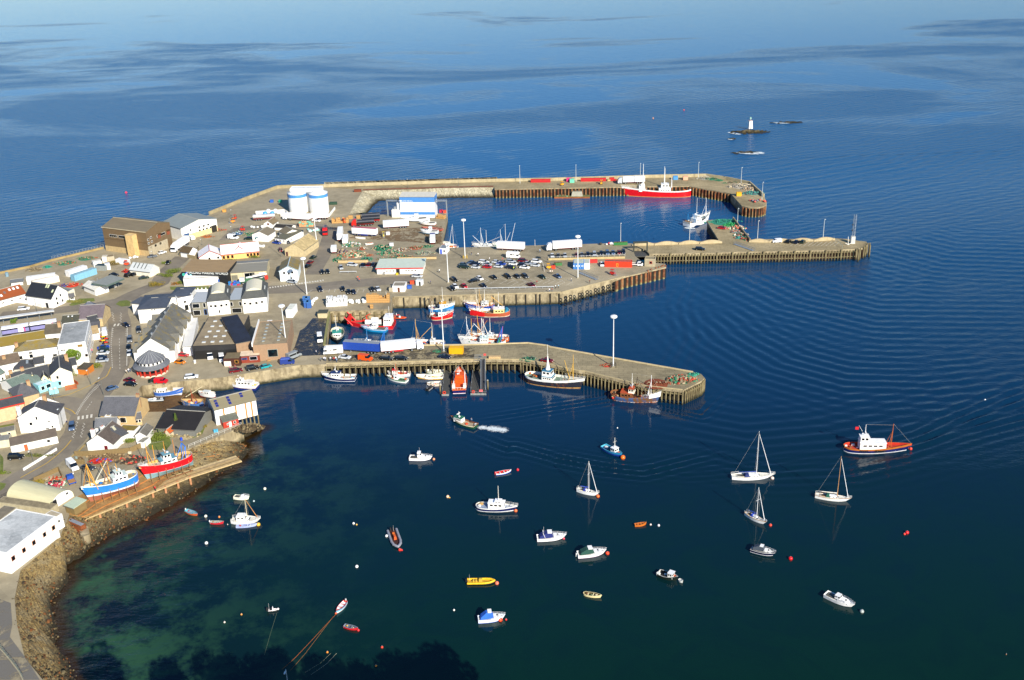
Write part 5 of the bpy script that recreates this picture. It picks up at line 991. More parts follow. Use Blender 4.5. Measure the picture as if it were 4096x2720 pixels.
# ================================================================ vehicles
PROTO={}
def wheels(o,xs,hw,r=.33,wd=.22):
    for x in xs:
        for s in (-1,1):
            if ('wheel',r,wd) not in PROTO or True:
                a=MB(); a.cyl((0,-wd/2,0),(0,wd/2,0),r,r,10,TYRE); a.cyl((0,-wd/2-.01,0),(0,wd/2+.01,0),r*.55,r*.55,8,STEEL)
                if ('wm',r,wd) in PROTO: 
                    c=bpy.data.objects.new('wheel',PROTO[('wm',r,wd)]); COL.objects.link(c); c.parent=o; c.location=(x,s*(hw-wd/2+.02),r); continue
                c=a.obj('wheel',o,(x,s*(hw-wd/2+.02),r)); PROTO[('wm',r,wd)]=c.data
def profile(mb,pts,hw,mat,tw=0.0,tops=None):
    """side profile (x,z) extruded to +-hw, narrowing by tw at height"""
    zs=[p[1] for p in pts]; z0,z1=min(zs),max(zs); n=len(pts)
    f=lambda z:hw-tw*(z-z0)/max(.01,z1-z0)
    vs=[(x,-f(z),z) for x,z in pts]+[(x,f(z),z) for x,z in pts]
    mb.add(vs,[tuple(range(n)),tuple(range(2*n-1,n-1,-1))]+[(i,n+i,n+(i+1)%n,(i+1)%n) for i in range(n)],mat)
SHAPES=dict(
 saloon=(4.4,.85,[(-2.2,.3),(2.2,.3),(2.2,.62),(2.0,.8),(1.05,.92),(-1.5,.95),(-2.15,.9),(-2.2,.6)],[(1.1,.9),(.35,1.38),(-.85,1.42),(-1.6,.94)]),
 hatch=(3.9,.83,[(-1.95,.3),(1.95,.3),(1.95,.62),(1.8,.82),(1.0,.95),(-1.9,.98),(-1.97,.6)],[(1.1,.93),(.4,1.45),(-1.2,1.45),(-1.85,.98)]),
 estate=(4.6,.86,[(-2.3,.3),(2.3,.3),(2.3,.62),(2.1,.82),(1.15,.95),(-2.25,1.0),(-2.3,.6)],[(1.2,.93),(.5,1.46),(-1.9,1.5),(-2.22,1.0)]),
 jeep=(4.5,.92,[(-2.2,.4),(2.2,.4),(2.2,.8),(2.1,1.05),(1.1,1.12),(-2.15,1.15),(-2.2,.7)],[(1.15,1.1),(.6,1.75),(-2.0,1.78),(-2.12,1.15)]))
def car(shape,hexc):
    k=('car',shape,hexc)
    if k in PROTO: return None,k
    L,hw,body,cab=SHAPES[shape]; o=bpy.data.objects.new('parked_car',None); COL.objects.link(o); pm=C(hexc,.25,.04,2)
    a=MB(); profile(a,body,hw,pm,.06); rt=[(x,z) for x,z in cab]; ztop=max(z for x,z in cab)
    x1=[x for x,z in cab if z>ztop-.1]; a.box(min(x1)+.02,-hw+.2,ztop-.03,max(x1)-.02,hw-.2,ztop+.03,pm)
    a.obj('body',o)
    a=MB(); profile(a,cab,hw-.06,glass(),.17); a.obj('window_glass',o)
    wheels(o,(L*.3,-L*.31),hw,.31 if shape!='jeep' else .38)
    a=MB()
    for s in (-1,1): a.box(L/2-.12,s*.6-.16,.58,L/2+.02,s*.6+.16,.74,C('#e8e8e0',.2))
    a.obj('headlights',o)
    PROTO[k]=o; o['_new']=1; return o,k
def put_car(shape,hexc,label,p,rz,group=None,cat='car',name='parked_car'):
    o,k=car(shape,hexc); s=PROTO[k]
    if o is None: c=dup(s,p,rz,label,None)
    else: c=o; c.location=p; c.rotation_euler=(0,0,rz)
    c.name=name; 
    if 'group' in c: del c['group']
    tag(c,label,cat,group); return c
def dirpx(c,x,y,dx,dy,z=G+.05):
    a=w(c,x,y,z); b=w(c,x+dx,y+dy,z); return a,math.atan2(b.y-a.y,b.x-a.x)
def van(hexc,label,p,rz,kind='van',L=5.2,H=2.3,roofc=None):
    o=thing('parked_van',label,'van',p,rz); pm=C(hexc,.35,.05,2); hw=.98
    a=MB(); profile(a,[(-L/2,.35),(L/2,.35),(L/2,.9),(L/2-.75,1.25),(L/2-1.5,H),(-L/2,H)],hw,pm,.12); a.obj('body',o)
    a=MB(); profile(a,[(L/2-.72,1.3),(L/2-1.35,H-.15),(L/2-2.1,H-.15),(L/2-2.1,1.3)],hw-.02,glass(),.08); a.obj('window_glass',o)
    if kind=='minibus': a=MB(); a.box(-L/2+.3,-hw+.02,1.35,L/2-2.3,hw-.02,1.95,glass()); a.obj('side_windows',o)
    if roofc: a=MB(); a.box(-L/2+.2,-.8,H,L/2-1.6,.8,H+.3,C(roofc),None,.1); a.obj('roof_top',o)
    wheels(o,(L*.3,-L*.3),hw,.34); return o
def camper(label,p,rz,L=7):
    o=thing('motorhome',label,'motorhome',p,rz); hw=1.12
    a=MB(); a.box(-L/2,-hw,.5,L/2-1.4,hw,2.9,WHITE); profile(a,[(L/2-1.4,.45),(L/2,.45),(L/2,1.0),(L/2-.5,1.35),(L/2-1.0,2.1),(L/2-1.4,2.1)],hw-.1,WHITE); a.obj('body',o)
    a=MB(); profile(a,[(L/2-1.4,2.1),(L/2-.3,2.15),(L/2-.3,2.6),(L/2-1.1,2.95),(L/2-1.4,2.95)],hw,WHITE); a.obj('overcab',o)
    a=MB(); profile(a,[(L/2-.5,1.4),(L/2-.95,2.05),(L/2-1.35,2.05),(L/2-1.35,1.4)],hw-.08,glass()); a.box(-L*.2,-hw-.02,1.7,0,hw+.02,2.2,glass()); a.box(L*.06,-hw-.02,1.75,L*.14,hw+.02,2.15,glass()); a.obj('window',o)
    wheels(o,(L*.34,-L*.25),hw,.34); return o
def lorry(label,p,rz,L=13.6,box='#f2f1ee',roofc=None,cab='#f0f0f0',skirt=None,cabon=True,H=4.0,chass='#7a1f18',name='articulated_lorry',tank=False,cat='lorry'):
    """trailer centred on p, cab at +x"""
    o=thing(name,label,cat,p,rz); hw=1.25
    a=MB()
    if tank: a.cyl((-L/2,0,2.1),(L/2,0,2.1),1.05,1.05,16,C(box,.35,.15,1,.6)); 
    else: a.box(-L/2,-hw,1.15,L/2,hw,H,C(box,.45,.05,2),C(roofc or box,.6,.1,1))
    a.obj('tank' if tank else 'cargo_box',o)
    a=MB(); a.box(-L/2+.1,-.9,.75,L/2-.2,.9,1.14,C(chass,.7))
    if skirt: a.box(-L/2+3.2,-hw+.02,.45,L/2-4.5 if L>8 else L/2-2,hw-.02,1.13,C(skirt,.6))
    a.obj('chassis',o)
    wheels(o,(-L/2+1.6,-L/2+2.9,-L/2+4.2),hw,.5,.35)
    if not cabon:
        a=MB(); a.box(L/2-2.6,-.8,0,L/2-2.4,.8,.8,STEEL); a.obj('landing_leg',o)
    if cabon:
        c=MB(); x=L/2+.5; profile(c,[(x,.6),(x+2.3,.6),(x+2.4,1.6),(x+2.1,2.7),(x+1.4,3.5),(x,3.7)],1.2,C(cab,.35,.05,2),.05); c.box(x-3.2,-.9,.6,x+.2,.9,1.1,DARK); co_=c.obj('cab',o)
        c=MB(); profile(c,[(x+2.42,1.7),(x+2.14,2.62),(x+1.2,2.62),(x+1.2,1.7)],1.16,glass(),.02); c.obj('windscreen',co_)
        wheels(o,(x+1.3,x-1.9),hw,.5,.35)
    return o
# ================================================================ boats
def loft(L,B,fb,bow,draft,tr,rake=.12,full=.35,n=18,stern_r=False,tuck=.0):
    """returns station functions for a hull; bow at +x"""
    S=[]
    for i in range(n+1):
        t=i/n
        if stern_r: a=math.sqrt(max(0,1-(1-min(1,t/full))**2.4))*(1-tr)+tr if t<full else 1
        else: a=tr+(1-tr)*math.sin(math.pi/2*min(1,t/full))
        if t>=full: a=max(0.0,1-((t-full)/(1-full))**2.3)
        hb=B/2*a; zs=fb+bow*max(0,(t-.25)/.75)**2+bow*.22*max(0,(.25-t)/.25)**1.5
        S.append((t,-L/2+L*t*(1-rake*.0),hb,zs))
    return S
def hull(parent,L,B,fb,bow,draft,bands,deck='#8a8f8a',inner=None,cap='#e9e5d8',tr=.75,full=.35,bulw=.7,stern_r=False,rake=.09,flare=.25,name='hull',n=20,open_=False,capw=.12,keel=False):
    """bands: list of (upto fraction of topside 0..1, material). Below 0: first band's bottom"""
    S=loft(L,B,fb,bow,draft,tr,rake,full,n,stern_r); m=MB()
    lev=[-1.0]+[0.0]+[b[0] for b in bands[1:]]
    mats=[bands[0][1]]+[b[1] for b in bands[1:]]
    def pt(s,f,side):
        t,x,hb,zs=s
        if f<=0:
            z=f*draft; k=(1-flare*(.25+.75*t*t))*(1+.72*f if not keel else 1+.93*f); xo=x+ (f*.35*draft if t>.7 else 0)*(t-.7)/.3
        else:
            z=f*zs; k=(1-flare*(.25+.75*t*t)*(1-f)**1.1); xo=x
        xo+=rake*L*max(0,(t-.6)/.4)**2*(max(f,0)-.5)
        return (xo,side*hb*k+0.0,z)
    for side in (-1,1):
        for j in range(len(lev)-1):
            sub=3 if j==0 else 1
            for q in range(sub):
                f0=lev[j]+(lev[j+1]-lev[j])*q/sub; f1=lev[j]+(lev[j+1]-lev[j])*(q+1)/sub
                vs=[]; 
                for s in S: vs+=[pt(s,f0,side),pt(s,f1,side)]
                fs=[(2*i,2*i+2,2*i+3,2*i+1) if side<0 else (2*i,2*i+1,2*i+3,2*i+2) for i in range(n)]
                m.add(vs,fs,mats[j],True)
    for j in range(len(lev)-1):  # transom
        f0,f1=lev[j],lev[j+1]; m.add([pt(S[0],f0,1),pt(S[0],f0,-1),pt(S[0],f1,-1),pt(S[0],f1,1)],[(0,1,2,3)],mats[j])
    im=inner or mats[-1]
    for side in (-1,1):   # rail cap and inner bulwark
        vs=[]
        for s in S:
            p=pt(s,1,side); hb=max(0,abs(p[1])-capw); q=(p[0]-(.1 if s[0]>.9 else 0),side*hb,p[2]); vs+=[p,q,(q[0],q[1]*.98,max(.05,q[2]-bulw))]
        m.add(vs,[(3*i,3*i+3,3*i+4,3*i+1) if side<0 else (3*i,3*i+1,3*i+4,3*i+3) for i in range(n)],C(cap,.6))
        m.add(vs,[(3*i+1,3*i+4,3*i+5,3*i+2) if side<0 else (3*i+1,3*i+2,3*i+5,3*i+4) for i in range(n)],im)
    p=[pt(S[0],1,s_) for s_ in (-1,1)]; m.box(p[0][0],p[0][1],p[0][2]-bulw,p[0][0]+capw,p[1][1],p[0][2]+.01,C(cap,.6))
    ho=m.obj(name,parent)
    d=MB(); vs=[]
    for s in S: z=max(.05,s[3]-bulw); x=pt(s,1,1)[0]; hb=max(0,abs(pt(s,1,1)[1])-capw)*.99; vs+=[(x,-hb,z),(x,hb,z)]
    d.add(vs,[(2*i,2*i+2,2*i+3,2*i+1) for i in range(n)],deck if not isinstance(deck,str) else C(deck,.8,.2,1.5)); d.obj('deck',parent)
    return S
def dz(S,x,L,b=.7):
    t=min(1,max(0,x/L+.5)); i=min(len(S)-1,int(t*(len(S)-1))); return S[i][3]-b
def cabin(parent,x0,x1,hw,z0,z1,mat=WHITE,tp=.15,win=True,name='wheelhouse',roof=None,wz=.62,nose=.0,wn=3,wh=.35,top=None,over=.12):
    m=MB(); h=z1-z0
    vs=[(x0,-hw,z0),(x1,-hw,z0),(x1,hw,z0),(x0,hw,z0),(x0+tp*.3,-hw+tp*.5,z1),(x1-tp-nose,-hw+tp*.5,z1),(x1-tp-nose,hw-tp*.5,z1),(x0+tp*.3,hw-tp*.5,z1)]
    m.add(vs,[(0,1,5,4),(1,2,6,5),(2,3,7,6),(3,0,4,7),(4,5,6,7)],mat); o=m.obj(name,parent)
    m=MB(); r=roof or mat; r=C(r) if isinstance(r,str) else r; m.box(x0+tp*.3-over,-hw+tp*.5-over,z1,x1-tp-nose+over*1.5,hw-tp*.5+over,z1+.1,r); m.obj('roof',o)
    if win:
        k=wz; L=x1-x0
        for side in (-1,1):
            for i in range(wn):
                xa=x0+L*(.12+.8*i/wn); xb=xa+L*.8/wn*.68; m=MB(); ff=lambda z:(hw-tp*.5*z)+.015
                za,zb=k,min(.95,k+wh/h*1.2)
                m.add([(xa,side*ff(za),z0+h*za),(xb-nose*za*.5,side*ff(za),z0+h*za),(xb-nose*zb*.5,side*ff(zb),z0+h*zb),(xa,side*ff(zb),z0+h*zb)],[(0,1,2,3),(3,2,1,0)],glass()); m.obj('window',o)
        za,zb=k,min(.95,k+wh/h*1.2); fx=lambda z:x1-(tp+nose)*z+.02; nn=3 if hw>.9 else 2
        for i in range(nn):
            ya=-hw*.85+1.7*hw*i/nn; yb=ya+1.7*hw/nn*.82; m=MB(); m.add([(fx(za),ya,z0+h*za),(fx(za),yb,z0+h*za),(fx(zb),yb*.93,z0+h*zb),(fx(zb),ya*.93,z0+h*zb)],[(0,1,2,3),(3,2,1,0)],glass()); m.obj('window',o)
    return o
def mast(parent,x,z0,z1,r=.09,col='#e8e4dc',y=0,lean=0,name='mast',cross=None,parts=1):
    m=MB(); m.cyl((x,y,z0),(x+lean,y,z1),r,r*.6,6,C(col,.5)); 
    if cross: 
        for f in cross: zz=z0+(z1-z0)*f; m.cyl((x+lean*f,y-.7,zz),(x+lean*f,y+.7,zz),.04,.04,4,C(col,.5))
    return m.obj(name,parent)
def wire(parent,pts,r=.03,col='#b8b4a8',name='rigging'):
    m=MB()
    for a,b in pts: m.cyl(a,b,r,r,4,C(col,.6),False)
    return m.obj(name,parent)
def rails(parent,S,L,t0,t1,h=.75,col='#e6e6e2',every=2,capw=.1,name='railing',rk=.09):
    m=MB(); pr=None
    for side in (-1,1):
        pr=None
        for i,s in enumerate(S):
            if t0<=s[0]<=t1:
                x=s[1]+rk*L*max(0,(s[0]-.6)/.4)**2*.5; p=(x,side*max(.02,s[2]-capw/2),s[3])
                if i%every==0: m.cyl(p,(p[0],p[1],p[2]+h),.03,.03,4,C(col,.5),False)
                if pr:
                    for k in (1,.5): m.cyl((pr[0],pr[1],pr[2]+h*k),(p[0],p[1],p[2]+h*k),.03,.03,4,C(col,.5),False)
                pr=p
    return m.obj(name,parent)
def blob(parent,name,c,r,col,sz=.8,n=8): m=MB(); m.sph(c,r,C(col,.5) if isinstance(col,str) else col,n,sz); return m.obj(name,parent)
def bx(parent,name,b,mat,**k): m=MB(); m.box(*b,C(mat,.6) if isinstance(mat,str) else mat,**k); return m.obj(name,parent)
def rings(parent,c,r,n,col='#151515',ax='y'):
    m=MB(); k=10
    for i in range(k):
        q,q2=2*math.pi*i/k,2*math.pi*(i+1)/k
        f=(lambda a:(c[0]+r*math.cos(a),c[1],c[2]+r*math.sin(a))) if ax=='y' else (lambda a:(c[0],c[1]+r*math.cos(a),c[2]+r*math.sin(a)))
        m.cyl(f(q),f(q2),r*.36,r*.36,5,C(col,.8),False)
    return m.obj('tyre_fender' if col=='#151515' else 'lifebuoy',parent)
def berth(name,label,cat,cr_,st,bw,z=0,group=None,L=None):
    """boat whose waterline runs from stern pixel to bow pixel"""
    a=w(cr_,*st,z); b=w(cr_,*bw,z); l=(b-a).length; c=(a+b)/2
    o=thing(name,label,cat,c,math.atan2(b.y-a.y,b.x-a.x),group); return o,(L or l)
def port(o,cx,cy): return o
def bare(*h): return [(0,C(h[0],.5))]+[(f,C(c,.4,.08)) for f,c in h[1:]]
def open_boat(label,cr_,st,bw,outer,inner,rim='#e6dcc0',motor=None,stuff=None,stripe=None,name='rowing_boat',cat='rowing boat',group='open boats on moorings',B=None,pointed=False,z=0):
    o,L=berth(name,label,cat,cr_,st,bw,z,group); B=B or max(1.3,L*.36)
    bands=[(0,C(outer,.5))]+([(.35,C(stripe,.5)),(1,C(outer,.5))] if stripe else [(1,C(outer,.5))])
    S=hull(o,L,B,.5,.35,.2,bands,inner,C(inner,.8),rim,.25 if pointed else .7,.42,.42,pointed,.08,.3)
    for x in (-.22,.05,.27): bx(o,'thwart',(x*L-.12,-B*.4*(1-abs(x)),.38,x*L+.12,B*.4*(1-abs(x)),.44),rim)
    if motor: m=MB(); m.box(-L/2-.35,-.15,.45,-L/2-.05,.15,.95,C(motor,.3),None,.04); m.box(-L/2-.28,-.06,-.3,-L/2-.12,.06,.5,C(motor)); m.obj('outboard_motor',o)
    if stuff:
        for i,cc in enumerate(stuff.split()): blob(o,'tackle',(L*(-.3+.5*i/max(1,len(stuff.split())-1 or 1)),.12*(-1)**i,.42),.24,cc)
    return o
def rib(label,cr_,st,bw,tube,z=0,console='#e8e8e4',inner='#4a4a48',motors=1,seats=None,group=None,extra=None,name='inflatable_boat'):
    o,L=berth(name,label,'inflatable boat',cr_,st,bw,z,group); B=L*.36; r=L*.042
    m=MB(); 
    path=[(-L/2,-B/2+r)]+[(L*(.0+.0)+L*.16*k,-B/2+r) for k in (-1.5,0,1)]+[(L*.34,-B*.3),(L*.45,-B*.12),(L/2,0)]
    path=path+[(x,-y) for x,y in path[-2::-1]]; pz=lambda x:.38+max(0,x/L)*L*.05
    for a,b in zip(path,path[1:]): m.cyl((a[0],a[1],pz(a[0])),(b[0],b[1],pz(b[0])),r,r,8,C(tube,.5)); m.sph((b[0],b[1],pz(b[0])),r,C(tube,.5),8)
    m.obj('tube',o)
    m=MB(); m.prism([(x,y*.9) for x,y in path],-.2,.28,C('#3a3c3c'),C(inner,.8)); m.obj('hull',o)
    bx(o,'console',(-L*.08,-.35,.28,L*.06,.35,1.15),console,tp=.08)
    for k in range(motors): y=(k-(motors-1)/2)*.7; bx(o,'outboard_motor',(-L/2-.45,y-.2,.3,-L/2+.05,y+.2,1.15),'#1c1e20',tp=.05)
    for i in range(2): bx(o,'seat',(-L*(.2+.1*i),-.3,.28,-L*(.14+.1*i),.3,.8),seats or '#2a2a2c')
    mast(o,-L*.42,.4,2.2,.03,'#c8c8c8',.3); return o
def yacht(label,cr_,st,bw,mh,hullc='#f3f2ee',deckc='#e2dccb',mastc='#f0f0ee',boomc='#2a4fa8',boot=None,furl='#f2f2f2',cabinc='#f4f3ef',mx=.08,covers=None,group='sailing yachts on moorings',spread=.62,wood=None,B=None):
    o,L=berth('sailing_yacht',label,'yacht',cr_,st,bw,0,group); B=B or L*.30
    bands=bare('#b8bcc0' if not boot else boot,(.14,boot or '#c8ccd0'),(.86,hullc),(1,wood or hullc))
    S=hull(o,L*1.06,B,.85,.38,.4,bands,deckc,WHITE,wood or '#e8e8e4',.55,.42,.10,False,.16,.3,capw=.06)
    z=.85; cabin(o,-L*.12,L*.24,B*.27,z-.1,z+.38,C(cabinc,.4),.35,True,'coachroof',None,.35,.5,3,.16,over=.0)
    bx(o,'cockpit',(-L*.40,-B*.24,z-.02,-L*.13,B*.24,z+.06),wood or '#c9c2ae'); bx(o,'cockpit_well',(-L*.38,-B*.17,z+.04,-L*.15,B*.17,z+.08),'#4a4438')
    if covers: m=MB(); m.box(-L*.2,-B*.3,z+.0,-L*.06,B*.3,z+.75,C(covers,.8),None,.12,.3); m.obj('spray_hood',o)
    mast(o,L*mx,z+.2,mh,.085,mastc,cross=None)
    m=MB(); m.cyl((L*mx,-.8,mh*spread),(L*mx,.8,mh*spread),.035,.035,4,C(mastc)); m.obj('spreader',o)
    m=MB(); m.cyl((L*mx,0,z+1.1),(-L*.36,0,z+1.0),.06,.05,6,C(mastc)); m.cyl((L*mx-.1,0,z+1.25),(-L*.34,0,z+1.12),.17,.1,6,C(boomc,.9)); m.obj('boom',o)
    m=MB(); m.cyl((L*.5,0,1.35),(L*mx+.1,0,mh*.94),.09,.05,6,C(furl,.7)); m.obj('furled_sail',o)
    wire(o,[((-L*.5,0,1.0),(L*mx,0,mh)),((L*mx-.1,-B*.45,.9),(L*mx,-.8,mh*spread)),((L*mx-.1,B*.45,.9),(L*mx,.8,mh*spread)),((L*mx,-.8,mh*spread),(L*mx,0,mh)),((L*mx,.8,mh*spread),(L*mx,0,mh))],.022,'#9a9a96')
    rails(o,S,L*1.06,.0,.2,.6,every=3); rails(o,S,L*1.06,.86,1,.6,every=2,rk=.16); return o,L
def cruiser(label,cr_,st,bw,hullc='#f4f3f0',boot='#3a2a4a',cover=None,cabc='#f4f3f0',wh=1.5,deck='#e6e4dc',arch=False,B=None,motor=None,name='motor_cruiser',cat='motor boat',group='motor boats on moorings',fb=.95,cab=(.0,.3),stripe=None,z=0,winds=True,mastx=None):
    o,L=berth(name,label,cat,cr_,st,bw,z,group); B=B or L*.36
    bands=bare(boot,(.12,boot))+([(.7,C(hullc,.35)),(.82,C(stripe,.5)),(1,C(hullc,.35))] if stripe else [(1,C(hullc,.35))])
    S=hull(o,L,B,fb,.35,.3,bands,deck,C(hullc),hullc,.85,.45,.18,False,.13,.3,capw=.07)
    z0=fb-.1; m=MB(); profile(m,[(L*.40,z0+.1),(L*.18,z0+.55),(-L*.0,z0+.6),(-L*.02,z0)],B*.34,C(cabc,.35),.15); m.obj('foredeck_cabin',o)
    bx(o,'hatch',(L*.22,-.22,z0+.5,L*.27,.22,z0+.58),glass())
    if winds: cabin(o,-L*.12,L*.1,B*.33,z0+.3,z0+wh,C(cabc,.35),.35,True,'wheelhouse',None,.5,.25,2,.34)
    bx(o,'cockpit',(-L*.44,-B*.32,z0+.0,-L*.12,B*.32,z0+.1),'#5a564c')
    if cover: m=MB(); profile(m,[(-L*.42,z0+.1),(L*.12,z0+.2),(L*.02,z0+wh*.9),(-L*.18,z0+wh*.95),(-L*.38,z0+.7)],B*.38,C(cover,.8,.15),.25); m.obj('canopy',o)
    if arch: m=MB(); m.cyl((-L*.2,-B*.36,z0),(-L*.28,-B*.3,z0+1.6),.06,.06,5,WHITE); m.cyl((-L*.2,B*.36,z0),(-L*.28,B*.3,z0+1.6),.06,.06,5,WHITE); m.cyl((-L*.28,-B*.3,z0+1.6),(-L*.28,B*.3,z0+1.6),.06,.06,5,WHITE); m.obj('radar_arch',o)
    if motor: bx(o,'outboard_motor',(-L/2-.45,-.2,.2,-L/2,.2,1.1),motor,tp=.05)
    rails(o,S,L,.55,1,.5,'#d0d0d0',3,rk=.13)
    if mastx is not None: mast(o,mastx*L,z0+wh*.9,z0+wh+1.6,.035,'#e0e0e0',name='antenna')
    return o,L,S
def trawler(label,cr_,st,bw,bands,B=None,fb=1.6,bow=1.6,house=(-.28,.02),hh=2.4,bridge=(-.16,.0),bh=2.2,deck='#6a7466',cap='#e8e4d8',inner=None,housec=WHITE,bridgec=WHITE,roofc='#d8dcd8',mastf=None,masta=None,mastc='#e9e6dc',gantry=None,drum=None,derrick=None,tr=.6,round_=True,bulw=.9,clutter=14,cluc=('#c8642c','#3c8a68','#e8e4dc','#2c64a8','#8a5a32'),rail=True,whale=None,z=0,draft=.6,keel=False,name='fishing_boat',cat='fishing boat',group=None,L=None,radar=True,seed=0,wn=3):
    o,L=berth(name,label,cat,cr_,st,bw,z,group,L); B=B or max(3.4,L*.29)
    S=hull(o,L,B,fb,bow,draft,bands,deck,inner or C(cap,.7,.2),cap,tr if not round_ else .25,.38 if not round_ else .3,bulw,round_,.08,.32,keel=keel)
    zd=lambda x:dz(S,x*L,L,bulw)
    z0=zd((house[0]+house[1])/2)
    if hh: cabin(o,house[0]*L,house[1]*L,B*.3,z0,z0+hh,housec,.1,True,'deckhouse',roofc,.5,0,wn,.4)
    zb=z0+(hh if hh else 0)
    if bridge: cabin(o,bridge[0]*L,bridge[1]*L,B*.26,zb,zb+bh,bridgec,.3,True,'wheelhouse',roofc,.5,.0,2,.55); zt=zb+bh
    else: zt=zb
    bxm=(bridge or house); xm=(bxm[0]+bxm[1])/2*L
    if masta: 
        mast(o,xm,zt,masta,.11,mastc,cross=(.6,)); 
        if radar: m=MB(); m.cyl((xm+.2,0,zt+.9),(xm+.2,0,zt+1.1),.1,.1,6,WHITE); m.box(xm+.15,-.8,zt+1.1,xm+.35,.8,zt+1.25,WHITE); m.obj('radar',o); blob(o,'radar_dome',(xm-.5,.5,zt+.5),.35,'#f2f2f0')
    if mastf: 
        x=mastf[0]*L; mast(o,x,zd(mastf[0]),mastf[1],.13,mastf[2]); m=MB()
        for s in (-1,1): m.cyl((x-.4*0-1.2,s*B*.3,zd(mastf[0])+.3),(x,0,mastf[1]*.75),.08,.06,5,C(mastf[2]))
        m.obj('mast_legs',o); wire(o,[((x,0,mastf[1]),(L*.52,0,fb+bow)),((x,0,mastf[1]*.95),(xm,0,(masta or zt+1)))],.018)
    if derrick: 
        for d in derrick: m=MB(); m.cyl((d[0]*L,d[4] if len(d)>4 else 0,d[1]),(d[2]*L,d[4] if len(d)>4 else 0,d[3]),.11,.08,6,C(d[5] if len(d)>5 else '#d8a040')); m.obj('derrick',o)
    if gantry:
        x=gantry[0]*L; zg=gantry[1]; gc=C(gantry[2],.5); m=MB(); z1=zd(gantry[0])
        for s in (-1,1): m.cyl((x,s*B*.36,z1),(x-.5,s*B*.3,zg),.12,.1,6,gc); m.cyl((x+1.4,s*B*.36,z1),(x-.4,s*B*.3,zg),.09,.09,6,gc)
        m.cyl((x-.5,-B*.32,zg),(x-.5,B*.32,zg),.14,.14,6,gc); m.obj('gantry',o)
    if drum: m=MB(); m.cyl((drum[0]*L,-B*.28,zd(drum[0])+.8),(drum[0]*L,B*.28,zd(drum[0])+.8),.75,.75,14,netmat(drum[1])); m.obj('net_drum',o)
    random.seed(seed+int(L*100))
    for i in range(clutter):
        x=random.choice([random.uniform(-.46,house[0]-.02),random.uniform(house[1]+.04,.36)]); hw=B*.3*(1-max(0,x)*1.2); y=random.uniform(-hw,hw); s=random.uniform(.2,.5); zz=zd(x)
        if random.random()<.5: bx(o,'fish_box',(x*L-s,y-s*.7,zz,x*L+s,y+s*.7,zz+s*1.1),cluc[i%len(cluc)])
        else: blob(o,'net_pile',(x*L,y,zz+.2),s*1.3,netmat(cluc[i%len(cluc)]),.6)
    if rail: rails(o,S,L,.62,1.0,.7,'#e8e6de',2)
    if whale: m=MB(); vs=[]; 
    if whale:
        for s in S:
            if s[0]>=whale[0]: x=s[1]+.08*L*max(0,(s[0]-.6)/.4)**2*.5; vs+=[(x,-max(0,s[2]-.1),s[3]+.02),(x,max(0,s[2]-.1),s[3]+.02)]
        m.add(vs,[(2*i,2*i+2,2*i+3,2*i+1) for i in range(len(vs)//2-1)],C(whale[1],.5)); m.obj('whaleback',o)
    return o,L,S
def buoy(label,cr_,x,y,r=.35,col='#e8502c',col2=None,grp='mooring buoys',pair=None):
    p=w(cr_,x,y,0); o=thing('mooring_buoy',label,'buoy',p,0,grp); m=MB(); m.sph((0,0,r*.35),r,C(col,.35,.05),12,1); m.obj('float',o)
    m=MB(); m.cyl((0,0,r*1.2),(0,0,r*1.2+.18),.07,.07,6,STEEL); m.obj('ring',o); return o
# ================================================================ people
def make_person():
    me=bpy.data.meshes.new('person'); J=[(0,0,.95),(0,0,1.15),(0,0,1.4),(0,0,1.5),(0,0,1.62),(0,0,1.74),(.0,.1,.9),(.03,.11,.5),(0,.12,.08),(.14,.13,.04),(.0,-.1,.9),(.06,-.11,.5),(-.02,-.12,.08),(.12,-.13,.04),(0,.2,1.42),(-.02,.27,1.15),(.08,.27,.92),(0,-.2,1.42),(-.02,-.27,1.15),(.1,-.25,.93)]
    E=[(0,1),(1,2),(2,3),(3,4),(4,5),(0,6),(6,7),(7,8),(8,9),(0,10),(10,11),(11,12),(12,13),(2,14),(14,15),(15,16),(2,17),(17,18),(18,19)]
    Rr=[.14,.14,.15,.06,.1,.08,.1,.075,.05,.04,.1,.075,.05,.04,.07,.05,.035,.07,.05,.035]
    me.from_pydata(J,E,[]); o=bpy.data.objects.new('tmp',me); COL.objects.link(o); md=o.modifiers.new('s','SKIN')
    for v,r in zip(me.skin_vertices[0].data,Rr): v.radius=(r,r)
    me.skin_vertices[0].data[0].use_root=True
    m2=o.modifiers.new('u','SUBSURF'); m2.levels=1; m2.render_levels=1
    out=bpy.data.meshes.new_from_object(o.evaluated_get(bpy.context.evaluated_depsgraph_get())); bpy.data.objects.remove(o); return out
PM=make_person()
def person(label,cr_,x,y,shirt,trousers='#20242c',hair='#3a2a1c',z=G+.03,rz=None,group='people on the quays',legs=None):
    k=('pm',shirt,trousers,hair)
    if k not in PROTO:
        me=PM.copy(); me.name='person'; me.materials.clear()
        for c in (trousers,shirt,'#d8a888',hair,'#181818'): me.materials.append(C(c,.8))
        for p in me.polygons: zc=p.center.z; yc=abs(p.center.y); p.material_index=4 if zc<.1 else (0 if zc<.98 and yc<.22 else (1 if zc<1.5 and not(yc>.2 and zc<1.0) else (3 if zc>1.7 or (zc>1.6 and p.center.x<-.02) else 2))); p.use_smooth=True
        PROTO[k]=me
    o=bpy.data.objects.new('person',PROTO[k]); COL.objects.link(o); o.location=w(cr_,x,y,z); o.rotation_euler=(0,0,random.uniform(0,6.28) if rz is None else rz); return tag(o,label,'person',group)
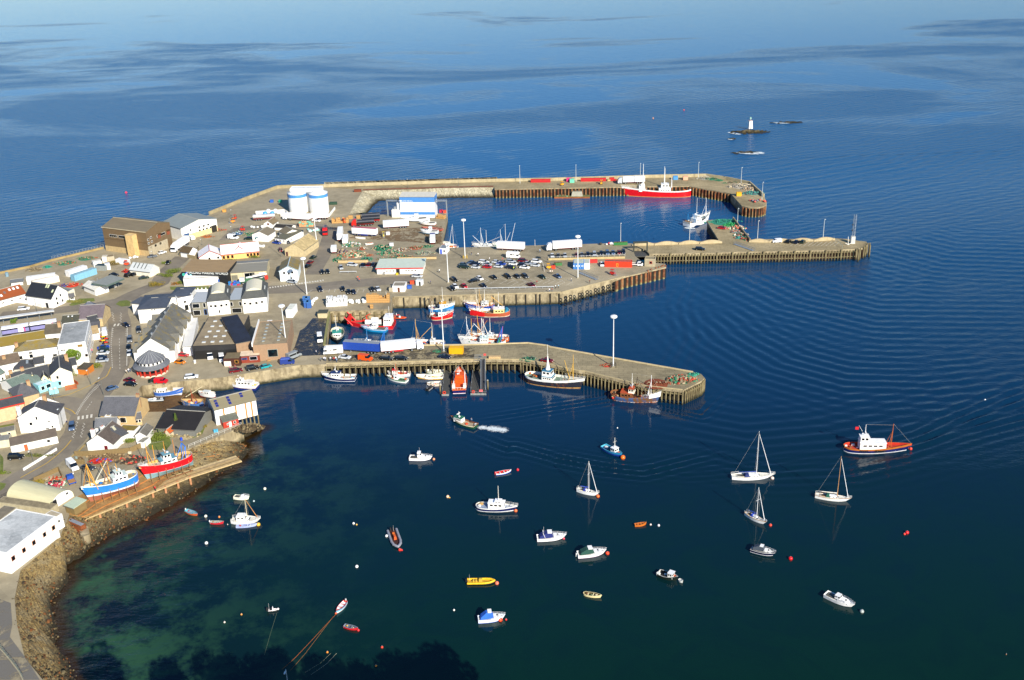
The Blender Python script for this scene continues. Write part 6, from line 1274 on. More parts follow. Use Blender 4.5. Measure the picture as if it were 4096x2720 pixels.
# ================================================================ lamps, masts
def disc_mast(label,cr_,base,top,r=1.15,z=G,cage=None):
    b=w(cr_,*base,z); lo,hi=1,40; ty=CR[cr_][1]+top/CR[cr_][2]
    for _ in range(40):
        m_=(lo+hi)/2; v=Vector((b.x,b.y,b.z+m_-CZ)); yy=1360-F*v.dot(UP)/v.dot(FW); lo,hi=(m_,hi) if yy>ty else (lo,m_)
    h=lo; o=thing('lamp_mast',label,'lamp mast',b,0,'tall quay floodlight masts'); m=MB(); m.cyl((0,0,0),(0,0,h),.22,.12,10,C('#e9ebea',.4,.05)); m.obj('pole',o)
    m=MB(); m.lathe((0,0,h-.1),[(.1,-.45),(r*.75,-.45),(r,-.2),(r,.2),(r*.7,.45),(.05,.5)],24,C('#f2f3f1',.4,.03)); m.cyl((0,0,h+.35),(0,0,h+1.0),.04,.03,5,STEEL); m.obj('lamp_head',o)
    m=MB(); m.box(-.45,-.45,0,.45,.45,.35,C('#a89f88',.9)); m.obj('footing',o)
    if cage: 
        m=MB()
        for sx in (-.9,.9):
            for sy in (-.9,.9): m.cyl((sx,sy,0),(sx,sy,1.2),.08,.08,5,C(cage))
        for zz in (.6,1.15):
            for a,b_ in (((-.9,-.9),(.9,-.9)),((.9,-.9),(.9,.9)),((.9,.9),(-.9,.9)),((-.9,.9),(-.9,-.9))): m.cyl((*a,zz),(*b_,zz),.07,.07,5,C(cage))
        m.obj('guard_cage',o)
    return o
def lamp_post(label,cr_,base,top,z=G,arm=True,col='#c9ccc8',group='lamp posts on the piers',r=.1,name='street_lamp',both=False):
    b=w(cr_,*base,z); lo,hi=1,40; ty=CR[cr_][1]+top/CR[cr_][2]
    for _ in range(40):
        m_=(lo+hi)/2; v=Vector((b.x,b.y,b.z+m_-CZ)); yy=1360-F*v.dot(UP)/v.dot(FW); lo,hi=(m_,hi) if yy>ty else (lo,m_)
    h=lo; o=thing(name,label,'street lamp',b,0,group); m=MB(); m.cyl((0,0,0),(0,0,h),r*1.3,r*.7,6,C(col,.5)); m.cyl((0,0,0),(0,0,1.1),r*1.7,r*1.7,6,C(col,.5)); m.obj('pole',o)
    m=MB(); m.cyl((0,0,h-.05),(0,-.9,h+.1),.05,.05,5,C(col,.5)); m.box(-.16,-1.5,h,.16,-.8,h+.18,C('#dfe2de',.4)); m.obj('lamp_head',o); return o
# ================================================================ cars
COLR=dict(k='#101316',n='#141c34',g='#1c3026',r='#b01420',R='#6c1018',s='#a6acb2',S='#c9cdd0',w='#eeeeec',b='#1c3f9a',y='#6a7078',o='#cf7a14',t='#2a9aa0',G='#3c4044',B='#4a6080')
def cars(group,rows):
    for l in rows.strip().split('\n'):
        a,label=l.split('|'); c,x,y,dx,dy,sh,cc=a.split()
        p,rz=dirpx(c,float(x),float(y),float(dx),float(dy)); put_car(sh,COLR[cc],label.strip(),p,rz,group)
cars('cars in the double row of the quay car park','''J 170 352 60 6 hatch y|grey hatchback at the left end of the back car park row
J 182 386 60 6 jeep g|dark green off-roader at the left end of the front packed row
J 280 330 60 6 hatch B|blue grey hatchback second from left in the back row
J 322 346 60 6 saloon n|navy car squeezed between the two packed rows at left
J 322 386 60 6 hatch S|silver hatchback left of the bright red car
J 425 322 60 6 estate w|white estate behind the bright red car
J 465 350 60 6 saloon s|silver saloon directly behind the bright red car
J 470 384 60 6 hatch r|bright red hatchback in the packed car park rows
J 582 322 60 6 hatch S|silver hatchback behind the blue saloon
J 642 344 60 6 saloon b|bright blue saloon in the packed rows
J 608 376 60 6 hatch S|pale silver hatchback right of the bright red car
J 762 314 60 6 estate s|silver estate at the centre of the back row
J 797 345 60 6 hatch w|white hatchback behind the person in a yellow vest
J 768 390 60 6 estate n|navy estate with a person in a yellow vest beside it
J 915 310 60 6 jeep R|dark red off-roader in the back row
J 905 357 60 6 hatch n|navy hatchback behind the white saloon
J 968 340 60 6 saloon s|silver saloon behind the white saloon at the row end
J 938 389 60 6 saloon w|white saloon near the right end of the front row
J 1085 314 60 6 estate w|white estate at the right end of the back row
J 1072 362 60 6 hatch S|pale silver hatchback at the right end of the front row''')
cars('cars in the angled bays of the quay','''J 52 545 60 36 estate k|black estate at the left end of the angled bays
J 302 556 60 -12 saloon k|black saloon overlapping the white hatchback
J 372 527 60 32 hatch w|white hatchback in the angled bays
J 547 514 60 32 saloon k|black saloon alone in the middle of the angled bays
J 722 504 60 36 estate k|black estate, left of the dark group of three
J 842 504 60 36 hatch G|dark grey hatchback, middle of the dark group of three
J 942 500 60 40 estate G|dark grey people carrier, right of the dark group of three
J 1155 508 60 32 saloon g|dark green saloon alone right of the dark group of three
J 1350 500 60 32 saloon B|pale blue saloon at the right end of the angled bays
J 66 628 50 36 hatch w|white car next to the red one by the quay barrier
J 18 655 50 36 saloon k|dark car half behind the white one by the quay barrier
J 178 626 55 36 hatch r|red car by the quay barrier
J 416 620 60 36 saloon n|navy saloon alone by the quay barrier
J 1020 610 60 28 saloon R|dark red saloon beside the walking couple''')
cars('cars queued on the linkspan ramp','''J 1282 243 8 30 hatch S|silver car, leftmost in the queue behind the railing
J 1357 243 8 30 hatch G|dark grey car, second in the queue behind the railing
J 1442 240 8 30 hatch s|silver car, third in the queue behind the railing
J 1587 234 8 30 hatch R|dark red car, fourth in the queue behind the railing
J 1652 232 8 30 hatch y|grey car, fifth in the queue behind the railing
J 1728 226 8 30 hatch n|navy car, sixth in the queue behind the railing
J 1812 222 8 30 estate s|silver estate, seventh in the queue behind the railing
J 1897 212 8 30 hatch n|navy hatchback, eighth in the queue behind the railing
J 1974 206 8 30 estate B|blue grey estate, ninth in the queue behind the railing
J 2046 204 8 30 saloon B|blue grey saloon, tenth in the queue behind the railing
J 2120 204 8 30 hatch R|dark red hatchback near the queue\'s right end
J 2176 194 8 30 estate n|navy estate at the right end of the queue''')
cars('cars parked along the quay road','''I 255 352 16 40 estate n|dark blue estate in the bay next to the red barrier pole
I 540 348 14 36 hatch k|black hatchback alone in the middle of the parking bays
I 612 384 14 36 hatch k|black hatchback left of the dark saloon beside the white bags
I 674 384 20 34 saloon n|dark saloon behind the white bags
I 905 350 16 34 saloon k|black saloon left of the beige car in the bays
I 977 345 26 34 saloon S|beige silver saloon at the right end of the bays
I 280 135 14 36 hatch k|left of two black hatchbacks by the give way marking
I 347 130 14 36 hatch k|right of two black hatchbacks by the give way marking
I 516 78 14 34 hatch s|silver hatchback behind the long barrier
I 658 42 60 6 estate S|silver estate parked side-on behind the crates
I 792 44 24 -30 hatch n|navy hatchback by the cycle railings
I 862 40 24 -30 hatch R|red hatchback between two navy cars beside the ferry office
I 926 40 24 -30 hatch n|navy hatchback right beside the ferry office
I 1472 185 60 4 estate S|white silver estate driving past the ferry office
C 172 1046 36 -22 hatch g|dark green car at the top of the row of three on the verge
C 130 1111 36 -22 hatch R|dark red car in the middle of the row of three on the verge
C 100 1156 36 -22 hatch k|black car at the bottom of the row of three on the verge''')
cars(None,'''B 1788 1354 60 8 estate s|silver estate in front of the harbour house
B 1592 862 60 10 saloon b|blue saloon beside the white L shaped store
B 1722 855 50 20 hatch n|dark hatchback behind the old smokehouse gable
B 1640 955 20 40 hatch R|dark hatchback against the smokehouse wall
B 1240 810 60 0 saloon g|dark green saloon behind the white community hall
B 2090 584 60 6 saloon w|white saloon in front of the silo bund
A 1912 562 60 -10 saloon y|dark grey saloon in front of the brown fish hall
A 2035 515 50 -14 hatch w|white car just in front of the white lorry cab
A 1432 795 60 4 saloon k|black car behind the fuel station canopy
A 1622 800 60 -26 jeep k|black off-roader right of the fuel station canopy
A 1702 785 60 -20 saloon k|black saloon behind the off-roader at the fuel station
A 1806 832 60 -10 saloon g|dark green saloon parked by the block workshop
A 300 1222 60 -6 estate w|white estate parked by the forecourt wall of the black roofed house
A 2110 640 -20 30 saloon k|black car on the road behind the brown fish hall corner
G 1836 382 46 26 saloon n|navy saloon crossing the far zebra crossing
G 2030 462 2 50 jeep G|dark grey off-roader beside the arcade wall
G 1900 600 -4 50 jeep y|grey off-roader at the head of the kerbside row
G 1882 712 -4 50 hatch k|black hatchback, middle of the kerbside row by the cafe
G 1892 795 -4 50 hatch S|silver white hatchback, last of the kerbside row by the cafe
G 1512 708 60 -12 saloon b|blue saloon at the top of the street parking
G 1522 742 60 -8 hatch g|dark green hatchback below the blue saloon
G 1506 792 60 -4 saloon S|pale silver saloon in the middle of the street parking
G 1490 860 60 -8 hatch n|navy hatchback in the lower pair of the street parking
G 1495 902 60 -6 saloon s|silver blue saloon at the bottom of the street parking
G 1898 1192 60 12 saloon R|dark red saloon on the bend below the cafe
G 1905 1248 60 6 saloon k|black saloon on the bend below the dark red one
G 1640 1308 60 -20 hatch B|blue grey hatchback behind the stone hall
H 736 1018 60 4 hatch r|red hatchback beside the arcade gable
H 693 1109 60 6 hatch o|orange hatchback in front of the market canopy
H 836 1293 60 -6 estate w|white people carrier on the quay road
H 380 1336 60 -10 saloon g|dark green saloon behind the red van
H 1395 1216 60 -10 estate R|dark red estate at the quay edge beside a person in pink
H 1602 1188 60 -12 jeep k|black and silver off-roader at the quay edge
H 1770 1164 60 -16 hatch t|teal hatchback at the quay edge
I 562 1203 60 6 saloon S|silver saloon behind the group of people on the pier
I 1092 1220 60 4 estate k|left of the two black estates on the fish pier
I 1272 1218 60 4 estate k|right of the two black estates on the fish pier
I 1816 1200 60 8 saloon n|navy saloon below the yellow container
K 1532 462 60 8 saloon R|dark red car half hidden by the black and white trawler
M 1056 782 -6 56 jeep B|blue grey off-roader beside the zebra crossing forecourt
M 240 1222 60 -4 jeep k|glossy black off-roader in the courtyard of the long white shed
O 1290 98 60 10 saloon G|dark grey saloon behind the blue hauled-out boat
J 1907 352 6 34 hatch w|white car left of the orange red container
F 796 534 26 -22 hatch k|black car left of the pair at the pier parking bays
F 893 540 26 -22 hatch n|navy car, middle of the three on the ferry pier
F 975 538 26 -22 hatch g|dark green car, right of the three on the ferry pier
E 1255 1256 60 4 estate k|black estate alone on the ferry pier
E 1530 992 60 8 hatch r|red car on the short jetty beside the nets''')
def veh(fn,c,x,y,dx,dy,label,*a,**k):
    p,rz=dirpx(c,x,y,dx,dy,G+.03); p=Vector(p)+Vector((0,1.0,0)); return fn(*( (a[0],label,p,rz)+a[1:] if fn is van else (label,p,rz)+a),**k)
veh(van,'B',1040,808,60,4,'white van parked behind the white community hall','#f0f0ee')
veh(van,'H',445,1370,60,0,'red delivery van with rounded body below the cafe','#cc1626',L=4.3,H=1.85)
veh(van,'H',2115,1050,60,-24,'silver grey minibus with many windows by the lamp mast','#8d9498','minibus',5.6,2.4)
veh(van,'H',2035,1130,60,-4,'blue camper van with raised roof at the quay edge','#2c3f86','van',4.9,2.1,'#3a56a8')
veh(van,'H',1062,1050,4,40,'white van with blue windscreen strip under the market canopy','#f0f0ee','van',5.4,2.3)
veh(van,'H',1208,1085,8,40,'white van half hidden behind the brown hut','#f0f0ee','van',5.0,2.2)
veh(van,'I',818,1240,60,8,'bright orange van on the fish pier','#e0561a','van',5.0,2.2)
veh(van,'I',245,990,4,40,'white van facing the camera beside the small dock','#f2f2f0','van',5.6,2.4)
veh(van,'O',1045,105,44,46,'white van parked above the blue hauled-out boat','#f2f2f0','van',5.4,2.3)
veh(van,'F',655,540,-60,4,'small white van on the ferry pier','#f0f0f0','van',4.2,1.8)
veh(van,'G',1520,510,2,-40,'white box van at the top of the street parking','#f0efec','van',5.5,2.4)
veh(van,'B',515,815,-50,-26,'small white pickup van by the grey roofed fish shed','#f0f0ee','van',4.6,1.9)
veh(camper,'I',415,1158,-60,4,'large white motorhome at the start of the fish pier')
veh(camper,'D',795,1365,60,4,'white motorhome behind the packed car park',6.0)
def flatbed(label,c,x,y,dx,dy,cab,bed,L=5.2):
    p,rz=dirpx(c,x,y,dx,dy); o=thing('pickup_truck',label,'pickup',p,rz); m=MB(); profile(m,[(L*.08,.4),(L/2,.4),(L/2,.9),(L/2-.5,1.2),(L/2-.9,1.9),(L*.08,1.9)],.92,C(cab,.4),.1); m.obj('cab',o)
    m=MB(); m.box(-L/2,-.95,.7,L*.06,.95,.8,C(bed,.8)); 
    for b in ((-L/2,-.98,.7,L*.06,-.93,1.05),(-L/2,.93,.7,L*.06,.98,1.05),(-L/2,-.98,.7,-L/2+.05,.98,1.05)): m.box(*b,C(cab,.5))
    m.obj('load_bed',o); m=MB(); profile(m,[(L/2-.47,1.22),(L/2-.85,1.82),(L*.12,1.82),(L*.12,1.25)],.9,glass(),.08); m.obj('window_glass',o); wheels(o,(L*.3,-L*.3),.93,.34)
flatbed('blue pickup with wooden load bed in the boatyard','O',1042,285,-36,-70,'#2450a8','#b8864a'); flatbed('white flatbed pickup near the linkspan tower','E',462,1452,60,4,'#eeeeec','#5a4a3a')
veh(lorry,'E',425,424,-60,2,'white articulated lorry with grey cab on the breakwater pier behind the red ship',12.2,cab='#b8bcc0',H=4.0)
veh(lorry,'D',765,1268,-60,-3,'white trailer without cab in front of the docked trawler masts',12.8,cabon=False)
veh(lorry,'D',1470,1256,-60,4,'white articulated lorry facing left on the car quay',13.4,H=4.2)
veh(lorry,'C',1205,672,-60,4,'long white box trailer with red frame in the yard',12.6,cabon=False)
veh(lorry,'C',815,768,60,4,'white trailer with red roof edge and navy base in the yard',12.6,cabon=False,roofc='#b8606a',skirt='#2a3a8a',chass='#2a3a8a')
veh(lorry,'C',505,800,26,-190,'white box trailer seen end-on at the yard edge',12.5,cabon=False)
veh(lorry,'C',570,862,20,-140,'shorter white trailer beside the net piles',8,cabon=False,H=3.2)
veh(lorry,'C',890,556,-60,4,'rear dark ribbed tank trailer with red ends',9.0,box='#4a4c52',tank=True,cabon=False,chass='#c02020')
veh(lorry,'C',890,596,-60,4,'middle dark ribbed tank trailer with red ends',9.0,box='#44464c',tank=True,cabon=False,chass='#c02020')
veh(lorry,'C',825,640,-60,4,'front dark ribbed tank lorry with red cab',8.4,box='#4c4e54',tank=True,cab='#c22018')
veh(lorry,'C',317,730,-4,60,'red fuel tanker lorry driving toward the camera on the yard road',6.5,box='#6a5a58',tank=True,cab='#c41c1c',chass='#c41c1c')
veh(lorry,'C',425,985,10,-60,'small white box lorry beside the net piles',4.4,cabon=False,H=3.2)
veh(lorry,'C',1665,860,2,-60,'white box lorry with dark blue side parked facing the basin',6.5,cab='#1c2a6a',H=3.4,skirt='#a02018')
veh(lorry,'B',395,915,-60,40,'white articulated lorry beside the brown fish hall',12.0,H=4.0)
veh(lorry,'B',1870,576,-60,-4,'white tanker lorry in front of the silos',12.0,H=3.6)
veh(lorry,'B',1430,570,60,-4,'white tank trailer left of the silos',11,tank=True,box='#eceae6',cabon=False)
veh(lorry,'B',2130,562,-60,2,'white trailer right of the tanker lorry by the silo bund',9,cabon=False,H=3.2)
veh(lorry,'I',782,1138,-60,-4,'long blue trailer with grey roof on the fish pier',13.6,box='#2146a0',roofc='#8a9098',cabon=False,H=4.1,chass='#3a3a3a')
veh(lorry,'I',1232,1128,60,-6,'long white trailer with red skirt and lorry cab on the fish pier',12.4,skirt='#b81c28',H=4.1,cab='#e8e8e8')
o=thing('mobile_crane','green and white mobile crane with red front beside the warehouse','crane',*dirpx('B',1290,1350,60,-6)); 
bx(o,'chassis',(-5,-1.2,.6,5,1.2,1.3),'#2c5a3c'); bx(o,'cab',(-5.4,-1.1,1.3,-3.2,1.1,2.7),'#dcdcd8',tp=.1); m=MB(); m.cyl((-2.5,0,2.4),(6.2,0,3.4),.45,.32,8,WHITE); m.obj('boom',o); bx(o,'turntable',(-3,-1,1.3,0,1,2.4),'#3c6a48'); bx(o,'hook_block',(5.2,-.5,1.0,6.6,.5,2.6),'#d03020'); wheels(o,(-4,-2.4,2.2,3.8),1.25,.55,.4)
for i,(c,x,y,cc,l) in enumerate([('D',1250,1490,'#e8a818','yellow forklift truck near the skips'),('D',1410,445,'#e8a010','yellow loader on the breakwater pier'),('D',1900,428,'#d8a020','yellow machine at the breakwater quay edge'),('C',550,600,'#d8541c','orange forklift by the wooden crates'),('B',1155,700,'#d83a28','red loader beside the net heap'),('B',1035,600,'#e08a20','small orange dumper on the sea road'),('B',1060,560,'#c8462c','red and white tractor on the sea road'),('C',1050,775,'#c8b040','yellow forklift in the yard'),('J',2045,470,'#c8281c','red trailer on the car quay edge'),('A',1600,665,'#e0481c','orange red tipper machine behind the block workshop')]):
    o=thing('work_machine',l,'machine',w(c,x,y),i*.7); bx(o,'body',(-1.4,-.6,.4,.9,.6,1.3),cc,tp=.1); m=MB()
    for a_,b_ in ((-1.1,-.55),(-1.1,.55),(.1,-.55),(.1,.55)): m.cyl((a_,b_,1.2),(a_,b_,2.3),.06,.06,4,DARK)
    m.box(-1.2,-.65,2.3,.2,.65,2.4,C(cc)); m.obj('cab_frame',o); m=MB(); m.box(1.0,-.5,.1,1.1,-.35,2.6,STEEL); m.box(1.0,.35,.1,1.1,.5,2.6,STEEL); m.box(1.1,-.5,.1,2.0,.5,.2,STEEL); m.obj('lift_mast',o); wheels(o,(.6,-1.0),.62,.38)
# ================================================================ lamp masts
disc_mast('tall white floodlight mast with disc head at the fish market corner','H',(2035,978),385)
disc_mast('tall white floodlight mast with disc head beside the blue skips','C',(88,1505),1045)
disc_mast('tall white floodlight mast with disc head by the painted smokehouse','C',(215,905),545,.5)
disc_mast('tall white floodlight mast with disc head behind the car park\'s left end','C',(1862,1352),870,.6)
disc_mast('floodlight mast with yellow guard cage at the basin edge','C',(2072,1045),562,1.1,cage='#d8b020')
disc_mast('tall floodlight mast with disc head beside the gangway on the car quay','J',(1605,508),-15,1.15)
disc_mast('tall floodlight mast standing over the boats at the fish pier','I',(1805,1118),540,.7,cage='#5a5a50')
disc_mast('tall floodlight mast with disc head alone near the fish pier\'s end','L',(793,680),48,1.2,cage='#4a4438')
for l,c,b,t in (('lamp post on the breakwater above the stored nets','E',(1768,430),215),('lamp post at the rounded breakwater head','E',(2030,625),398),('lamp post at the wide bend of the breakwater pier','E',(1232,355),150),('lamp post on the breakwater beside the red crates','D',(878,418),192),('lamp post on the breakwater right of the first red crates','D',(1580,398),182),('lamp post behind the red ship\'s bow','E',(505,345),165),('lamp post at the left end of the scalloped wave wall','E',(258,1165),912),('lamp post on the wave wall in front of the departing trawler','E',(1120,1165),895),('lamp post on the short jetty wall','E',(1722,940),728),('lamp post where the jetty joins the ferry pier','F',(404,528),252),('lamp post beside the grey crates on the ferry pier','F',(1230,468),238)):
    lamp_post(l,c,b,t,arm=True,r=.11)
for l,c,b,t in (('thin post at the start of the rock armour','C',(740,110),72),('thin post on the breakwater behind the ice factory','C',(1355,160),48),('thin post further along the breakwater','C',(1988,140),30),('thin lamp post in front of the silos\' road','B',(1035,745),640),('thin lamp post behind the sea road','B',(1033,520),430),('thin lamp post by the smokehouse car','B',(1648,1025),760),('thin lamp post beside the white hall','B',(655,880),800),('thin lamp post in front of the brown hall','A',(1925,580),480),('lamp post outside the black roofed house','A',(470,1260),1085),('lamp post in the courtyard of the long shed','M',(495,1300),1090),('lamp post by the zebra crossing forecourt','M',(925,760),480),('lamp post on the bend by the ivy garden','G',(1330,1240),1010),('lamp post in front of the stone hall','M',(1515,300),25),('lamp post by the pale blue yard','M',(860,560),180)):
    lamp_post(l,c,b,t,r=.08,col='#6a6c66',group='street lamps in town')
o=lamp_post('white lamp head on a pole rising at the bottom edge','R',(1395,1850),1440,z=3,r=.08,col='#dfe2e2')
o=thing('light_tower','grey lattice signal tower at the ferry pier head','tower',w('F',1602,545)); m=MB()
for sx in (-.6,.6):
    for sy in (-.6,.6): m.cyl((sx*.8,sy*.8,0),(sx*.8,sy*.8,13.5),.08,.06,5,STEEL)
for k in range(9):
    z=k*1.5
    for a,b in (((-.48,-.48),(.48,-.48)),((.48,-.48),(.48,.48)),((.48,.48),(-.48,.48)),((-.48,.48),(-.48,-.48))): m.cyl((*a,z),(*b,z+1.5),.03,.03,4,STEEL,False)
m.obj('lattice',o); bx(o,'signal_lamp',(-1.1,-.4,6.0,-.6,.2,6.5),'#2a2a2a'); bx(o,'signal_lamp',(-1.1,-.4,8.6,-.6,.2,9.1),'#2a2a2a'); bx(o,'equipment_box',(-1.0,-.7,0,.8,.9,3.4),'#c6c6c0')
o=thing('lighthouse','small white tapered lighthouse on the rock islet','lighthouse',w('X',838,665,0)+Vector((0,0,.9)),.2); o.scale=(.76,.76,.8); m=MB(); m.box(-1.9,-1.9,0,1.9,1.9,6.6,WHITE,None,.5); m.box(-1.6,-1.6,6.6,1.6,1.6,6.9,C('#c8a8a0')); m.obj('tower',o)
m=MB(); m.cyl((0,0,7.0),(0,0,8.2),.6,.6,10,STEEL); m.lathe((0,0,8.2),[(.9,0),(.9,1.0),(.05,1.7)],10,C('#8fb8a8',.2)); m.obj('lantern',o); bx(o,'doorway',(-.4,-1.95,.1,.4,-1.8,1.9),'#8a6a4a')
# ================================================================ boats afloat
cruiser('small white cruiser with round wheelhouse and yellow bow rope','T',(435,275),(705,280),wh=1.7,mastx=-.02)
trawler('navy and white workboat with five fenders and white cabin','T',(1268,885),(1772,918),bare('#e8e8ea','',) if False else [(0,C('#e6e4e6')),(.18,C('#ececec')),(.75,C('#1c2458',.35)),(1,C('#f0f0ee'))],B=3.6,fb=1.1,bow=.6,house=(-.18,.22),hh=1.6,bridge=(-.02,.16),bh=.5,deck='#8a98b0',roofc='#f2f2f2',masta=7.5,mastc='#d8d4c8',radar=False,round_=True,bulw=.35,clutter=5,cluc=('#e8e4dc','#c8a060'),group='motor boats on moorings',name='work_boat',cat='motor boat')
open_boat('white and blue dinghy with red cover beside a red buoy','T',(1515,465),(1705,432),'#e8eaec','#c01c20','#e8e8e4','#c8302c',stripe='#2c5ac8',name='dinghy',cat='dinghy')
rib('orange and grey inflatable rescue boat pointing toward the camera','T',(215,1175),(292,1392),'#8d8f98',0,'#d85a20','#3a1c14',2,'#d86a20')
trawler('light blue fishing boat with white cuddy and orange fender buoy','U',(1035,262),(1243,368),[(0,C('#102a7a')),(.45,C('#143a98')),(1,C('#2c8ab8'))],B=2.9,fb=.95,bow=.7,house=(.02,.24),hh=1.5,bridge=None,deck='#17306a',cap='#58b8d0',roofc='#f0f0ee',masta=5.5,radar=False,round_=False,tr=.8,bulw=.5,clutter=3,rail=False,wn=2,group='motor boats on moorings')
yacht('white yacht with blue sail cover and yellow lifebuoy at the stern','U',(745,755),(962,808),10.5,covers='#22389a',boomc='#2448b0')
cruiser('white cruiser with navy cockpit canopy and radar arch','U',(278,1312),(597,1290),cover='#1c2a6e',arch=True,wh=1.5,mastx=-.25)
cruiser('white cruiser with dark green canopy and outboard','U',(740,1502),(1052,1466),cover='#1c4a40',motor='#c8ccc8',wh=1.5,boot='#6a2a6a')
open_boat('varnished orange wooden rowing boat with two white buoys ahead','U',(1392,1152),(1524,1136),'#c8681c','#a8541c','#d88a3c')
yacht('largest white yacht with tall white mast and blue boom cover','V',(210,688),(605,680),15.0,covers='#20306a',boomc='#24408a',mx=.12,deckc='#e6e0cc')
yacht('small white yacht with bright blue cockpit cover and thin mast','V',(350,1070),(540,1172),10.2,covers='#1c44b0',boomc='#2448a0',wood='#b8884a')
yacht('white yacht with varnished wooden mast and cream sail cover','V',(1082,882),(1412,928),13.6,mastc='#c88a3c',boomc='#e8e4d4',mx=.16,wood='#a8743a',covers='#1c5a4a',boot='#f0eeea')
o,L,S=trawler('classic navy hulled boat with orange timber rail, white deckhouse and red flag','V',(1368,392),(2050,398),[(0,C('#dcdce4')),(.14,C('#f0f0f0')),(.70,C('#16205a',.3)),(1,C('#b86a24',.5))],B=5.0,fb=1.45,bow=1.0,house=(-.27,.13),hh=2.3,bridge=(-.27,-.12),bh=1.7,deck='#b83a24',cap='#c87a30',inner=C('#c0301c'),roofc='#f2f2f0',masta=8.6,mastc='#e8e8e8',mastf=(.22,8.9,'#b8602c'),radar=True,bulw=.7,clutter=7,cluc=('#e8e4dc','#c8642c','#8a5a32'),rail=False,wn=4,name='motor_yacht',cat='motor yacht')
for k in range(9): rings(o,(-L*.27+k*.62 if k<4 else -L*.27+k*.62+2.0,-2.45,.95),.26,1)
m=MB(); m.cyl((-L*.24,0,6.3),(-L*.30,0,8.2),.05,.04,5,WHITE); m.obj('flagstaff',o); bx(o,'flag',(-L*.30-1.0,-.03,6.9,-L*.30,.03,7.8),'#d01c24')
cruiser('small navy hulled motor boat with dark canopy and white deck','V',(402,1440),(645,1500),hullc='#181c3a',boot='#e8e8ec',cover='#46505c',cabc='#f2f2ee',stripe='#f0f0ee',wh=1.3)
rib('yellow inflatable boat with grey console and white bow locker','W',(165,308),(420,304),'#e8b81c',0,'#c8a83a','#c89a2c',1,'#d8b040')
cruiser('white motor boat with bright blue canopy and orange fenders','W',(265,675),(510,650),cover='#2c6ad0',wh=1.8,hullc='#dfe8f4',boot='#2c56c0')
open_boat('cream rowing boat with brown tackle inside','W',(1260,418),(1428,450),'#e8d8a0','#6a5a34','#e8dca8',stuff='#8a5a3c #5a6a4a #c8b8a0',pointed=True)
trawler('small dark green fishing boat with white cuddy and cream rim','W',(1968,232),(2146,290),[(0,C('#12181a')),(1,C('#182420',.4))],B=2.6,fb=.85,bow=.5,house=(.05,.3),hh=1.3,bridge=None,deck='#15181a',cap='#e6e2da',inner=C('#1c2022'),roofc='#f0f0f0',radar=False,round_=False,tr=.8,bulw=.45,clutter=3,cluc=('#e8e8e0','#d8602c'),rail=False,wn=2,group='motor boats on moorings')
open_boat('tiny grey tender tied to the bow of the dark green boat','W',(2162,288),(2198,312),'#c8ccc8','#b8bcb8','#d8d8d4',name='dinghy',cat='dinghy',B=.9)
cruiser('white sports cruiser with windscreen at the lower right','Z',(1903,1374),(1966,1402),wh=1.0,boot='#48505a',cab=(0,.3))
open_boat('blue and orange rowing boat pointing right near the slipway','S',(255,815),(508,918),'#c8582c','#8a9aa8','#58b0c0','#e8e8e0',stuff='#c82030 #8a8a7a')
open_boat('red grey dinghy with outboard left of the white yacht','S',(800,1080),(1092,1090),'#c01c2c','#9aa094','#b8bcb4','#e8e8e8',stuff='#a87840 #e8dcc8',name='dinghy',cat='dinghy')
cruiser('small cream cuddy boat with black outboard behind the white yacht','S',(1335,530),(1660,555),hullc='#f0eed8',boot='#3a3a30',motor='#1c1e20',wh=.9,winds=False)
o,L=yacht('broad white sailing boat with two masts and a blue dinghy alongside','S',(1295,1050),(1865,1050),7.6,mx=.10,boomc='#f0f0ee',B=3.6,furl='#c88a4c',mastc='#e8d8b0'); cabin(o,-L*.3,L*.08,1.1,.9,2.1,WHITE,.2,True,'wheelhouse',None,.5,.2,2,.3)
open_boat('small blue white dinghy tied alongside the two masted boat','S',(1372,1172),(1830,1140),'#a8b4dc','#8a94b8','#c8d0e4',stuff='#c8302c #e8e8e0',name='dinghy',cat='dinghy',B=1.3)
open_boat('white rowing boat with red rim and pale blue bottom','R',(2058,632),(1952,768),'#7cc0e0','#e8e8ec','#c83a24','#c8c8c8',stripe='#f0f0f0')
open_boat('grey dinghy with red keel line and yellow tackle','R',(2042,925),(2205,968),'#c01c24','#5a6470','#8a94a0',stuff='#d8a83c #e8d8a0',name='dinghy',cat='dinghy')
rib('tiny white inflatable tender with black engine','R',(1128,742),(1240,730),'#f0e8e8',0,'#f0f0f0','#c8c8c4',1)
trawler('small green fishing boat under way with white wake','K',(640,1292),(335,1205),[(0,C('#4a2018')),(.08,C('#17402c')),(.7,C('#1c4a34',.4)),(1,C('#e8dcb8'))],B=3.3,fb=1.0,bow=1.0,house=(.02,.34),hh=1.5,bridge=None,deck='#a89a80',cap='#7a4a2c',roofc='#2c6a50',masta=4.2,radar=True,round_=False,tr=.85,bulw=.5,clutter=5,cluc=('#d8502c','#e8e4dc'),rail=False,wn=5)
o,L,S=trawler('black, white and rust trawler with white wheelhouse and yellow derricks','K',(1262,690),(1978,800),[(0,C('#b87a34',.8,.3)),(.10,worn('#c89a54','#7a3a1c')),(.66,worn('#20222e','#6e4024',.52,.66)),(.72,worn('#2c2c36','#a89a88',.5,.6)),(1,C('#f2f0ea'))],B=6.0,fb=2.4,bow=1.6,house=(-.18,.0),hh=1.6,bridge=(-.18,-.02),bh=1.9,deck='#6f8474',cap='#e8e4d8',roofc='#3a7a9a',masta=14.5,mastf=(.34,12.2,'#d8a83c'),derrick=[(.27,2.4,.18,9.4,.6,'#d8a83c')],clutter=16,cluc=('#c8642c','#3a2a22','#2a2422','#8a5a32','#2c2c30'),round_=True,wn=4)
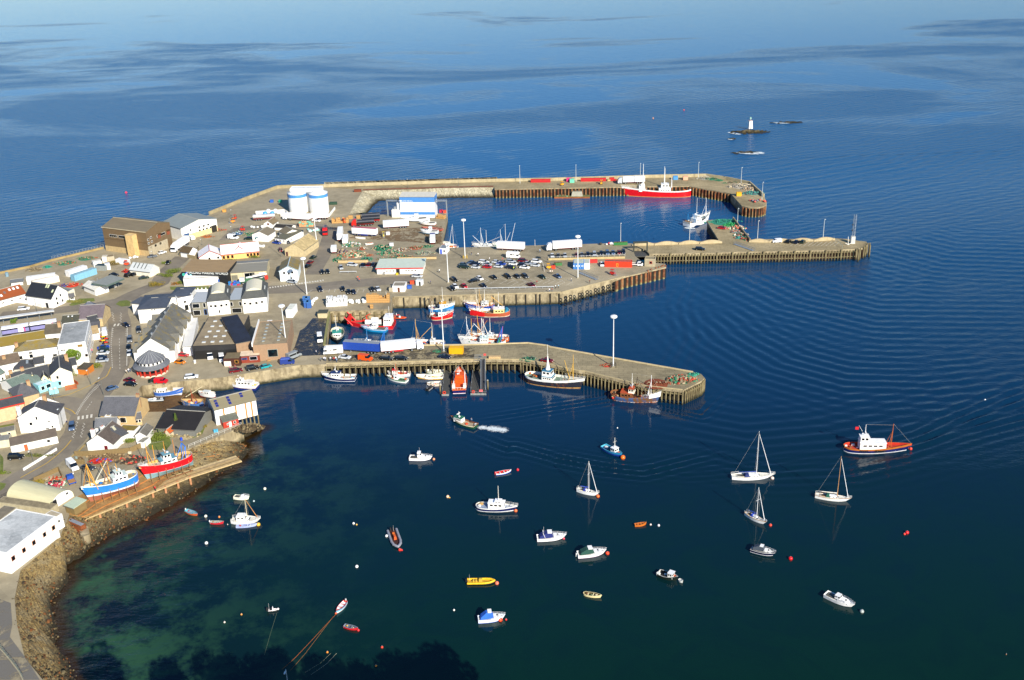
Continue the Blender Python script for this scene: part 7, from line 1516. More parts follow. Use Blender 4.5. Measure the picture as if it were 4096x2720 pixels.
m=MB(); m.lathe((-.1*L,0,5.4),[(.9,0),(.6,1.2),(.3,3.0),(.15,5.0)],8,WHITE); m.obj('mast_base',o)
S2=hull
o,L,S=trawler('rusty blue trawler with white bow moored at the fish pier\'s end','L',(762,1062),(1368,1128),[(0,worn('#b8642c','#6a2c14')),(.12,worn('#e0d8d0','#8a4a24',.4,.55)),(.7,worn('#33507e','#6a4a30',.46,.54,.5)),(1,worn('#4a628c','#7a5634',.46,.54,.5))],B=5.6,fb=1.7,bow=1.9,house=(-.28,-.04),hh=2.0,bridge=(-.12,.0),bh=1.5,deck='#6a3c22',cap='#a8683c',inner=rust('#8a5a38'),housec=rust('#7a4426'),bridgec=C('#e8e0cc'),roofc='#b8502c',masta=9.5,mastf=(.33,9.6,'#e6e6e6'),derrick=[(-.02,2.5,.04,8,.8,'#3a2a20'),(.3,2.2,.06,7.6,-.8,'#4a3a30')],clutter=30,cluc=('#a8441c','#2a2422','#7a4a2c','#c8a87a','#3a2a22'),whale=(.80,'#c8b8a8'),round_=True)
bx_=MB(); vs=[]
for s in S:
    if s[0]>=.76: x=s[1]+.08*L*max(0,(s[0]-.6)/.4)**2*.3; vs+=[(x,-s[2]*.97-.05,s[3]*.62),(x+.15,-s[2]-.05,s[3]+.45),(x,s[2]*.97+.05,s[3]*.62),(x+.15,s[2]+.05,s[3]+.45)]
bx_.add(vs,[(4*i+a,4*i+4+a,4*i+5+a,4*i+1+a) for i in range(len(vs)//4-1) for a in (0,2)],WHITE); bx_.obj('bow_bulwark',o)
m=MB(); 
for z in (2.9,3.4,3.8): m.box(L*.29,-2.0,z,L*.30,2.0,z+.12,WHITE)
m.obj('bow_frame',o); blob(o,'fender',(-L*.42,-2.7,1.2),.4,'#d8342c')
trawler('navy and white passenger boat moored left under the fish pier','I',(700,1468),(295,1462),[(0,C('#d8dce0')),(.12,C('#e8e8ec')),(.72,C('#18204e',.35)),(1,C('#f0efea'))],B=4.0,fb=1.2,bow=1.1,house=(-.04,.24),hh=1.9,bridge=None,deck='#b8b4a8',cap='#f0efe8',roofc='#1c3a70',masta=5.0,round_=False,tr=.85,bulw=.6,clutter=16,cluc=('#e8e4dc','#c8783c','#7fb0c8','#d8d4c8'),rail=True,wn=3)
trawler('red and white small fishing boat lying inside the green one','I',(1385,1412),(1108,1412),[(0,C('#a01c1c')),(.3,C('#f0f0ee')),(1,C('#e8e6e0'))],B=2.9,fb=.9,bow=.8,house=(.06,.3),hh=1.4,bridge=None,deck='#c81c20',roofc='#c82030',masta=4.0,radar=False,round_=False,tr=.8,bulw=.45,clutter=5,cluc=('#d8642c','#e8e4dc'),rail=False,wn=2)
trawler('green and cream small fishing boat under the fish pier','I',(1345,1500),(1098,1462),[(0,C('#b8342c')),(.1,C('#e8e8e0')),(.6,C('#f0eee4')),(1,C('#1f7a4c'))],B=3.0,fb=.9,bow=.7,house=(-.06,.12),hh=1.5,bridge=None,deck='#2c7a54',roofc='#f0f0ee',masta=6.5,mastc='#d87a4c',radar=False,round_=False,tr=.8,bulw=.4,clutter=8,cluc=('#d8642c','#3a3a3a','#e8e0d0'),rail=False,wn=1)
trawler('cream and green boat furthest in, beside the fish pier piles','I',(1800,1392),(1575,1390),[(0,C('#e8e4d0')),(.5,C('#3c9a5c')),(1,C('#f0eedc'))],B=2.8,fb=.9,bow=.6,house=(-.1,.2),hh=1.1,bridge=None,deck='#c8c8a8',roofc='#ecead8',radar=False,round_=False,tr=.8,clutter=5,rail=False,wn=2,cluc=('#e8e4dc','#d8a83c'))
trawler('yellow and white boat with red bow in the raft by the pontoon','I',(1800,1450),(1470,1452),[(0,C('#c81c24')),(.3,C('#e8b828')),(1,C('#f2eee0'))],B=2.8,fb=.9,bow=.7,house=(-.05,.15),hh=1.0,bridge=None,deck='#e0a840',roofc='#f0eee4',radar=False,round_=False,tr=.8,clutter=8,rail=False,wn=1,cluc=('#d8642c','#e8e4dc','#d8a83c'))
trawler('small cluttered creel boat nearest the camera in the raft','I',(1770,1530),(1600,1545),[(0,C('#e8e4dc')),(1,C('#e0c8b0'))],B=2.6,fb=.8,bow=.5,house=(.0,.2),hh=1.0,bridge=None,deck='#8a7a5a',roofc='#ecead8',radar=False,round_=False,tr=.8,clutter=12,rail=False,wn=1,cluc=('#d8302c','#e8e4dc','#d8a83c','#4a6a4a'))
rib('grey inflatable work boat with black engine beside the raft','K',(30,830),(120,760),'#8a8a88',0,'#3a3a3a','#5a4a3a',2)
# lifeboat and pontoon
o,L,S=trawler('orange and navy lifeboat moored stern-on at the grey pontoon','K',(430,858),(440,600),[(0,C('#c8202c')),(.10,C('#f0f0f0')),(.16,C('#b81c28')),(.8,C('#151e58',.3)),(1,C('#e0701c'))],B=5.4,fb=1.35,bow=1.0,house=(-.16,.20),hh=1.5,bridge=(-.12,.04),bh=1.0,deck='#e0601c',cap='#e8702c',inner=C('#e0601c'),housec=C('#e2561a',.35),bridgec=C('#e2561a',.35),roofc='#e0581c',masta=6.4,mastc='#e8e8e8',round_=False,tr=.85,bulw=.4,clutter=0,rail=True,L=17.0,name='lifeboat',cat='lifeboat')
for s in (-1,1): bx(o,'deck_locker',(-L*.40,s*1.9-.5,1.0,-L*.30,s*1.9+.5,2.3),'#f4ead8'); m=MB(); m.cyl((-L*.3,s*2.0,1.6),(L*.25,s*1.7,2.2),.2,.2,8,C('#eef0f0')); m.obj('grab_rail',o)
m=MB()
for k in range(6): m.cyl((-L/2+.1,-2.3+k*.92,1.35),(-L/2+.1,-2.3+k*.92,2.2),.05,.05,4,WHITE)
m.cyl((-L/2+.1,-2.3,2.2),(-L/2+.1,2.3,2.2),.06,.06,4,WHITE); m.obj('stern_rail',o)
def pontoon(l,s,extra=True):
    P=[p for p in PL(s,0)]; o=thing('pontoon',l,'pontoon'); m=MB(); m.prism([(p.x,p.y) for p in P],-.2,.7,C('#8a8c88',.7),planks('#4c4c48','Y',2)); m.obj('deck',o); return o,P
o1,P=pontoon('left dark decked pontoon of the lifeboat berth','K 210 890;K 300 890;K 330 590;K 245 590'); rings(o1,(P[0].x+.9,P[0].y,1.2),.45,1,'#e04020'); 
o2,P=pontoon('right dark decked pontoon with railings and a red sign','K 570 880;K 770 880;K 730 585;K 600 585'); rings(o2,(P[0].x+1.0,P[0].y,1.2),.45,1,'#e04020'); bx(o2,'sign_board',(P[0].x+3.0,P[0].y-.05,1.1,P[0].x+4.2,P[0].y+.05,1.9),'#e86868')
for oo,s in ((o1,'K 245 592;K 215 880'),(o2,'K 600 592;K 570 872;K 770 872;K 738 600')):
    m=MB(); q=PL(s,.7); q=[a for i in range(len(q)-1) for a in resamp(q[i:i+2],5)]
    for a,b in zip(q,q[1:]): m.cyl(a,a+Vector((0,0,1)),.05,.05,4,STEEL,False); m.cyl(a+Vector((0,0,1)),b+Vector((0,0,1)),.05,.05,4,STEEL,False)
    m.obj('railing',oo)
o=thing('gangway','long steel gangway from the fish pier down to the pontoon','gangway'); a,b=w('K',728,425,G+.3),w('K',728,815,.9); m=MB()
for s in (-.75,.75):
    v=Vector((s,0,0)); m.cyl(a+v,b+v,.1,.1,5,STEEL); m.cyl(a+v+Vector((0,0,1)),b+v+Vector((0,0,1)),.07,.07,5,STEEL)
    for k in range(14): p=a.lerp(b,k/13)+v; m.cyl(p,p+Vector((0,0,1)),.04,.04,4,STEEL,False)
m.obj('truss',o); m=MB(); m.add([a+Vector((-.7,0,0)),a+Vector((.7,0,0)),b+Vector((.7,0,0)),b+Vector((-.7,0,0))],[(0,1,2,3)],C('#3a3a3c',.8)); m.obj('walkway',o)
o=thing('gangway_gate','grey mesh gate and red notice at the top of the gangway','gate',w('K',680,445)); m=MB()
for k in range(8): m.cyl((-1.6+k*.45,0,0),(-1.6+k*.45,0,2.2),.05,.05,4,STEEL,False)
for z in (.1,1.1,2.2): m.cyl((-1.6,0,z),(1.6,0,z),.05,.05,4,STEEL,False)
m.obj('mesh_panel',o); bx(o,'notice',(1.6,-.1,1.8,2.5,.0,2.6),'#d85048')
for l,c,x,y,t in (('mooring pile at the left pontoon end','K',195,870,690),('mooring pile at the right pontoon end','K',790,815,660)):
    p=w(c,x,y,0); o=thing('mooring_pile',l,'mooring pile',p,0,'pontoon mooring piles'); m=MB(); m.cyl((0,0,-2),(0,0,3.6),.3,.3,8,pilemat()); m.obj('shaft',o); m=MB(); m.cyl((0,0,3.6),(0,0,3.9),.35,.2,8,C('#8a8a80')); m.obj('cap',o)
# inner dock
trawler('black hulled trawler with white wheelhouse in the small dock','I',(470,875),(470,1020),[(0,C('#7a2018')),(.8,C('#14161a',.4)),(1,C('#e8e4d8'))],B=5.4,fb=1.5,bow=1.6,house=(-.02,.24),hh=2.4,bridge=None,deck='#3a6a5a',cap='#d8d0b8',roofc='#3a9a8a',masta=10,clutter=10,round_=True,L=14,wn=2)
o,L=berth('landing_craft','red landing craft with bow ramp, white tanks and white bridge','landing craft','I',(1186,805),(640,800),0); 
S=hull(o,L,7.0,1.6,.5,.6,[(0,C('#7a2a2a')),(.25,C('#b8484c')),(1,C('#cf1820',.4))],'#2c5a4a',C('#c01820'),'#e83428',.95,.2,.7,False,.05,.15)
cabin(o,-L*.46,-L*.28,2.6,1.3,4.6,WHITE,.2,True,'bridge_house','#e8e8e8',.6,.1,3,.6); m=MB()
for s in (-2.6,2.6): m.cyl((L*.42,s,1.4),(L*.60,s,5.0),.3,.2,6,C('#d81c1c'))
m.box(L*.50,-2.4,2.0,L*.54,2.4,4.4,C('#d81c1c')); m.obj('bow_ramp',o)
for x,y,l in ((-.12,1.2,3.4),(.05,1.4,3.0),(-.05,-1.2,2.6)): m=MB(); m.cyl((x*L-l/2,y,2.4),(x*L+l/2,y,2.4),1.0,1.0,12,WHITE); m.obj('cargo_tank',o)
m=MB(); m.cyl((.1*L,-.5,1.4),(.14*L,-.5,4.2),.25,.2,6,C('#d83a1c')); m.cyl((.14*L,-.5,4.2),(.04*L,-.5,5.2),.2,.15,6,C('#d83a1c')); m.obj('deck_crane',o); mast(o,-L*.4,4.6,8.6,.1); bx(o,'deck_cargo',(-.2*L,-2.6,1.2,.25*L,-1.6,2.0),'#c8281c')
cruiser('white and turquoise cabin boat alongside the red landing craft','I',(1092,868),(785,845),hullc='#1c8ac0',boot='#146a9a',cabc='#f2f2f0',wh=2.2,stripe='#f0f0f0',B=3.4,fb=1.3,group=None,mastx=-.05)
rib('small orange inflatable behind the landing craft bridge','I',(1180,700),(1330,705),'#d8501c',0,'#e8e8e4','#b8401c',1)
rib('red and white rescue boat behind the landing craft bridge','I',(1175,672),(1250,668),'#c81c2c',0,'#e8e8e4','#e8e4dc',1)
trawler('tall net draped trawler bow behind the landing craft bridge','I',(1060,620),(1150,560),[(0,C('#3a3a3a')),(1,C('#8a8478'))],B=4.4,fb=1.5,bow=1.2,house=(-.2,.1),hh=2.2,bridge=None,deck='#8a8478',masta=8,clutter=8,L=11,cluc=('#c8342c','#a89a88','#e8e4dc'))
trawler('blue and white trawler lying inside the red one at the quay wall','I',(1610,600),(1935,590),[(0,C('#e0dcd0')),(.12,C('#2c7ac0')),(.7,C('#2c86cc',.4)),(1,C('#f2f0ea'))],B=4.6,fb=1.5,bow=1.6,house=(-.05,.2),hh=2.2,bridge=None,deck='#5a7a8a',roofc='#d8a02c',masta=10,clutter=16,cluc=('#2c64a8','#d8642c','#3a2a22','#e8e4dc'),gantry=(-.38,5,'#6a5a4a'))
trawler('red and white trawler with cluttered stern at the quay wall','I',(1640,705),(1920,692),[(0,C('#e8dcb0')),(.12,C('#e0d8a8')),(.95,C('#d4201c',.4)),(1,C('#f0e8e0'))],B=4.8,fb=1.6,bow=1.5,house=(-.15,.22),hh=2.3,bridge=None,deck='#9a5a3c',roofc='#4a8ab0',masta=7,mastf=(-.4,7.5,'#d8d0c0'),clutter=24,cluc=('#7a4a2c','#3a2a22','#c8342c','#8a7a6a'),wn=3)
o,L,S=trawler('red bowed trawler with rusty sides and yellow deckhouse at the car quay','J',(752,965),(262,985),[(0,C('#d8a860')),(.12,worn('#e8dcc0','#c87a3c')),(.9,worn('#b8442c','#a85a34',.45,.6,.15)),(1,worn('#c87a44','#8a4a2c'))],B=5.4,fb=1.7,bow=1.6,house=(-.36,-.08),hh=2.2,bridge=None,deck='#b08a5a',cap='#f0e8dc',housec=C('#e8cf8a'),roofc='#f0e8e0',masta=9.8,mastf=(.34,11.5,'#e8dcc0'),derrick=[(.28,2.6,-.02,5.4,0,'#e0a83c'),(-.05,2.5,-.05,8.5,.6,'#c88a4c'),(-.05,8.0,-.32,4.2,.6,'#e0a83c')],drum=(-.42,'#2c8ab0'),clutter=22,cluc=('#2a2422','#c8b49a','#e8e4dc','#5a4a3a'))
m=MB(); vs=[]
for s in S:
    if s[0]>=.64: x=s[1]+.08*L*max(0,(s[0]-.6)/.4)**2*.2; k=1-.08*(1-s[0]); vs+=[(x,-s[2]*k-.04,s[3]*.15),(x,-s[2]-.04,s[3]*.98),(x,s[2]*k+.04,s[3]*.15),(x,s[2]+.04,s[3]*.98)]
n_=len(vs)//4-1; m.add(vs,[(4*i+a,4*i+4+a,4*i+5+a,4*i+1+a) for i in range(n_) for a in (0,2)]+[(4*i+1+a,4*i+5+a,4*i+4+a,4*i+a) for i in range(n_) for a in (0,2)],C('#d01c1c',.4)); m.obj('bow_paint',o)
trawler('blue hulled boat mostly hidden inside the red bowed trawler','J',(560,880),(190,885),[(0,C('#e8e8e0')),(.15,C('#2450a8')),(.9,C('#2450a8')),(1,C('#c86a3c'))],B=4.4,fb=1.5,bow=1.3,house=(-.3,-.05),hh=2.0,bridge=None,deck='#b8643c',masta=8.0,clutter=10,mastf=(.0,8.5,'#c8a05c'))
trawler('white trawler with white lattice masts rafted at the fish pier','J',(700,1345),(130,1345),[(0,C('#c8c8c4')),(1,C('#f0f0ee'))],B=5.6,fb=1.7,bow=1.9,house=(-.12,.06),hh=2.2,bridge=None,deck='#b8c4c0',roofc='#c8dcd8',masta=10.5,mastf=(.34,11.5,'#f0f0f0'),derrick=[(.42,2.8,.18,8.6,1.4,'#f0f0f0'),(.38,2.4,-.05,5.6,0,'#f2f2f0'),(.18,9,.02,6,1,'#e8e8e4'),(.0,3,.0,11,1.6,'#f0f0ee'),(.22,3,.22,11.4,2.2,'#d8a03c')],gantry=(-.40,6.6,'#2c6ac8'),drum=(-.36,'#3c8a60'),clutter=34,cluc=('#c8442c','#e8e4dc','#3a3a3a','#3c8a60','#d8642c'))
trawler('orange wooden trawler on the far side of the raft at the fish pier','J',(740,1290),(260,1280),[(0,C('#7a3a1c')),(1,C('#c8642c'))],B=4.6,fb=1.5,bow=1.4,house=(-.1,.06),hh=1.8,bridge=None,deck='#a87a4a',masta=9,mastf=(.3,10,'#e0a03c'),derrick=[(.3,2.4,.05,8,0,'#c8803c'),(.05,2.4,.2,9,0,'#e8e0d0')],clutter=24,cluc=('#d8441c','#3c8a68','#e8e4dc','#8a3a22','#2c2c2c'),gantry=(-.3,5,'#d8401c'))
trawler('blue trimmed trawler hidden behind the lorries, masts showing','I',(1820,1048),(1420,1048),[(0,C('#e8e8e4')),(1,C('#2450a8'))],B=4.8,fb=1.5,bow=1.4,house=(-.2,-.05),hh=2,bridge=None,deck='#8a6a4a',masta=9.4,mastf=(.38,11,'#e0b060'),derrick=[(.32,2.6,-.1,7.8,0,'#e0b060'),(-.1,2.6,-.1,6.2,0,'#c8a050')],clutter=14,cluc=('#2c64a8','#e8e4dc','#d8642c'))
trawler('blue masted boat hidden behind the blue trailer','I',(1080,1050),(700,1050),[(0,C('#e8e8e4')),(1,C('#2c6ab0'))],B=4.2,fb=1.3,bow=1.1,house=(.0,.2),hh=1.6,bridge=None,masta=7.8,mastc='#4a90d0',gantry=(-.42,5.6,'#2c70c8'),clutter=4)
# outer basin
o,L,S=trawler('long red and white pelagic trawler moored at the breakwater','E',(1138,575),(300,575),[(0,C('#c8501c')),(.05,C('#e09a50')),(.82,C('#d4121a',.35)),(1,C('#eeeae4'))],B=7.4,fb=3.5,bow=2.0,house=(-.20,-.02),hh=2.2,bridge=(-.17,-.05),bh=2.2,deck='#5f7a66',cap='#e8e0d4',roofc='#e8e8e4',masta=15.5,clutter=18,cluc=('#c8642c','#2a2a2a','#8a5a32','#2c8a5a'),rail=True,round_=True,bulw=1.1,wn=4,whale=(.86,'#c8c4a8'))
cabin(o,L*.20,L*.28,2.4,3.0,5.8,WHITE,.3,False,'bow_house'); 
m=MB()
for s in (-1,1): m.cyl((L*.27,s*2.4,3.2),(L*.22,s*1.8,7.6),.3,.2,6,WHITE); m.cyl((L*.18,s*2.4,3.2),(L*.21,s*1.8,7.6),.3,.2,6,WHITE)
m.cyl((L*.215,-1.9,7.6),(L*.215,1.9,7.6),.25,.25,6,WHITE); m.cyl((L*.215,0,7.6),(L*.215,0,18.0),.22,.08,6,WHITE); m.obj('forward_gantry',o)
m=MB(); m.cyl((-L*.1,0,7),(-L*.1,0,16.5),.2,.08,6,WHITE); m.cyl((-L*.21,1,5),(-L*.21,1,10),.3,.15,6,C('#e8e4e0')); m.cyl((-L*.21,-1,5),(-L*.21,-1,10),.3,.15,6,C('#e8e4e0')); m.cyl((-L*.21,-1,8.4),(-L*.21,1,8.4),.15,.15,6,WHITE); m.obj('aft_mast',o)
trawler('white trawler with tall bow gantry turning out of the basin','E',(1085,965),(1365,885),[(0,C('#8a6a3c')),(.08,C('#3a3a3a')),(1,C('#f2f2f0'))],B=6.4,fb=2.0,bow=2.4,house=(-.20,.04),hh=2.0,bridge=(-.14,.0),bh=1.6,deck='#7a8a8a',roofc='#d8e0e0',masta=13.5,mastf=(.34,12.4,'#f2f2f2'),gantry=(-.3,6.5,'#2c84c0'),drum=(-.44,'#8a6a48'),clutter=16,cluc=('#e8e4dc','#2c6a9a','#3a3a3a'),round_=False,tr=.8)
o,L=berth('work_barge','rusty flat work barge with grey hut and green mooring ropes','barge','D',(1755,590),(1310,592),0); m=MB(); m.box(-L/2,-2.6,-.4,L/2,2.6,.9,rust('#b0602c'),C('#6a7448',.8,.3)); m.obj('hull',o); bx(o,'canopy_hut',(-L*.30,-1.6,.9,L*.02,1.8,3.3),'#a09c8a',tp=.5)
for k in range(10): blob(o,'rope_coil',(random.uniform(-.45,.45)*L,random.uniform(-2,2),1.0),.5,netmat('#7ab090' if k%2 else '#b0a078'),.5)
trawler('white trawler behind the basin edge with folded derricks','D',(560,1215),(360,1215),[(0,C('#8a8a8a')),(1,C('#e8eaea'))],B=4.4,fb=.9,bow=.9,house=(-.1,.1),hh=1.2,bridge=None,deck='#a8a8a0',masta=8.4,mastf=(.2,9.6,'#dfe4e6'),derrick=[(.2,1.6,.5,5.6,0,'#dfe4e6'),(.1,1.6,-.5,5.0,0,'#c8c8c8')],clutter=4,L=13)
trawler('second trawler behind the basin edge with cluster of white masts','D',(790,1205),(610,1205),[(0,C('#8a8a8a')),(1,C('#d8dcdc'))],B=4.4,fb=.9,bow=.9,house=(-.1,.1),hh=1.4,bridge=None,deck='#a8a8a0',masta=11,mastf=(.2,8.4,'#dfe4e6'),derrick=[(-.2,1.6,-.4,11.5,0,'#dfe4e6'),(.0,1.6,-.2,7.0,.6,'#dfe4e6')],clutter=4,L=12)
yacht('white yacht with single tall mast at the basin corner','C',(1985,930),(1870,938),12.5,mx=.0,group=None)
trawler('orange and white small boat moored beside the quay cabin','C',(1900,915),(1815,905),[(0,C('#a04a1c')),(1,C('#d8702c'))],B=3.2,fb=1.6,bow=.8,house=(-.1,.25),hh=1.8,bridge=None,deck='#c8803c',roofc='#f0ecd8',clutter=8,cluc=('#e0902c','#d8a83c'),L=9)
o=thing('quay_mast','thin white post with yellow base at the far quay edge','mast',w('D',1066,1202)); mast(o,0,0,3,.1)
# ================================================================ boats ashore
def shore_props(o,L,B,d,zk,n=6):
    for i in range(n):
        x=-L*.38+L*.76*i/(n-1)
        for s in (-1,1): m=MB(); m.cyl((x,s*(B*.62),zk),(x,s*B*.42,d),.1,.1,5,C('#8a6a44',.9)); m.cyl((x-.6,s*B*.62,zk+.1),(x+.6,s*B*.2,zk+.6),.1,.1,4,C('#7a5a3a',.9)); m.obj('shoring_prop',o)
    m=MB(); m.box(-L*.45,-.25,zk,L*.45,.25,zk+.5,C('#6a4a2c',.9)); m.box(-L*.42,-B*.55,zk,L*.42,-B*.5,zk+.3,C('#7a5230',.9)); m.box(-L*.42,B*.5,zk,L*.42,B*.55,zk+.3,C('#7a5230',.9)); m.obj('cradle',o)
z_=G+1.4
o,L,S=trawler('bright blue wooden trawler shored up on the slipway, white deckhouse and orange tripod mast','P',(1105,800),(330,1062),[(0,C('#a8644c',.8)),(.08,C('#e8e4e4')),(.16,C('#e8e4e4')),(.92,C('#2f82dc',.4)),(1,C('#f0eee8'))],B=5.0,fb=2.6,bow=1.1,z=z_,draft=2.0,keel=True,house=(-.30,-.02),hh=1.9,bridge=(-.22,-.08),bh=1.2,deck='#9a8a68',cap='#eeeae2',inner=C('#e8dcc0'),housec=C('#ecebf2'),bridgec=C('#f0eef4'),roofc='#c8d4cc',mastc='#e0a03c',mastf=(.36,9.6,'#e0a43c'),masta=7.2,derrick=[(.02,2.6,.12,9.2,.6,'#d89a44'),(.10,2.6,-.02,7.6,-.4,'#8a4a3c'),(.3,3.0,.0,8.8,0,'#dcdccc'),(-.03,2.6,-.03,8.4,-1.4,'#e0a43c')],clutter=10,cluc=('#2c74c0','#2c74c0','#e0a040','#c8b08a','#e8dcc0'),rail=False)
shore_props(o,L,5.0,1.2,-2.6)
m=MB()
for s in (-1,1): m.cyl((L*.49,0,3.2),(L*.36,0,9.8),.1,.1,6,C('#e0a43c')); m.cyl((L*.27,s*1.9,2.2),(L*.36,0,9.8),.1,.1,6,C('#e0a43c'))
m.cyl((L*.40,-1,4.2),(L*.30,1.4,4.2),.09,.09,5,C('#e0a43c')); m.obj('tripod_mast',o)
o,L,S=trawler('bright red trawler with white wheelhouse and blue stern gantry on the slipway','P',(1895,500),(1165,740),[(0,C('#8ab0b8')),(.06,C('#8fb8c8')),(.98,C('#dc1420',.4)),(1,C('#e8dcd8'))],B=4.8,fb=2.2,bow=1.2,z=G+1.0,draft=1.8,keel=True,house=(-.18,.14),hh=1.7,bridge=(-.08,.08),bh=1.5,deck='#8a7a5a',cap='#e0d0b8',inner=C('#d8b06a'),roofc='#6a98a8',masta=8.6,mastc='#d8923c',mastf=(.34,9.8,'#e0a03c'),derrick=[(.2,2.4,.2,8.0,-.8,'#e0a03c'),(-.17,3.2,-.17,8.4,.5,'#c8803c')],gantry=(-.34,5.4,'#2c7ad8'),clutter=8,cluc=('#e8b87a','#c8a070','#2c7ad8'),whale=(.84,'#f2f0ec'),rail=True)
shore_props(o,L,4.8,1.1,-2.3)
o=None
trawler('blue fishing boat with white cabin aground below the quay wall','N',(430,470),(850,450),[(0,C('#e0e0e4')),(.12,C('#e0e4ec')),(.9,C('#3c68b8',.4)),(1,C('#3c68b8'))],B=3.6,fb=1.4,bow=.9,house=(-.38,-.06),hh=1.5,bridge=None,deck='#d8d0c0',roofc='#f0f0ee',clutter=7,cluc=('#e8e4dc','#d8342c','#3c7ab0'),rail=False,z=1.3,draft=.6,keel=True)
rib('white and red rigid inflatable lying on the beach mud','N',(565,548),(310,565),'#b8bcbc',1.0,'#e8e8e4','#8a9aa8',1)
trawler('old blue wooden boat with peeling deck by the boat shed','N',(1150,620),(840,625),[(0,C('#b85a34')),(.2,worn('#5a84b8','#b8a888',.5,.6)),(1,worn('#3c6cac','#c8b49a',.55,.65))],B=4.0,fb=1.4,bow=1.0,house=(-.05,.0),hh=0,bridge=None,deck='#c0a070',cap='#b89a68',masta=None,mastf=(.0,6,'#a04a2c'),clutter=12,cluc=('#2c5ac8','#3a3a30','#e8d8b0','#c86a3c'),rail=False,z=2.0,draft=1.0,keel=True)
trawler('small white and red boat wreckage behind the boat shed','N',(1260,490),(1140,480),[(0,C('#b8302c')),(1,C('#e8e8e4'))],B=2.4,fb=1.2,bow=.5,house=(-.2,.2),hh=1.4,bridge=None,deck='#c8442c',clutter=6,cluc=('#d8302c','#e8e4dc'),rail=False,z=1.5,L=6)
trawler('white motor launch with navy bottom moored at the quay wall by the boat shed','N',(1935,380),(1480,352),[(0,C('#1c2c80')),(.35,C('#1c2c78')),(.48,C('#6a3a3c')),(1,C('#f4f2f0'))],B=4.2,fb=1.6,bow=.7,house=(-.38,.12),hh=1.3,bridge=(-.08,.14),bh=1.0,deck='#e8e4dc',roofc='#d8d8d8',masta=5.0,round_=False,tr=.85,bulw=.3,clutter=3,cluc=('#e8c04c','#e8e4dc'),rail=True,wn=4,name='motor_launch',cat='motor boat')
m=thing('driftwood_beam','long pale timber beam leaning across the wooden boat','beam'); a=MB(); a.cyl(w('N',885,503,2.2),w('N',1125,352,4.6),.16,.12,6,C('#c8bc98',.9)); a.obj('timber',m)
for l,c,st,bw,hc,bt,z in (('large white motor cruiser stored ashore by the ice factory','C',(1600,560),(1310,572),'#f4f4f2','#d8dcdc',G+.7),('white boat with red rim stored ashore in the yard','C',(1700,625),(1500,612),'#f0eee6','#a84a34',G+.6),('white and pale blue wheelhouse boat stored ashore in the yard','C',(1735,728),(1525,722),'#eef0f0','#6ab0d0',G+.9)):
    a=w(c,*st,z); o,L,S=cruiser(l,c,st,bw,hullc=hc,boot=bt,wh=2.0,fb=1.1,group='boats stored ashore',z=z); 
    for x in (-.3,.25): bx(o,'cradle',(L*x-.15,-1.1,-(z-G),L*x+.15,1.1,-.2),'#6a5a44')
open_boat('orange rowing hulk behind the wheelhouse boat in the yard','C',(1785,690),(1530,668),'#c8442c','#8a5a4c','#d8a08a',z=G+.3,group=None,name='derelict_boat',cat='boat')
open_boat('white rowing boat lying beside the yard trailer','C',(820,800),(695,795),'#eceadf','#d8d4c8','#f0eee8',z=G+.2,group=None)
open_boat('white dinghy with orange cover in the middle of the yard','C',(915,862),(822,878),'#f0eee8','#e0702c','#e8e8e0',z=G+.2,group=None,name='dinghy',cat='dinghy')
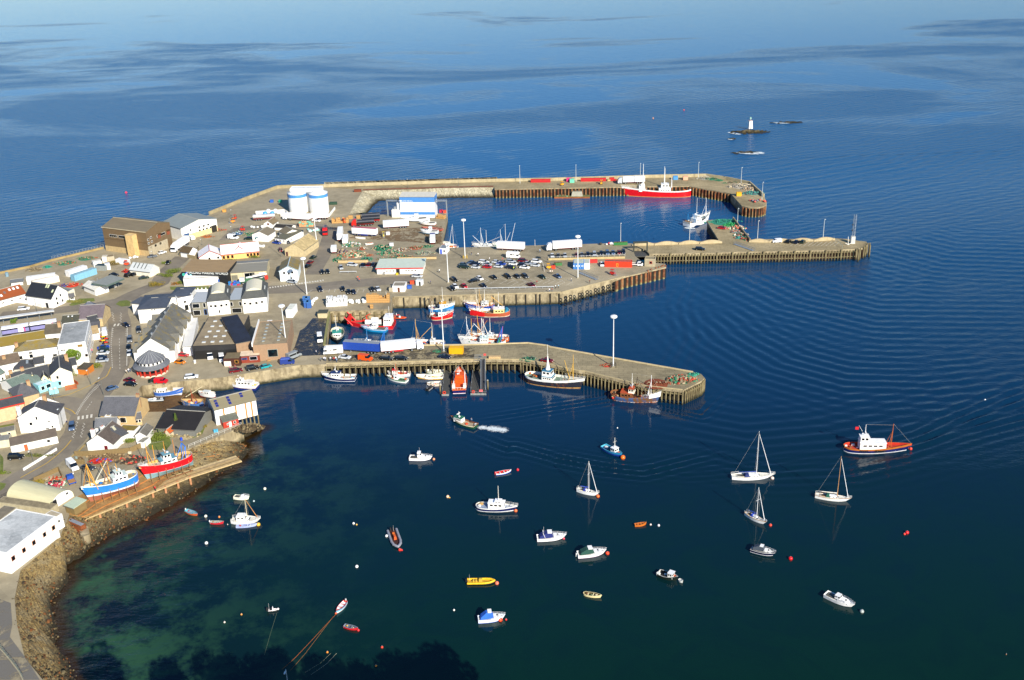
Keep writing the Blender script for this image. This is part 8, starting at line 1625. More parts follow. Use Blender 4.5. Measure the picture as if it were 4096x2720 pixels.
# ================================================================ buoys
for l,c,x,y,r,cc in (('orange white buoy at the bow of the small white cruiser','T',738,277,.4,'#e89a6c'),('red buoy beside the blue and white dinghy','T',1790,410,.42,'#d81c2c'),('pink and yellow buoy alone between the cruisers','T',912,747,.45,'#f0c8a0'),('tiny yellow float beside the pink buoy','T',936,757,.2,'#e8b040'),('white buoy beside the orange rescue boat','T',146,1240,.4,'#f2f2ee'),('larger red buoy at the bow of the orange rescue boat','T',312,1414,.42,'#e8301c'),('smaller red buoy at the bow of the orange rescue boat','T',337,1416,.25,'#e83028'),('orange buoy under the bow of the navy workboat','T',1765,925,.5,'#e8703c'),('big orange buoy at the bow of the light blue fishing boat','U',1258,378,.75,'#e8701c'),('tiny white buoy above the light blue fishing boat','U',1196,36,.22,'#e8e8e4'),('orange buoy at the bow of the yacht with blue sail cover','U',974,818,.5,'#f07028'),('nearer white buoy ahead of the wooden rowing boat','U',1575,1139,.28,'#ecd8d0'),('farther white buoy ahead of the wooden rowing boat','U',1667,1149,.34,'#f2eeee'),('red orange buoy at the bow of the green canopied cruiser','U',1083,1468,.5,'#e84820'),('red fender buoy at the bow of the navy canopied cruiser','U',585,1300,.3,'#e85060'),('cream buoy at the bow of the largest yacht','V',625,692,.5,'#e8cfc0'),('red buoy ahead of the small blue covered yacht','V',605,1182,.42,'#e8442c'),('large red buoy below the small navy motor boat','V',815,1532,.55,'#e8141c'),('larger red buoy of the pair at the right','V',2032,1260,.5,'#e8242c'),('smaller red buoy of the pair at the right','V',2006,1274,.32,'#e8402c'),('large red buoy at the bow of the classic navy boat','V',2070,384,.5,'#e8402c'),('small red buoy touching the classic navy boat\'s bow','V',2048,380,.25,'#d8202c'),('pink buoy at the bow of the yellow inflatable','W',443,318,.5,'#f07a5c'),('orange buoy beside the blue canopied boat','W',475,664,.55,'#f0502c'),('small red buoy at the stern of the blue canopied boat','W',280,682,.3,'#e83a30'),('small red buoy ahead of the blue canopied boat','W',530,660,.25,'#e8302c'),('tiny white buoy left of the blue canopied boat','W',38,570,.25,'#f0f0e8'),('grey mooring float right of the sports cruiser','Z',1987,1411,.5,'#a8b0ac'),('white buoy tied to the blue and orange rowing boat','S',690,932,.42,'#f0eedc'),('orange buoy above the red grey dinghy','S',993,945,.3,'#f09048'),('tiny pale buoy right of the red grey dinghy','S',1180,1112,.15,'#d8c8b8'),('yellow buoy at the bow of the two masted boat','S',1870,1122,.55,'#f0b83c'),('white buoy at the upper right of the two masted boat','S',2014,316,.42,'#f0eed8'),('white buoy alone below the red grey dinghy','S',705,1534,.45,'#f4f4ec'),('small blue white float right of the cuddy boat','S',1768,590,.25,'#cfe0e4'),('white buoy above the solitary small yellow one','Y',676,266,.34,'#f2f2ec'),('small yellow buoy beside a white one','Y',748,292,.24,'#e8b850'),('oval white buoy floating alone mid-harbour','Y',752,1285,.42,'#f4f4f0'),('orange buoy left of the tiny inflatable tender','R',802,780,.24,'#f0a050'),('white buoy furthest left in the lower harbour','R',598,874,.24,'#e8dccc'),('orange buoy over the pale mooring ropes','R',1838,1236,.26,'#f09030'),('small red buoy at the bow of the white red-rimmed boat','R',1941,768,.26,'#e86030'),('red buoy at the bow of the grey dinghy','R',2212,972,.3,'#f02c30'),('white float beside the tiny inflatable tender','R',1244,714,.26,'#f4ecec'),('red buoy alone at the lower edge','Z',881,1493,.3,'#e84028'),('orange buoy alone below the ropes','Z',867,1536,.25,'#e8902c'),('distant red buoy on the open sea','Z',291,445,.7,'#e83050'),('distant orange buoy near the horizon side','Z',1506,273,.5,'#e8a060'),('tiny distant red buoy right of the orange one','Z',1577,254,.5,'#d84030'),('tiny white buoy far to the right','Z',2271,923,.35,'#e8e8e8'),('tiny orange float at the lower right','Z',2320,1509,.0+.12,'#b87a4a')):
    buoy(l,c,x,y,r,cc)
def rope(l,s,z,col,r=.05):
    m=MB(); q=PL(s,z); q=resamp(q,10)
    for a,b in zip(q,q[1:]): m.cyl(a,b,r,r,4,C(col,.8),False)
    tag(m.obj('mooring_rope'),l,'rope',None)
for l,s,col in (('orange mooring rope trailing from the white rowing boat','R 1940 775;R 1870 850;R 1620 1120;R 1420 1330;R 1290 1440','#b8642c'),('second tan mooring rope parallel to the orange one','R 1880 840;R 1570 1250;R 1395 1450','#9a6a3c'),('left pale rope in the pair at the bottom','R 1880 1245;R 1760 1360;R 1570 1475','#8a8a70'),('right pale rope in the pair at the bottom','R 1950 1245;R 1820 1380;R 1640 1505','#a0a088'),('thin pale rope trailing from the tiny tender','R 1228 760;R 1160 980;R 1075 1275','#5f6f58')):
    rope(l,s,.03,col,.035)
for i in range(8):
    x,y0=[(1450,730),(1510,715),(1625,690),(1720,660),(1825,633),(1920,605),(1978,590),(2048,565)][i]; p=w('J',x,y0-10); 
    for k in range(3):
        o=thing('tyre_fender','old tyre fender hanging on the angled quay wall','tyre',(p.x,p.y-.55,G-1.0-1.35*k),0,'tyre fenders hanging on the angled quay wall') ; rings(o,(0,0,0),.6,1)
# ================================================================ props
def crate_mesh(cc,s=(1.1,1.1,.85)):
    m=MB(); a=C(cc,.85,.2,2); d=C('#7a5a34',.9) if cc[1]<'e' else C('#b8b8b4',.8); x,y,z=s
    for k in range(4): z0=.1+k*(z-.1)/4; m.box(-x/2,-y/2,z0,x/2,y/2,z0+(z-.1)/4*.86,a)
    m.box(-x/2+.05,-y/2+.05,.05,x/2-.05,y/2-.05,z-.03,d); m.box(-x/2,-y/2,0,x/2,-y/2+.12,.1,d); m.box(-x/2,y/2-.12,0,x/2,y/2,.1,d); return m
CM={}
def crates(label,group,cr_,x0,y0,x1,y1,nx,ny,nz,cc='#c89a5c',s=(1.1,1.1,.85),name='wooden_crate',cat='crate',p=.9,z=G+.03,seed=1):
    """grid of individual crates between two pixel corners of the stack's front edge"""
    random.seed(seed); a,b=w(cr_,x0,y0,z),w(cr_,x1,y1,z); d=(b-a); rz=math.atan2(d.y,d.x); u=d.normalized(); n=Vector((-u.y,u.x,0)); st=d.length/max(1,nx)
    for i in range(nx):
        for j in range(ny):
            h=nz if p>=1 else random.choice([nz,nz,max(0,nz-1),max(0,nz-2)])
            for k in range(h):
                c2=cc.split()[random.randrange(len(cc.split()))]; key=(c2,s)
                if key not in CM: o=crate_mesh(c2,s).obj(name); CM[key]=o
                else: o=CM[key].copy(); COL.objects.link(o); o.name=name
                q=a+u*st*(i+.5)+n*(s[1]*1.08*(j+.5)); o.location=(q.x,q.y,z+k*s[2]*1.01); o.rotation_euler=(0,0,rz+random.gauss(0,.04))
                for kk in ('label','group','category'): 
                    if kk in o: del o[kk]
                tag(o,label,cat,group)
crates('wooden crate in the big stack left of the dark tank trailers','wooden crates left of the dark tank trailers','C',400,610,610,600,8,2,3,seed=2)
crates('wooden crate in the low row behind the dark tank trailers','wooden crates behind the dark tank trailers','C',610,552,760,548,6,1,2,seed=3)
crates('wooden crate in the stack beside the ice factory\'s left gantry','wooden crates by the left gantry','C',862,530,945,520,3,2,2,seed=4)
crates('wooden crate in the stack under the ice factory\'s right gantry','wooden crates by the right gantry','C',1700,545,1810,555,4,2,2,seed=5)
crates('wooden crate piled beside the white bags on the dock quay','wooden crates on the dock quay','I',835,508,1120,505,9,2,4,seed=6)
crates('single wooden crate standing alone on the dock quay','single wooden crate on the dock quay','I',880,580,915,580,1,1,2,p=1)
crates('mint and tan plastic bin stacked in front of the silos','bins in front of the silos','B',1870,652,2050,650,6,2,3,'#7fc0a8 #d8a878 #d8a070',seed=8)
crates('white plastic tub in the big stack beside the dock','white tubs beside the dock','I',335,560,590,545,11,4,4,'#e9e9e6',(1.05,1.05,.8),'plastic_tub','tub',seed=9)
crates('blue plastic fish bin stacked by the mobile crane','blue fish bins by the mobile crane','B',985,1385,1115,1390,5,2,2,'#2c6ad0 #2c84c8 #c83a5c',(1.0,1.0,.8),'plastic_tub','tub',seed=10)
crates('wooden pallet crate against the brick market wall','crates against the brick market wall','H',1870,1050,2030,1035,6,1,2,seed=11)
crates('broken wooden pallet in the heap in front of the brick store','pallets in front of the brick store','H',1700,1100,1850,1080,5,1,1,'#b8905c',(1.1,1.0,.4),seed=12)
crates('red and black steel cage in the left row on the breakwater','red cages in the left row on the breakwater','D',1028,410,1245,408,12,1,2,'#c81c28',(2.2,1.2,1.0),'steel_cage','cage',p=1)
crates('red and black steel cage in the right row on the breakwater','red cages in the right row on the breakwater','D',1655,398,1942,394,15,1,2,'#c81c28',(2.2,1.2,1.0),'steel_cage','cage',p=1)
crates('red steel cage at the end of the right breakwater row','red cages near the grey lorry cab','E',100,392,200,388,4,1,2,'#c81c28 #c8b078',(1.6,1.2,1.0),'steel_cage','cage',seed=13)
crates('concrete block in the low wall below the left net piles','concrete blocks of the left yard wall','C',500,1105,832,1098,8,1,1,'#cdb586',(3.0,.8,1.2),'concrete_block','block',p=1)
crates('concrete block in the low wall below the right net piles','concrete blocks of the right yard wall','C',1240,1062,1690,1056,11,1,1,'#cdb586',(3.0,.8,1.1),'concrete_block','block',p=1)
crates('green wheeled refuse bin in the row at the basin edge','green bins at the basin edge','E',185,1200,335,1195,4,1,1,'#2c7a40',(2.2,1.3,1.5),'refuse_bin','bin',p=1)
crates('green wheeled refuse bin beside the yellow forklift','green bins beside the forklift','J',1320,360,1400,355,2,1,1,'#3a7a48',(1.9,1.2,1.5),'refuse_bin','bin',p=1)
crates('tan pallet stack by the pontoon gangway','pallets by the gangway','K',820,430,930,428,4,1,1,'#c8a878',(1.8,1.2,.9),p=1)
def bags(label,group,c,x,y,n,sx,sy,col='#e8e8e2',r=.8,seed=0,name='bulk_bag',cat='bag',sz=.75):
    random.seed(seed); a=w(c,x,y)
    for i in range(n):
        p=a+Vector((random.uniform(-sx,sx),random.uniform(-sy,sy),.45+random.random()*.3)); cc=random.choice(col.split()); o=blob(None,name,(0,0,0),r*random.uniform(.7,1.15),C(cc,.8,.15,2),sz); o.location=p; o.rotation_euler=(0,0,random.random()*3); tag(o,label,cat,group)
bags('white bulk bag lying between the tubs and the wooden crates','white bags between tubs and crates','I',725,500,16,3.6,1.6,seed=1)
bags('white bulk bag in the row beside the blue skips','white bags beside the blue skips','I',170,500,9,.7,3.6,seed=2)
bags('white bulk bag by the small wheelhouse roofs behind the white stores','white bags behind the white stores','B',1345,668,6,3.2,1.4,seed=3)
bags('white bulk bag beside the floodlight mast at the smokehouse','white bags at the smokehouse mast','B',2050,705,12,3.2,1.8,'#e8ecec #8ac8c0 #dfe8e8',seed=4)
bags('white bulk bag at the foot of the tan stair tower','white bags at the stair tower','A',1675,575,4,2.6,.6,seed=5)
bags('white bulk bag on the basin edge left of the green bins','white bags left of the green bins','D',1980,1192,9,4.0,.6,'#f0f0ee #e8e8e4 #c83040 #3a3a3a',.7,seed=6)
bags('white bag beside the community hall','white bags beside the hall','B',1415,905,4,1.8,.8,seed=7)
bags('pink orange buoy heaped on the breakwater head','buoys on the breakwater head','E',1985,650,14,4,2.2,'#e8484c #e8604c #7a8088 #2a3a5a',.6,seed=8,name='fender_buoy',cat='buoy')
def heap(label,c,x,y,rx,ry,h,cols,name='net_heap',cat='fishing nets',n=40,group=None,seed=None,z=G):
    random.seed(seed if seed is not None else int(x*7+y)); m=MB(); cs=cols.split()
    for i in range(n):
        a=random.random()*6.283; r=random.random()**.55; px_,py_=r*math.cos(a)*rx,r*math.sin(a)*ry; hh=h*(1-r*r)*random.uniform(.6,1.1)+.15; s=random.uniform(.22,.6)*max(.6,min(rx,ry)*.33); vs=[]
        k=6
        for q in range(k):
            t=q/k*6.283; rr=s*random.uniform(.7,1.3); vs.append((px_+rr*math.cos(t),py_+rr*math.sin(t),max(0,hh-s*.7)))
        for q in range(k):
            t=q/k*6.283+.4; rr=s*random.uniform(.35,.7); vs.append((px_+rr*math.cos(t),py_+rr*math.sin(t),hh+s*random.uniform(.0,.3)))
        m.add(vs,[(q,(q+1)%k,k+(q+1)%k,k+q) for q in range(k)]+[tuple(range(k,2*k))],netmat(cs[i%len(cs)]))
    m.lathe((0,0,0),[(max(rx,ry)*.6,0),(max(rx,ry)*.5,.12),(.05,.16)],10,netmat(cs[0])); o=m.obj(name,None,w(c,x,y,z)); return tag(o,label,cat,group)
GN='#35805e'; ON='#a85c3c'; TN='#a8987a'
for l,c,x,y,rx,ry,h,cs in (('green and white net heap beside the short trailer','C',640,880,5,3,1.6,GN+' #e8e4dc '+TN),('orange net heap right of the red topped crate','C',775,930,3,1.6,1.1,ON+' #e8e0d0 '+TN),('brown and purple net heap by the small white lorry','C',525,965,3.2,3,1.3,'#5a4a6a '+TN+' #8a7a5a'),('large mixed green and orange net heap in the left pile field','C',660,1000,7,4.5,1.5,GN+' '+ON+' '+TN+' #8a8468 #d8c8a8'),('green net heap at the lower left of the pile field','C',478,1072,2.6,2.4,1.4,GN+' #2a6a50 '+TN),('teal net heap at the lower right of the left pile field','C',840,1060,3,2,1.2,GN+' #4a8a78'),('orange brown net heap at the edge of the left pile field','C',860,1010,2.4,1.6,.8,ON+' '+TN),('big dark green net heap in the right pile field','C',1030,925,5,3.2,1.8,GN+' #1f6a4c '+TN),('tan creel heap in the middle of the right pile field','C',1110,985,6,3.0,1.6,TN+' #7a7a6a '+GN),('brown net heap centre of the right pile field','C',1290,945,4.5,2.2,1.1,TN+' #7a4a3a #e8e0d0'),('green net heap near the white open frame','C',1260,1030,6,1.8,1.1,GN+' '+ON+' '+TN),('green rope heap left of the quay cabin','C',1590,900,3.6,1.8,1.2,GN+' '+TN),('grey green creel heap behind the concrete blocks','C',1560,985,5,2.2,1.3,'#9a9a88 #6a8a70 '+TN),('orange flecked net heap by the white trailer end','C',1450,915,5,1.6,.9,ON+' '+GN+' '+TN),('low green heap at the left of the block wall','C',1040,1060,3.4,1.4,.9,GN+' '+TN+' '+ON),
 ('green net heap beside the yellow container mast','K',155,335,1.8,.9,.7,GN+' #4a6a50'),('green and dark net heap at the fish pier bend','K',1310,430,3.4,1.0,1.0,GN+' #3a4a44 #8a9a80'),('large red, green and tan net heap at the fish pier end','L',1650,850,5.5,3.6,1.4,GN+' #b8442c '+TN+' #7a6a50'),('small teal net heap at the far corner of the fish pier','L',1800,780,2.4,.9,.7,'#3aa088 '+GN),('brown and green net heap at the left of the fish pier end','L',1560,848,2.2,1.6,.8,TN+' #4a8a78 #7a5a40'),('rusty chain and net heap along the fish pier edge','L',1330,895,7,1.0,.7,'#8a4424 #6a3a20 '+TN),('small red and brown heap beside the lone floodlight mast','L',710,668,2.4,.9,.7,'#b8402c '+TN+' #8a6a4a'),
 ('long green net mound at the jetty head','E',1540,905,10,1.8,1.4,'#2c8a70 #3a9a80'),('bright green net heap beside the jetty mound','E',1640,945,4,2.2,1.3,'#2c9a58 #3aaa60'),('white and tan creel heap on the jetty','E',1715,985,4.5,3,1.5,'#d8d0b8 '+TN+' '+GN+' #e07a5c'),('grey creel heap lower on the jetty','E',1700,1030,3,2,1.1,'#8a9a98 #c86a5c '+TN),('brown and green heap at the foot of the jetty','E',1770,1070,4,2.5,1.2,TN+' #8a5a48 #e8e0d0 '+GN),('teal net heap by the dark car on the jetty','E',1745,1105,2.6,1.6,1.1,'#3ab0a0 #2a4a5a #e8604c'),('green heap in the corner of the ferry pier','E',1815,1125,2,1.8,1.3,GN+' #c84a3c'),
 ('grey creel stack at the breakwater bend','E',1310,362,5,2,1.8,'#a8a494 #c8c0a8'),('green net heap right of the grey creel stack','E',1395,368,4,1.6,1.1,GN+' #3a6a50'),('small green heap on the breakwater','E',1495,385,2.6,1.2,.7,GN),('brown net line along the breakwater parapet','E',1650,415,6,1.4,.8,TN+' #6a5a40 '+GN),('grey creel stack below the breakwater lamp','E',1760,460,8,3,1.8,'#b8b0a0 #8a8478 #c8b898'),('tan creel stack near the breakwater head','E',1860,495,4,3,1.6,'#c0a888 #8a8478'),('teal net heap near the breakwater head','E',1920,545,6,3,1.3,'#4a9a8c #5a6a70'),
 ('green and orange net strips by the far sea wall','A',1080,575,6,1.6,.7,GN+' '+ON+' '+TN),('green net heap below the far sea wall railing','A',820,635,6,2,.7,GN+' '+ON+' '+TN),('small teal net heap at the far left quay','A',600,688,2.4,1.3,.8,'#2f9a80'),('grey rubble heap near the far left wall','A',430,725,4,2.2,1.3,'#9a8a6a #7a6a50'),('bright orange net heap behind the fuel kiosk','A',910,912,5,1.8,1.0,'#d83a1c #c8502c '+TN),('blue orange net heap left of the fuel kiosk','A',810,918,2.6,1.2,.8,'#2c4a9a #8a5a4a'),('brown scrub heap beside the block workshop','A',1440,635,6,2,.8,'#6a5a30 #8a7a4a'),('red machine scrap heap left of the block workshop','A',1590,745,2.4,1.4,1.4,'#c82818 #8a3a20'),('blue and brown scrap heap on the sea road','B',1130,730,4.4,1.6,1.0,'#2c6a9a '+TN+' #e8e4dc '+GN),('green net heap beside the red loader','B',1240,745,4,2,1.1,GN+' '+TN),('rusty scrap heap below the grey roofed shed','B',720,775,3.4,1.3,.9,'#b8642c #8a6a48'),('scrap heap at the right end of the grey roofed shed','B',860,695,4,1.6,.8,'#8a7a5a #c83a2c'),
 ('timber and junk heap behind the slipway boats','P',640,480,9,2.2,.9,'#8a7250 #6a5438 #a89068'),('red tarpaulin heap behind the blue boat','P',540,530,4,1.2,.9,'#c82418 #d83a28 #2c5ab8'),('machinery and cable heap between the two hauled out boats','P',1010,520,4.5,2.6,1.2,'#5a4a38 #a88a68 #c84a3c #3a3a38'),('junk heap with red container beside the pickup','O',820,330,3.6,2.6,1.0,'#c83a50 #e8d8c8 #2a2c30 '+TN+' #5a8a6a'),('orange junk heap by the timber fence','O',800,240,3,1.2,.7,'#c8441c #b0a080 '+TN),('timber scrap heap beside the black boathouse','N',900,1060,5,2,.6,'#b8a880 #8a7a58'),('boulder heap at the tip of the boat shed spit','N',1800,960,5,3,1.0,'#6a5a40 #4a3e2a #8a7a58')):
    heap(l,c,x,y,rx,ry,h,cs,n=int(30+rx*ry*5),name='scrap_heap' if 'scrap' in l or 'junk' in l or 'rubble' in l else 'net_heap',cat='heap' if 'scrap' in l or 'junk' in l or 'rubble' in l else 'fishing nets')
for i,(x,y) in enumerate(((80,470),(115,475),(95,520),(130,525))):
    o=thing('waste_skip',['back left','back right','front left','front right'][i]+' tall blue container beside the white bags','skip',w('I',x-12,y+35),.1,'blue containers by the dock'); bx(o,'box',(-.9,-1.3,0,.9,1.3,2.4),'#2c5aa0',tp=.05); bx(o,'lid',(-.95,-1.35,2.4,.95,1.35,2.5),'#4a80b8')
o=thing('bin_shelter','long concrete bin shelter under the dock corner','shelter',w('I',285,680)); bx(o,'hut',(-1.6,-1.5,0,2.0,2.2,1.8),'#c8b890'); bx(o,'roof',(-1.8,-1.0,1.8,2.1,2.6,2.0),'#4a4c3c')
for l,s,h,col in (('silver crash barrier along the edge of the angled bays','J 95 662;J 1300 634',.9,'#b8bcc0'),('long silver barrier beside the marked bays','I 500 135;I 710 130',.9,'#b8bcc0'),('silver cycle rail in front of three parked cars','I 760 72;I 900 70',1.0,'#b8bcc0'),('white metal railing above the linkspan queue ramp','J 1235 268;J 2195 235',1.1,'#d8d8d4'),('grey pedestrian railing beside the packed car park','J 1160 320;J 1185 430',1.0,'#d8d8d4'),('light grey fence panel crossing the ferry pier','F 1365 500;F 1470 605',1.6,'#7a8a88')):
    q=PL(s); q=resamp(q,max(3,int((q[1]-q[0]).length/2.2))); o=thing('metal_barrier',l,'barrier'); m=MB()
    for p in q: m.cyl(p,p+Vector((0,0,h)),.06,.06,5,C(col,.5))
    m.obj('posts',o) if False else None
    m2=MB(); wallrun(m2,q,.28 if 'crash' in l or 'long' in l else .08,.1,G+h-.3,C(col,.45)); m.v+=m2.v; off=len(m.v)-len(m2.v); 
    for f,fm in zip(m2.f,m2.fm): m.f.append([i+off for i in f]); m.fm.append(m.mi(m2.m[fm]))
    m.obj('rail',o)
o=thing('ramp_wall','low tan wall under the linkspan queue railing','wall'); m=MB(); wallrun(m,PL('J 1235 285;J 2195 262'),.9,.3,G,C('#bda878',.9,.15)); m.obj('panel',o)
for l,a,b in (('long lattice gangway lying on the car quay beside the floodlight mast','J 1625 445','J 1845 535'),('long lattice gangway lying on the ferry pier','F 115 555','F 360 640')):
    a,b=PL(a)[0],PL(b)[0]; o=thing('stored_gangway',l,'gangway'); m=MB(); d=(b-a).normalized(); nn=Vector((-d.y,d.x,0))*.7
    for s in (-1,1):
        for z in (.15,1.2): m.cyl(a+nn*s+Vector((0,0,z)),b+nn*s+Vector((0,0,z)),.08,.08,5,STEEL)
        for k in range(16): p=a.lerp(b,k/15)+nn*s; q=a.lerp(b,min(1,(k+1)/15))+nn*s; m.cyl(p+Vector((0,0,.1)),q+Vector((0,0,1.2)),.05,.05,4,STEEL,False)
    m.obj('truss',o); m=MB(); m.add([a-nn+Vector((0,0,.2)),b-nn+Vector((0,0,.2)),b+nn+Vector((0,0,.2)),a+nn+Vector((0,0,.2))],[(0,1,2,3)],STEEL); m.obj('deck',o)
o=thing('ship_anchor','white painted anchor standing on the ferry pier head','anchor',w('F',1545,565)); m=MB(); m.cyl((0,0,.2),(-.3,0,4.0),.12,.1,6,WHITE); m.obj('shank',o); m=MB(); m.cyl((-1.3,0,.9),(0,0,.2),.12,.1,6,WHITE); m.cyl((0,0,.2),(1.3,0,.9),.1,.12,6,WHITE); m.obj('flukes',o)
for i,(c,x,y,cc,l) in enumerate((('D',1490,390,'#e0307a','pink bin on the breakwater pier'),('D',1530,402,'#6ac8a8','mint bin on the breakwater pier'),('E',1070,368,'#e0a888','tan cabinet on the breakwater parapet'),('E',1740,570,'#e0a818','yellow cabinet on the breakwater pier'),('E',945,365,'#4a90c8','blue bin on the breakwater pier'),('A',92,795,'#7a98a8','blue grey tank at the far left quay'),('A',212,0+1215-0,'#c8c8c0','small grey sign cabinet') ,('C',1235,520-60,'#e8e8e8','white cabinet') ,('B',1530,338,'#2c62b8','blue skip on the sea road'),('B',1638,338,'#2c9a78','green skip beside the blue one on the sea road'),('B',935,458,'#d89a4c','tan bin on the sea wall road'),('C',420,365,'#2c4a38','dark green container right of the silos'),('C',815,515,'#4a6a38','green container behind the tank trailers'),('C',1105,745,'#e8e4dc','white tub beside the yellow forklift in the yard'),('C',1150,885,'#e8e8e6','white tub at the top of the right pile field'),('C',725,205,'#7a3a20','rusty trailer on the breakwater road'),('C',1770,465,'#e03050','pink bin under the right gantry'),('C',1820,470,'#d84a2c','orange bin under the right gantry'),('J',1790,310,'#d8302c','red topped cabinet beside the white container'),('J',1295,385,'#d8401c','orange bin beside the yellow forklift'),('I',1410,262,'#e0502c','orange bin left of the tiny kiosk'),('I',1375,320,'#2c5ab0','blue sheeted pile beside the quay office'),('H',1820,610,'#e8e4dc','white loading platform behind the market'),('N',1310,1010,'#5ab0d0','left pale blue barrel by the path'),('N',1345,1005,'#5ab0d0','right pale blue barrel by the path'),('N',825,1130,'#2c50c8','blue drum on the boatyard path'),('P',205,495,'#8a9a94','grey drum beside the plank fence'),('P',985,415,'#e8d8b8','cream box on the plank fence timbers'),('G',105,0+340,'#c8b8a8','spare')) ):
    if l in('spare','white cabinet','small grey sign cabinet'): continue
    o=thing('storage_bin',l,'bin',w(c,x,y+6)); s=1.3 if c in 'DE' else (.9 if c in 'CBAJIH' else .45)
    if 'barrel' in l or 'drum' in l or 'tank' in l: m=MB(); m.cyl((0,0,0),(0,0,s*2),s*.8,s*.8,12,C(cc)); m.obj('shell',o); m=MB(); m.cyl((0,0,s*2),(0,0,s*2.1),s*.7,s*.7,12,C(cc,.7)); m.obj('lid',o)
    else: k=2.2 if 'container' in l or 'trailer' in l else 1; bx(o,'box',(-s*k,-s*.7,.1,s*k,s*.7,s*1.5),cc); bx(o,'lid',(-s*k-.04,-s*.74,s*1.5,s*k+.04,s*.74,s*1.62),cc)
# motorbikes
for i in range(8):
    p=w('G',1490+10*(i%4)*2,555+28*(i//2)); o=thing('motorbike','motorbike in the tight cluster at the top of the street parking','motorbike',p,.3+random.gauss(0,.1),'motorbikes in the street parking'); m=MB(); m.box(-.7,-.15,.45,.7,.15,.9,C(['#c81c1c','#e0b81c','#1c1c1c','#c8301c'][i%4],.3),None,.03,.2); m.obj('body',o)
    for x in (-.7,.7): m=MB(); m.cyl((x,-.07,.32),(x,.07,.32),.32,.32,10,TYRE); m.obj('wheel',o)
# ================================================================ people
PP='''I 205 1150 #d8d8e0|person in pale top walking alone beside the motorhome
I 262 1240 #7a8aa0|person standing at the left end of the group on the fish pier
I 305 1235 #e8e8f0|person in white leaning in the group on the fish pier
I 322 1238 #c8d0e0|person beside the white shirted one in the pier group
I 385 1235 #e8ecf0|person in white top in the middle of the pier group
I 428 1240 #c81c2c|person in red in the pier group
I 452 1232 #e8e8e8|person in white behind the one in red
I 462 1252 #8ab0d8|person in light blue nearest the quay edge in the pier group
I 728 215 #e0501c|person in orange walking on the quay road
I 745 240 #d82818|person in red walking beside the orange clad one
J 270 222 #181c28|person in black at the left of the car quay
J 353 235 #ecece8|person in white near the basin edge
J 497 290 #f0f0ee|person in white between the motorhome and the packed cars
J 662 298 #c82030|person in red just behind the packed cars
J 1127 188 #a8c0d8|person in pale blue between the two lorries
J 1257 455 #f0e8e0|left person of the pair near the yellow forklift
J 1282 455 #e8d8c8|right person of the pair near the yellow forklift
J 1520 550 #e8e0d8|person in white walking toward the gangway
J 1070 590 #181820|person in black walking past the dark red car
J 1090 585 #981c28|person in dark red walking past the dark red car
J 1325 640 #d8e0e8|left person of the pair at the end of the crash barrier
J 1360 635 #c8e0e8|right person of the pair at the end of the crash barrier
J 1247 685 #f0e8e8|person in white at the quay edge
J 1280 680 #c81c24|person in red at the quay edge
J 800 410 #c8e020|person in yellow vest among the packed cars
J 1750 575 #7a4a3a|person alone on the angled quay edge
C 1750 1225 #e8f0f4|person in white beside the ferry office
C 1640 1365 #2a3a70|person in dark blue walking by the tiny kiosk
C 1058 1255 #181c20|person in dark clothes in front of the ferry office
G 1348 770 #e0708c|person in pink on the street pavement
H 50 1225 #f0f0f4|person in white outside the rotunda cafe
H 72 1215 #2c3a5a|person in dark blue outside the rotunda cafe
H 20 1240 #e8e0d8|person in cream walking toward the cafe
H 1318 1195 #d87890|person in pink beside the dark red estate
H 1385 1180 #c85a50|person behind the dark red estate
M 985 725 #1c2c5c|person in navy by the zebra crossing forecourt
O 1078 210 #f0f0ee|person in white beside the blue pickup
P 1357 965 #d81c2c|person in red standing on the slip walkway
D 275 1240 #10141c|person sitting at the basin edge left of the trawler masts
D 375 1235 #f0f0f0|person in white at the basin edge
C 1955 935 #e8d8c8|person at the stern of the white yacht on the quay
K 585 1225 #7a8aa0|person standing on the aft deck of the small green boat'''
random.seed(4)
for l in PP.split('\n'):
    a,lab=l.split('|'); c,x,y,cc=a.split(); z=G+.05
    if 'walkway' in lab: z=3.4
    if 'green boat' in lab: z=.9
    person(lab,c,float(x),float(y),cc,random.choice(['#1c2438','#2a2a30','#4a5a78','#6a6050']),random.choice(['#3a2a1c','#181410','#8a6a3c']),z)
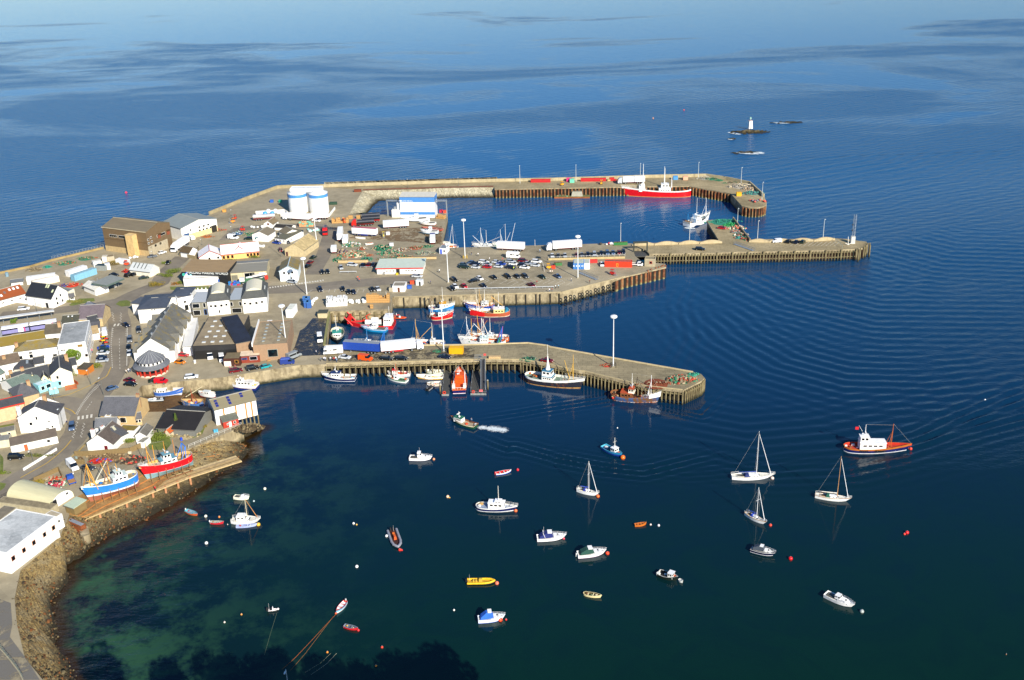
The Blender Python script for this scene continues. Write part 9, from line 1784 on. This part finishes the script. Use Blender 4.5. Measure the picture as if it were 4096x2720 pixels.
# ================================================================ planting
def leafcloud(m,c,rx,ry,rz_,n,s,mat,hole=.0):
    lob=[(Vector((random.gauss(0,.45)*rx,random.gauss(0,.45)*ry,random.gauss(0,.4)*rz_)),random.uniform(.45,.75)) for _ in range(9)]
    for i in range(n):
        lc,lr=random.choice(lob); d=Vector((random.gauss(0,1),random.gauss(0,1),random.gauss(0,1))).normalized()*random.uniform(.75,1.05)*lr
        p=Vector(c)+lc+Vector((d.x*rx,d.y*ry,d.z*rz_)); a=Vector((random.gauss(0,1),random.gauss(0,1),random.gauss(0,1))).normalized(); b=a.orthogonal().normalized(); k=s*random.uniform(.6,1.4)
        m.add([p-a*k,p+b*k*.6,p+a*k,p-b*k*.6],[(0,1,2,3)],mat)
def tree(label,c,x,y,rx,h,mat,n=2600,conic=False,z=G,p=None,grp=None,s=.2):
    o=thing('conifer_tree' if conic else 'broadleaf_tree',label,'tree',p or w(c,x,y,z),0,grp); m=MB(); m.cyl((0,0,-.3),(0,0,h*.55),.28,.14,7,C('#5a4a34',.9)); 
    for k in range(5): q=k*1.3; m.cyl((0,0,h*.3),(rx*.6*math.cos(q),rx*.6*math.sin(q),h*.7),.1,.04,5,C('#5a4a34',.9))
    m.obj('trunk',o); m=MB()
    if conic:
        for i in range(n):
            t=random.random()**1.2; r=rx*(1-t)*random.uniform(.5,1.05); a=random.random()*6.28; p_=Vector((r*math.cos(a),r*math.sin(a),h*(.08+.92*t))); v=Vector((math.cos(a),math.sin(a),-.5))*s*1.3; b=Vector((-math.sin(a),math.cos(a),0))*s*.5
            m.add([p_-b,p_+v,p_+b,p_-v*.3],[(0,1,2,3)],mat)
    else: leafcloud(m,(0,0,h*.62),rx,rx,h*.42,n,s,mat)
    m.obj('crown',o); return o
tree('round bright green tree against the white hotel wall','G',1098,955,2.9,6.6,leaves('#6a8a20','#3a5412'),4200)
tree('dark narrow conifer in front of the black boathouse','N',768,985,1.1,6.0,leaves('#3c5a2c','#1f3418'),2600,True)
tree('small bush tree beside the railway platform','G',203,340,1.0,1.8,leaves('#5a7a2c','#34501c'),600)
def bush(label,c,x,y,rx,ry,h,mat,n=500,name='garden_shrub',s=.14):
    m=MB(); leafcloud(m,(0,0,h*.5),rx,ry,h*.5,n,s,mat); tag(m.obj(name,None,w(c,x,y)),label,'shrub',None)
GL=leaves('#6a7a28','#3e4c1a'); OL=leaves('#9a7a2c','#5a4a1c')
for l,c,x,y,rx,ry,h,mt in (('large green shrub behind the low white wall by the marine centre','B',320,1230,3.2,2.4,2.4,GL),('green shrub left of the marine centre','B',200,1275,2.6,1.6,1.8,GL),('olive shrub bank by the roundabout','B',90,1385,3.4,1.8,1.6,OL),('orange tinted shrub by the marine centre','B',325,1375,1.6,.9,1.2,leaves('#b8502c','#5a4a1c')),('green shrub at the white wall end','B',385,1370,1.2,.9,1.4,GL),('dark scrub patch behind the brown hall corner','A',2090,640,2.2,1.2,.9,GL),('shrub in front of the white hall\'s right end','B',1310,1040,2.2,.7,1.2,GL),('shrub row in front of the white hall','B',960,1075,4.0,.6,.8,GL),('ivy mass on the tall white gabled house','G',1080,1120,1.6,1.0,4.2,leaves('#7a8a2c','#4a5c1c')),('garden shrubs beside the ivy garden tables','G',1410,990,2.2,1.4,1.8,leaves('#8a8a34','#4a4c1c')),('garden flowers in front of the dark roofed cottages','G',620,1170,4.5,.8,1.0,leaves('#9a8a34','#5a5c24')),('garden shrubs below the cottages on the left','G',330,1290,3.6,.8,1.0,leaves('#8a7a34','#4a4c20')),('green shrub between the cottages and the white shed','N',90,1160,2.2,1.2,1.4,GL),('green shrub beside the small white sheds','N',500,1110,3.0,2.2,1.5,GL),('grassy shrub below the orange roofed hut','N',560,1050,2.0,1.2,1.0,leaves('#7a8a34','#4a5a20')),('weedy bank beside the black boathouse end','N',1130,950,1.4,1.6,.9,OL),('hedge along the courtyard wall','M',600,1190,4.5,.6,1.0,leaves('#5a5a2c','#34381c')),('shrub at the lower left courtyard corner','M',45,1440,1.6,.9,1.0,GL),('weeds behind the timber fence of the boatyard','O',520,300,2.4,1.2,.8,OL),('bush beside the railway carriages','G',310,445,3.2,.6,1.0,GL),('olive scrub behind the workshop containers','A',1400,620,3.6,1.2,.8,OL),('scrub on the bank beside the guest house','A',900,1120,5.0,1.2,.7,leaves('#8a8448','#5a5428'))):
    bush(l,c,x,y,rx,ry,h,mt,int(260+rx*ry*110))
# loose stones on the shore
random.seed(11); m=MB(); RM=[C('#6e6246',.9,.2),C('#5e5034',.9,.2),C('#3c3020',.9,.2),C('#6e4420',.9,.2),C('#4a3a22',.9,.2)]
q1=resamp(SH1,120); q2=resamp(SHORE0,120)
for i in range(3200):
    k=random.randrange(8,119); f=random.random(); p=q1[k].lerp(q2[k],f); p=p+Vector((random.gauss(0,.6),random.gauss(0,.6),.05)); s=random.uniform(.08,.30)*(1 if random.random()<.95 else 2.2); vs=[]
    for q in range(5): a=q/5*6.283+random.random(); vs.append((p.x+s*math.cos(a),p.y+s*math.sin(a),p.z-.2))
    for q in range(5): a=q/5*6.283+random.random(); vs.append((p.x+s*.6*math.cos(a),p.y+s*.6*math.sin(a),p.z+s*.6))
    m.add(vs,[(q,(q+1)%5,5+(q+1)%5,5+q) for q in range(5)]+[(5,6,7,8,9)],random.choice(RM))
tag(m.obj('shore_stones'),'loose stones and weed covered boulders scattered over the shore','stones',None,'stuff')
# headland below the picture: its wooded crest throws the shade on the lower water
hd=MB(); gx,gy=36,10; vs=[]
for i in range(gx+1):
    for j in range(gy+1):
        x=-230+460*i/gx; y=20+j*13; d=min(1,j/5)*(1 if j<9 else (.75 if j==9 else 0))*max(0,min(1,(x+110)/40)); h=18*d*(.9+.1*math.sin(i*.9)); 
        if j==gy: h=-3
        vs.append((x,y,h-1))
hd.add(vs,[(i*(gy+1)+j,(i+1)*(gy+1)+j,(i+1)*(gy+1)+j+1,i*(gy+1)+j+1) for i in range(gx) for j in range(gy)],groundmat('heath','#5a6030','#3c4420','#7a6a3a',.1)); struct(hd.obj('hillside'))
random.seed(21); TL=leaves('#5a7024','#33481a'); proto=tree('leafy tree on the headland just below the picture','Z',0,0,4.6,10,TL,2200,False,0,Vector((-68,132,12)),'trees on the near headland',.42)
def ztop(X,Y):
    lo,hi=0,60
    for _ in range(30):
        m_=(lo+hi)/2; v=Vector((X,Y,m_-CZ)); yy=1360-F*v.dot(UP)/v.dot(FW); lo,hi=(m_,hi) if yy>2735 else (lo,m_)
    return lo
for i in range(26):
    x=-63+i*3.0+random.uniform(-2,2); y=random.uniform(128,143); k=random.uniform(.75,1.15)
    if -52<x<-42 or 18<x<26: continue
    o=dup(proto,(x,y,ztop(x,y)-10.6*k-4.4-(0 if i%3 else 2.0)),random.random()*6,None,None); o.scale=[k]*3
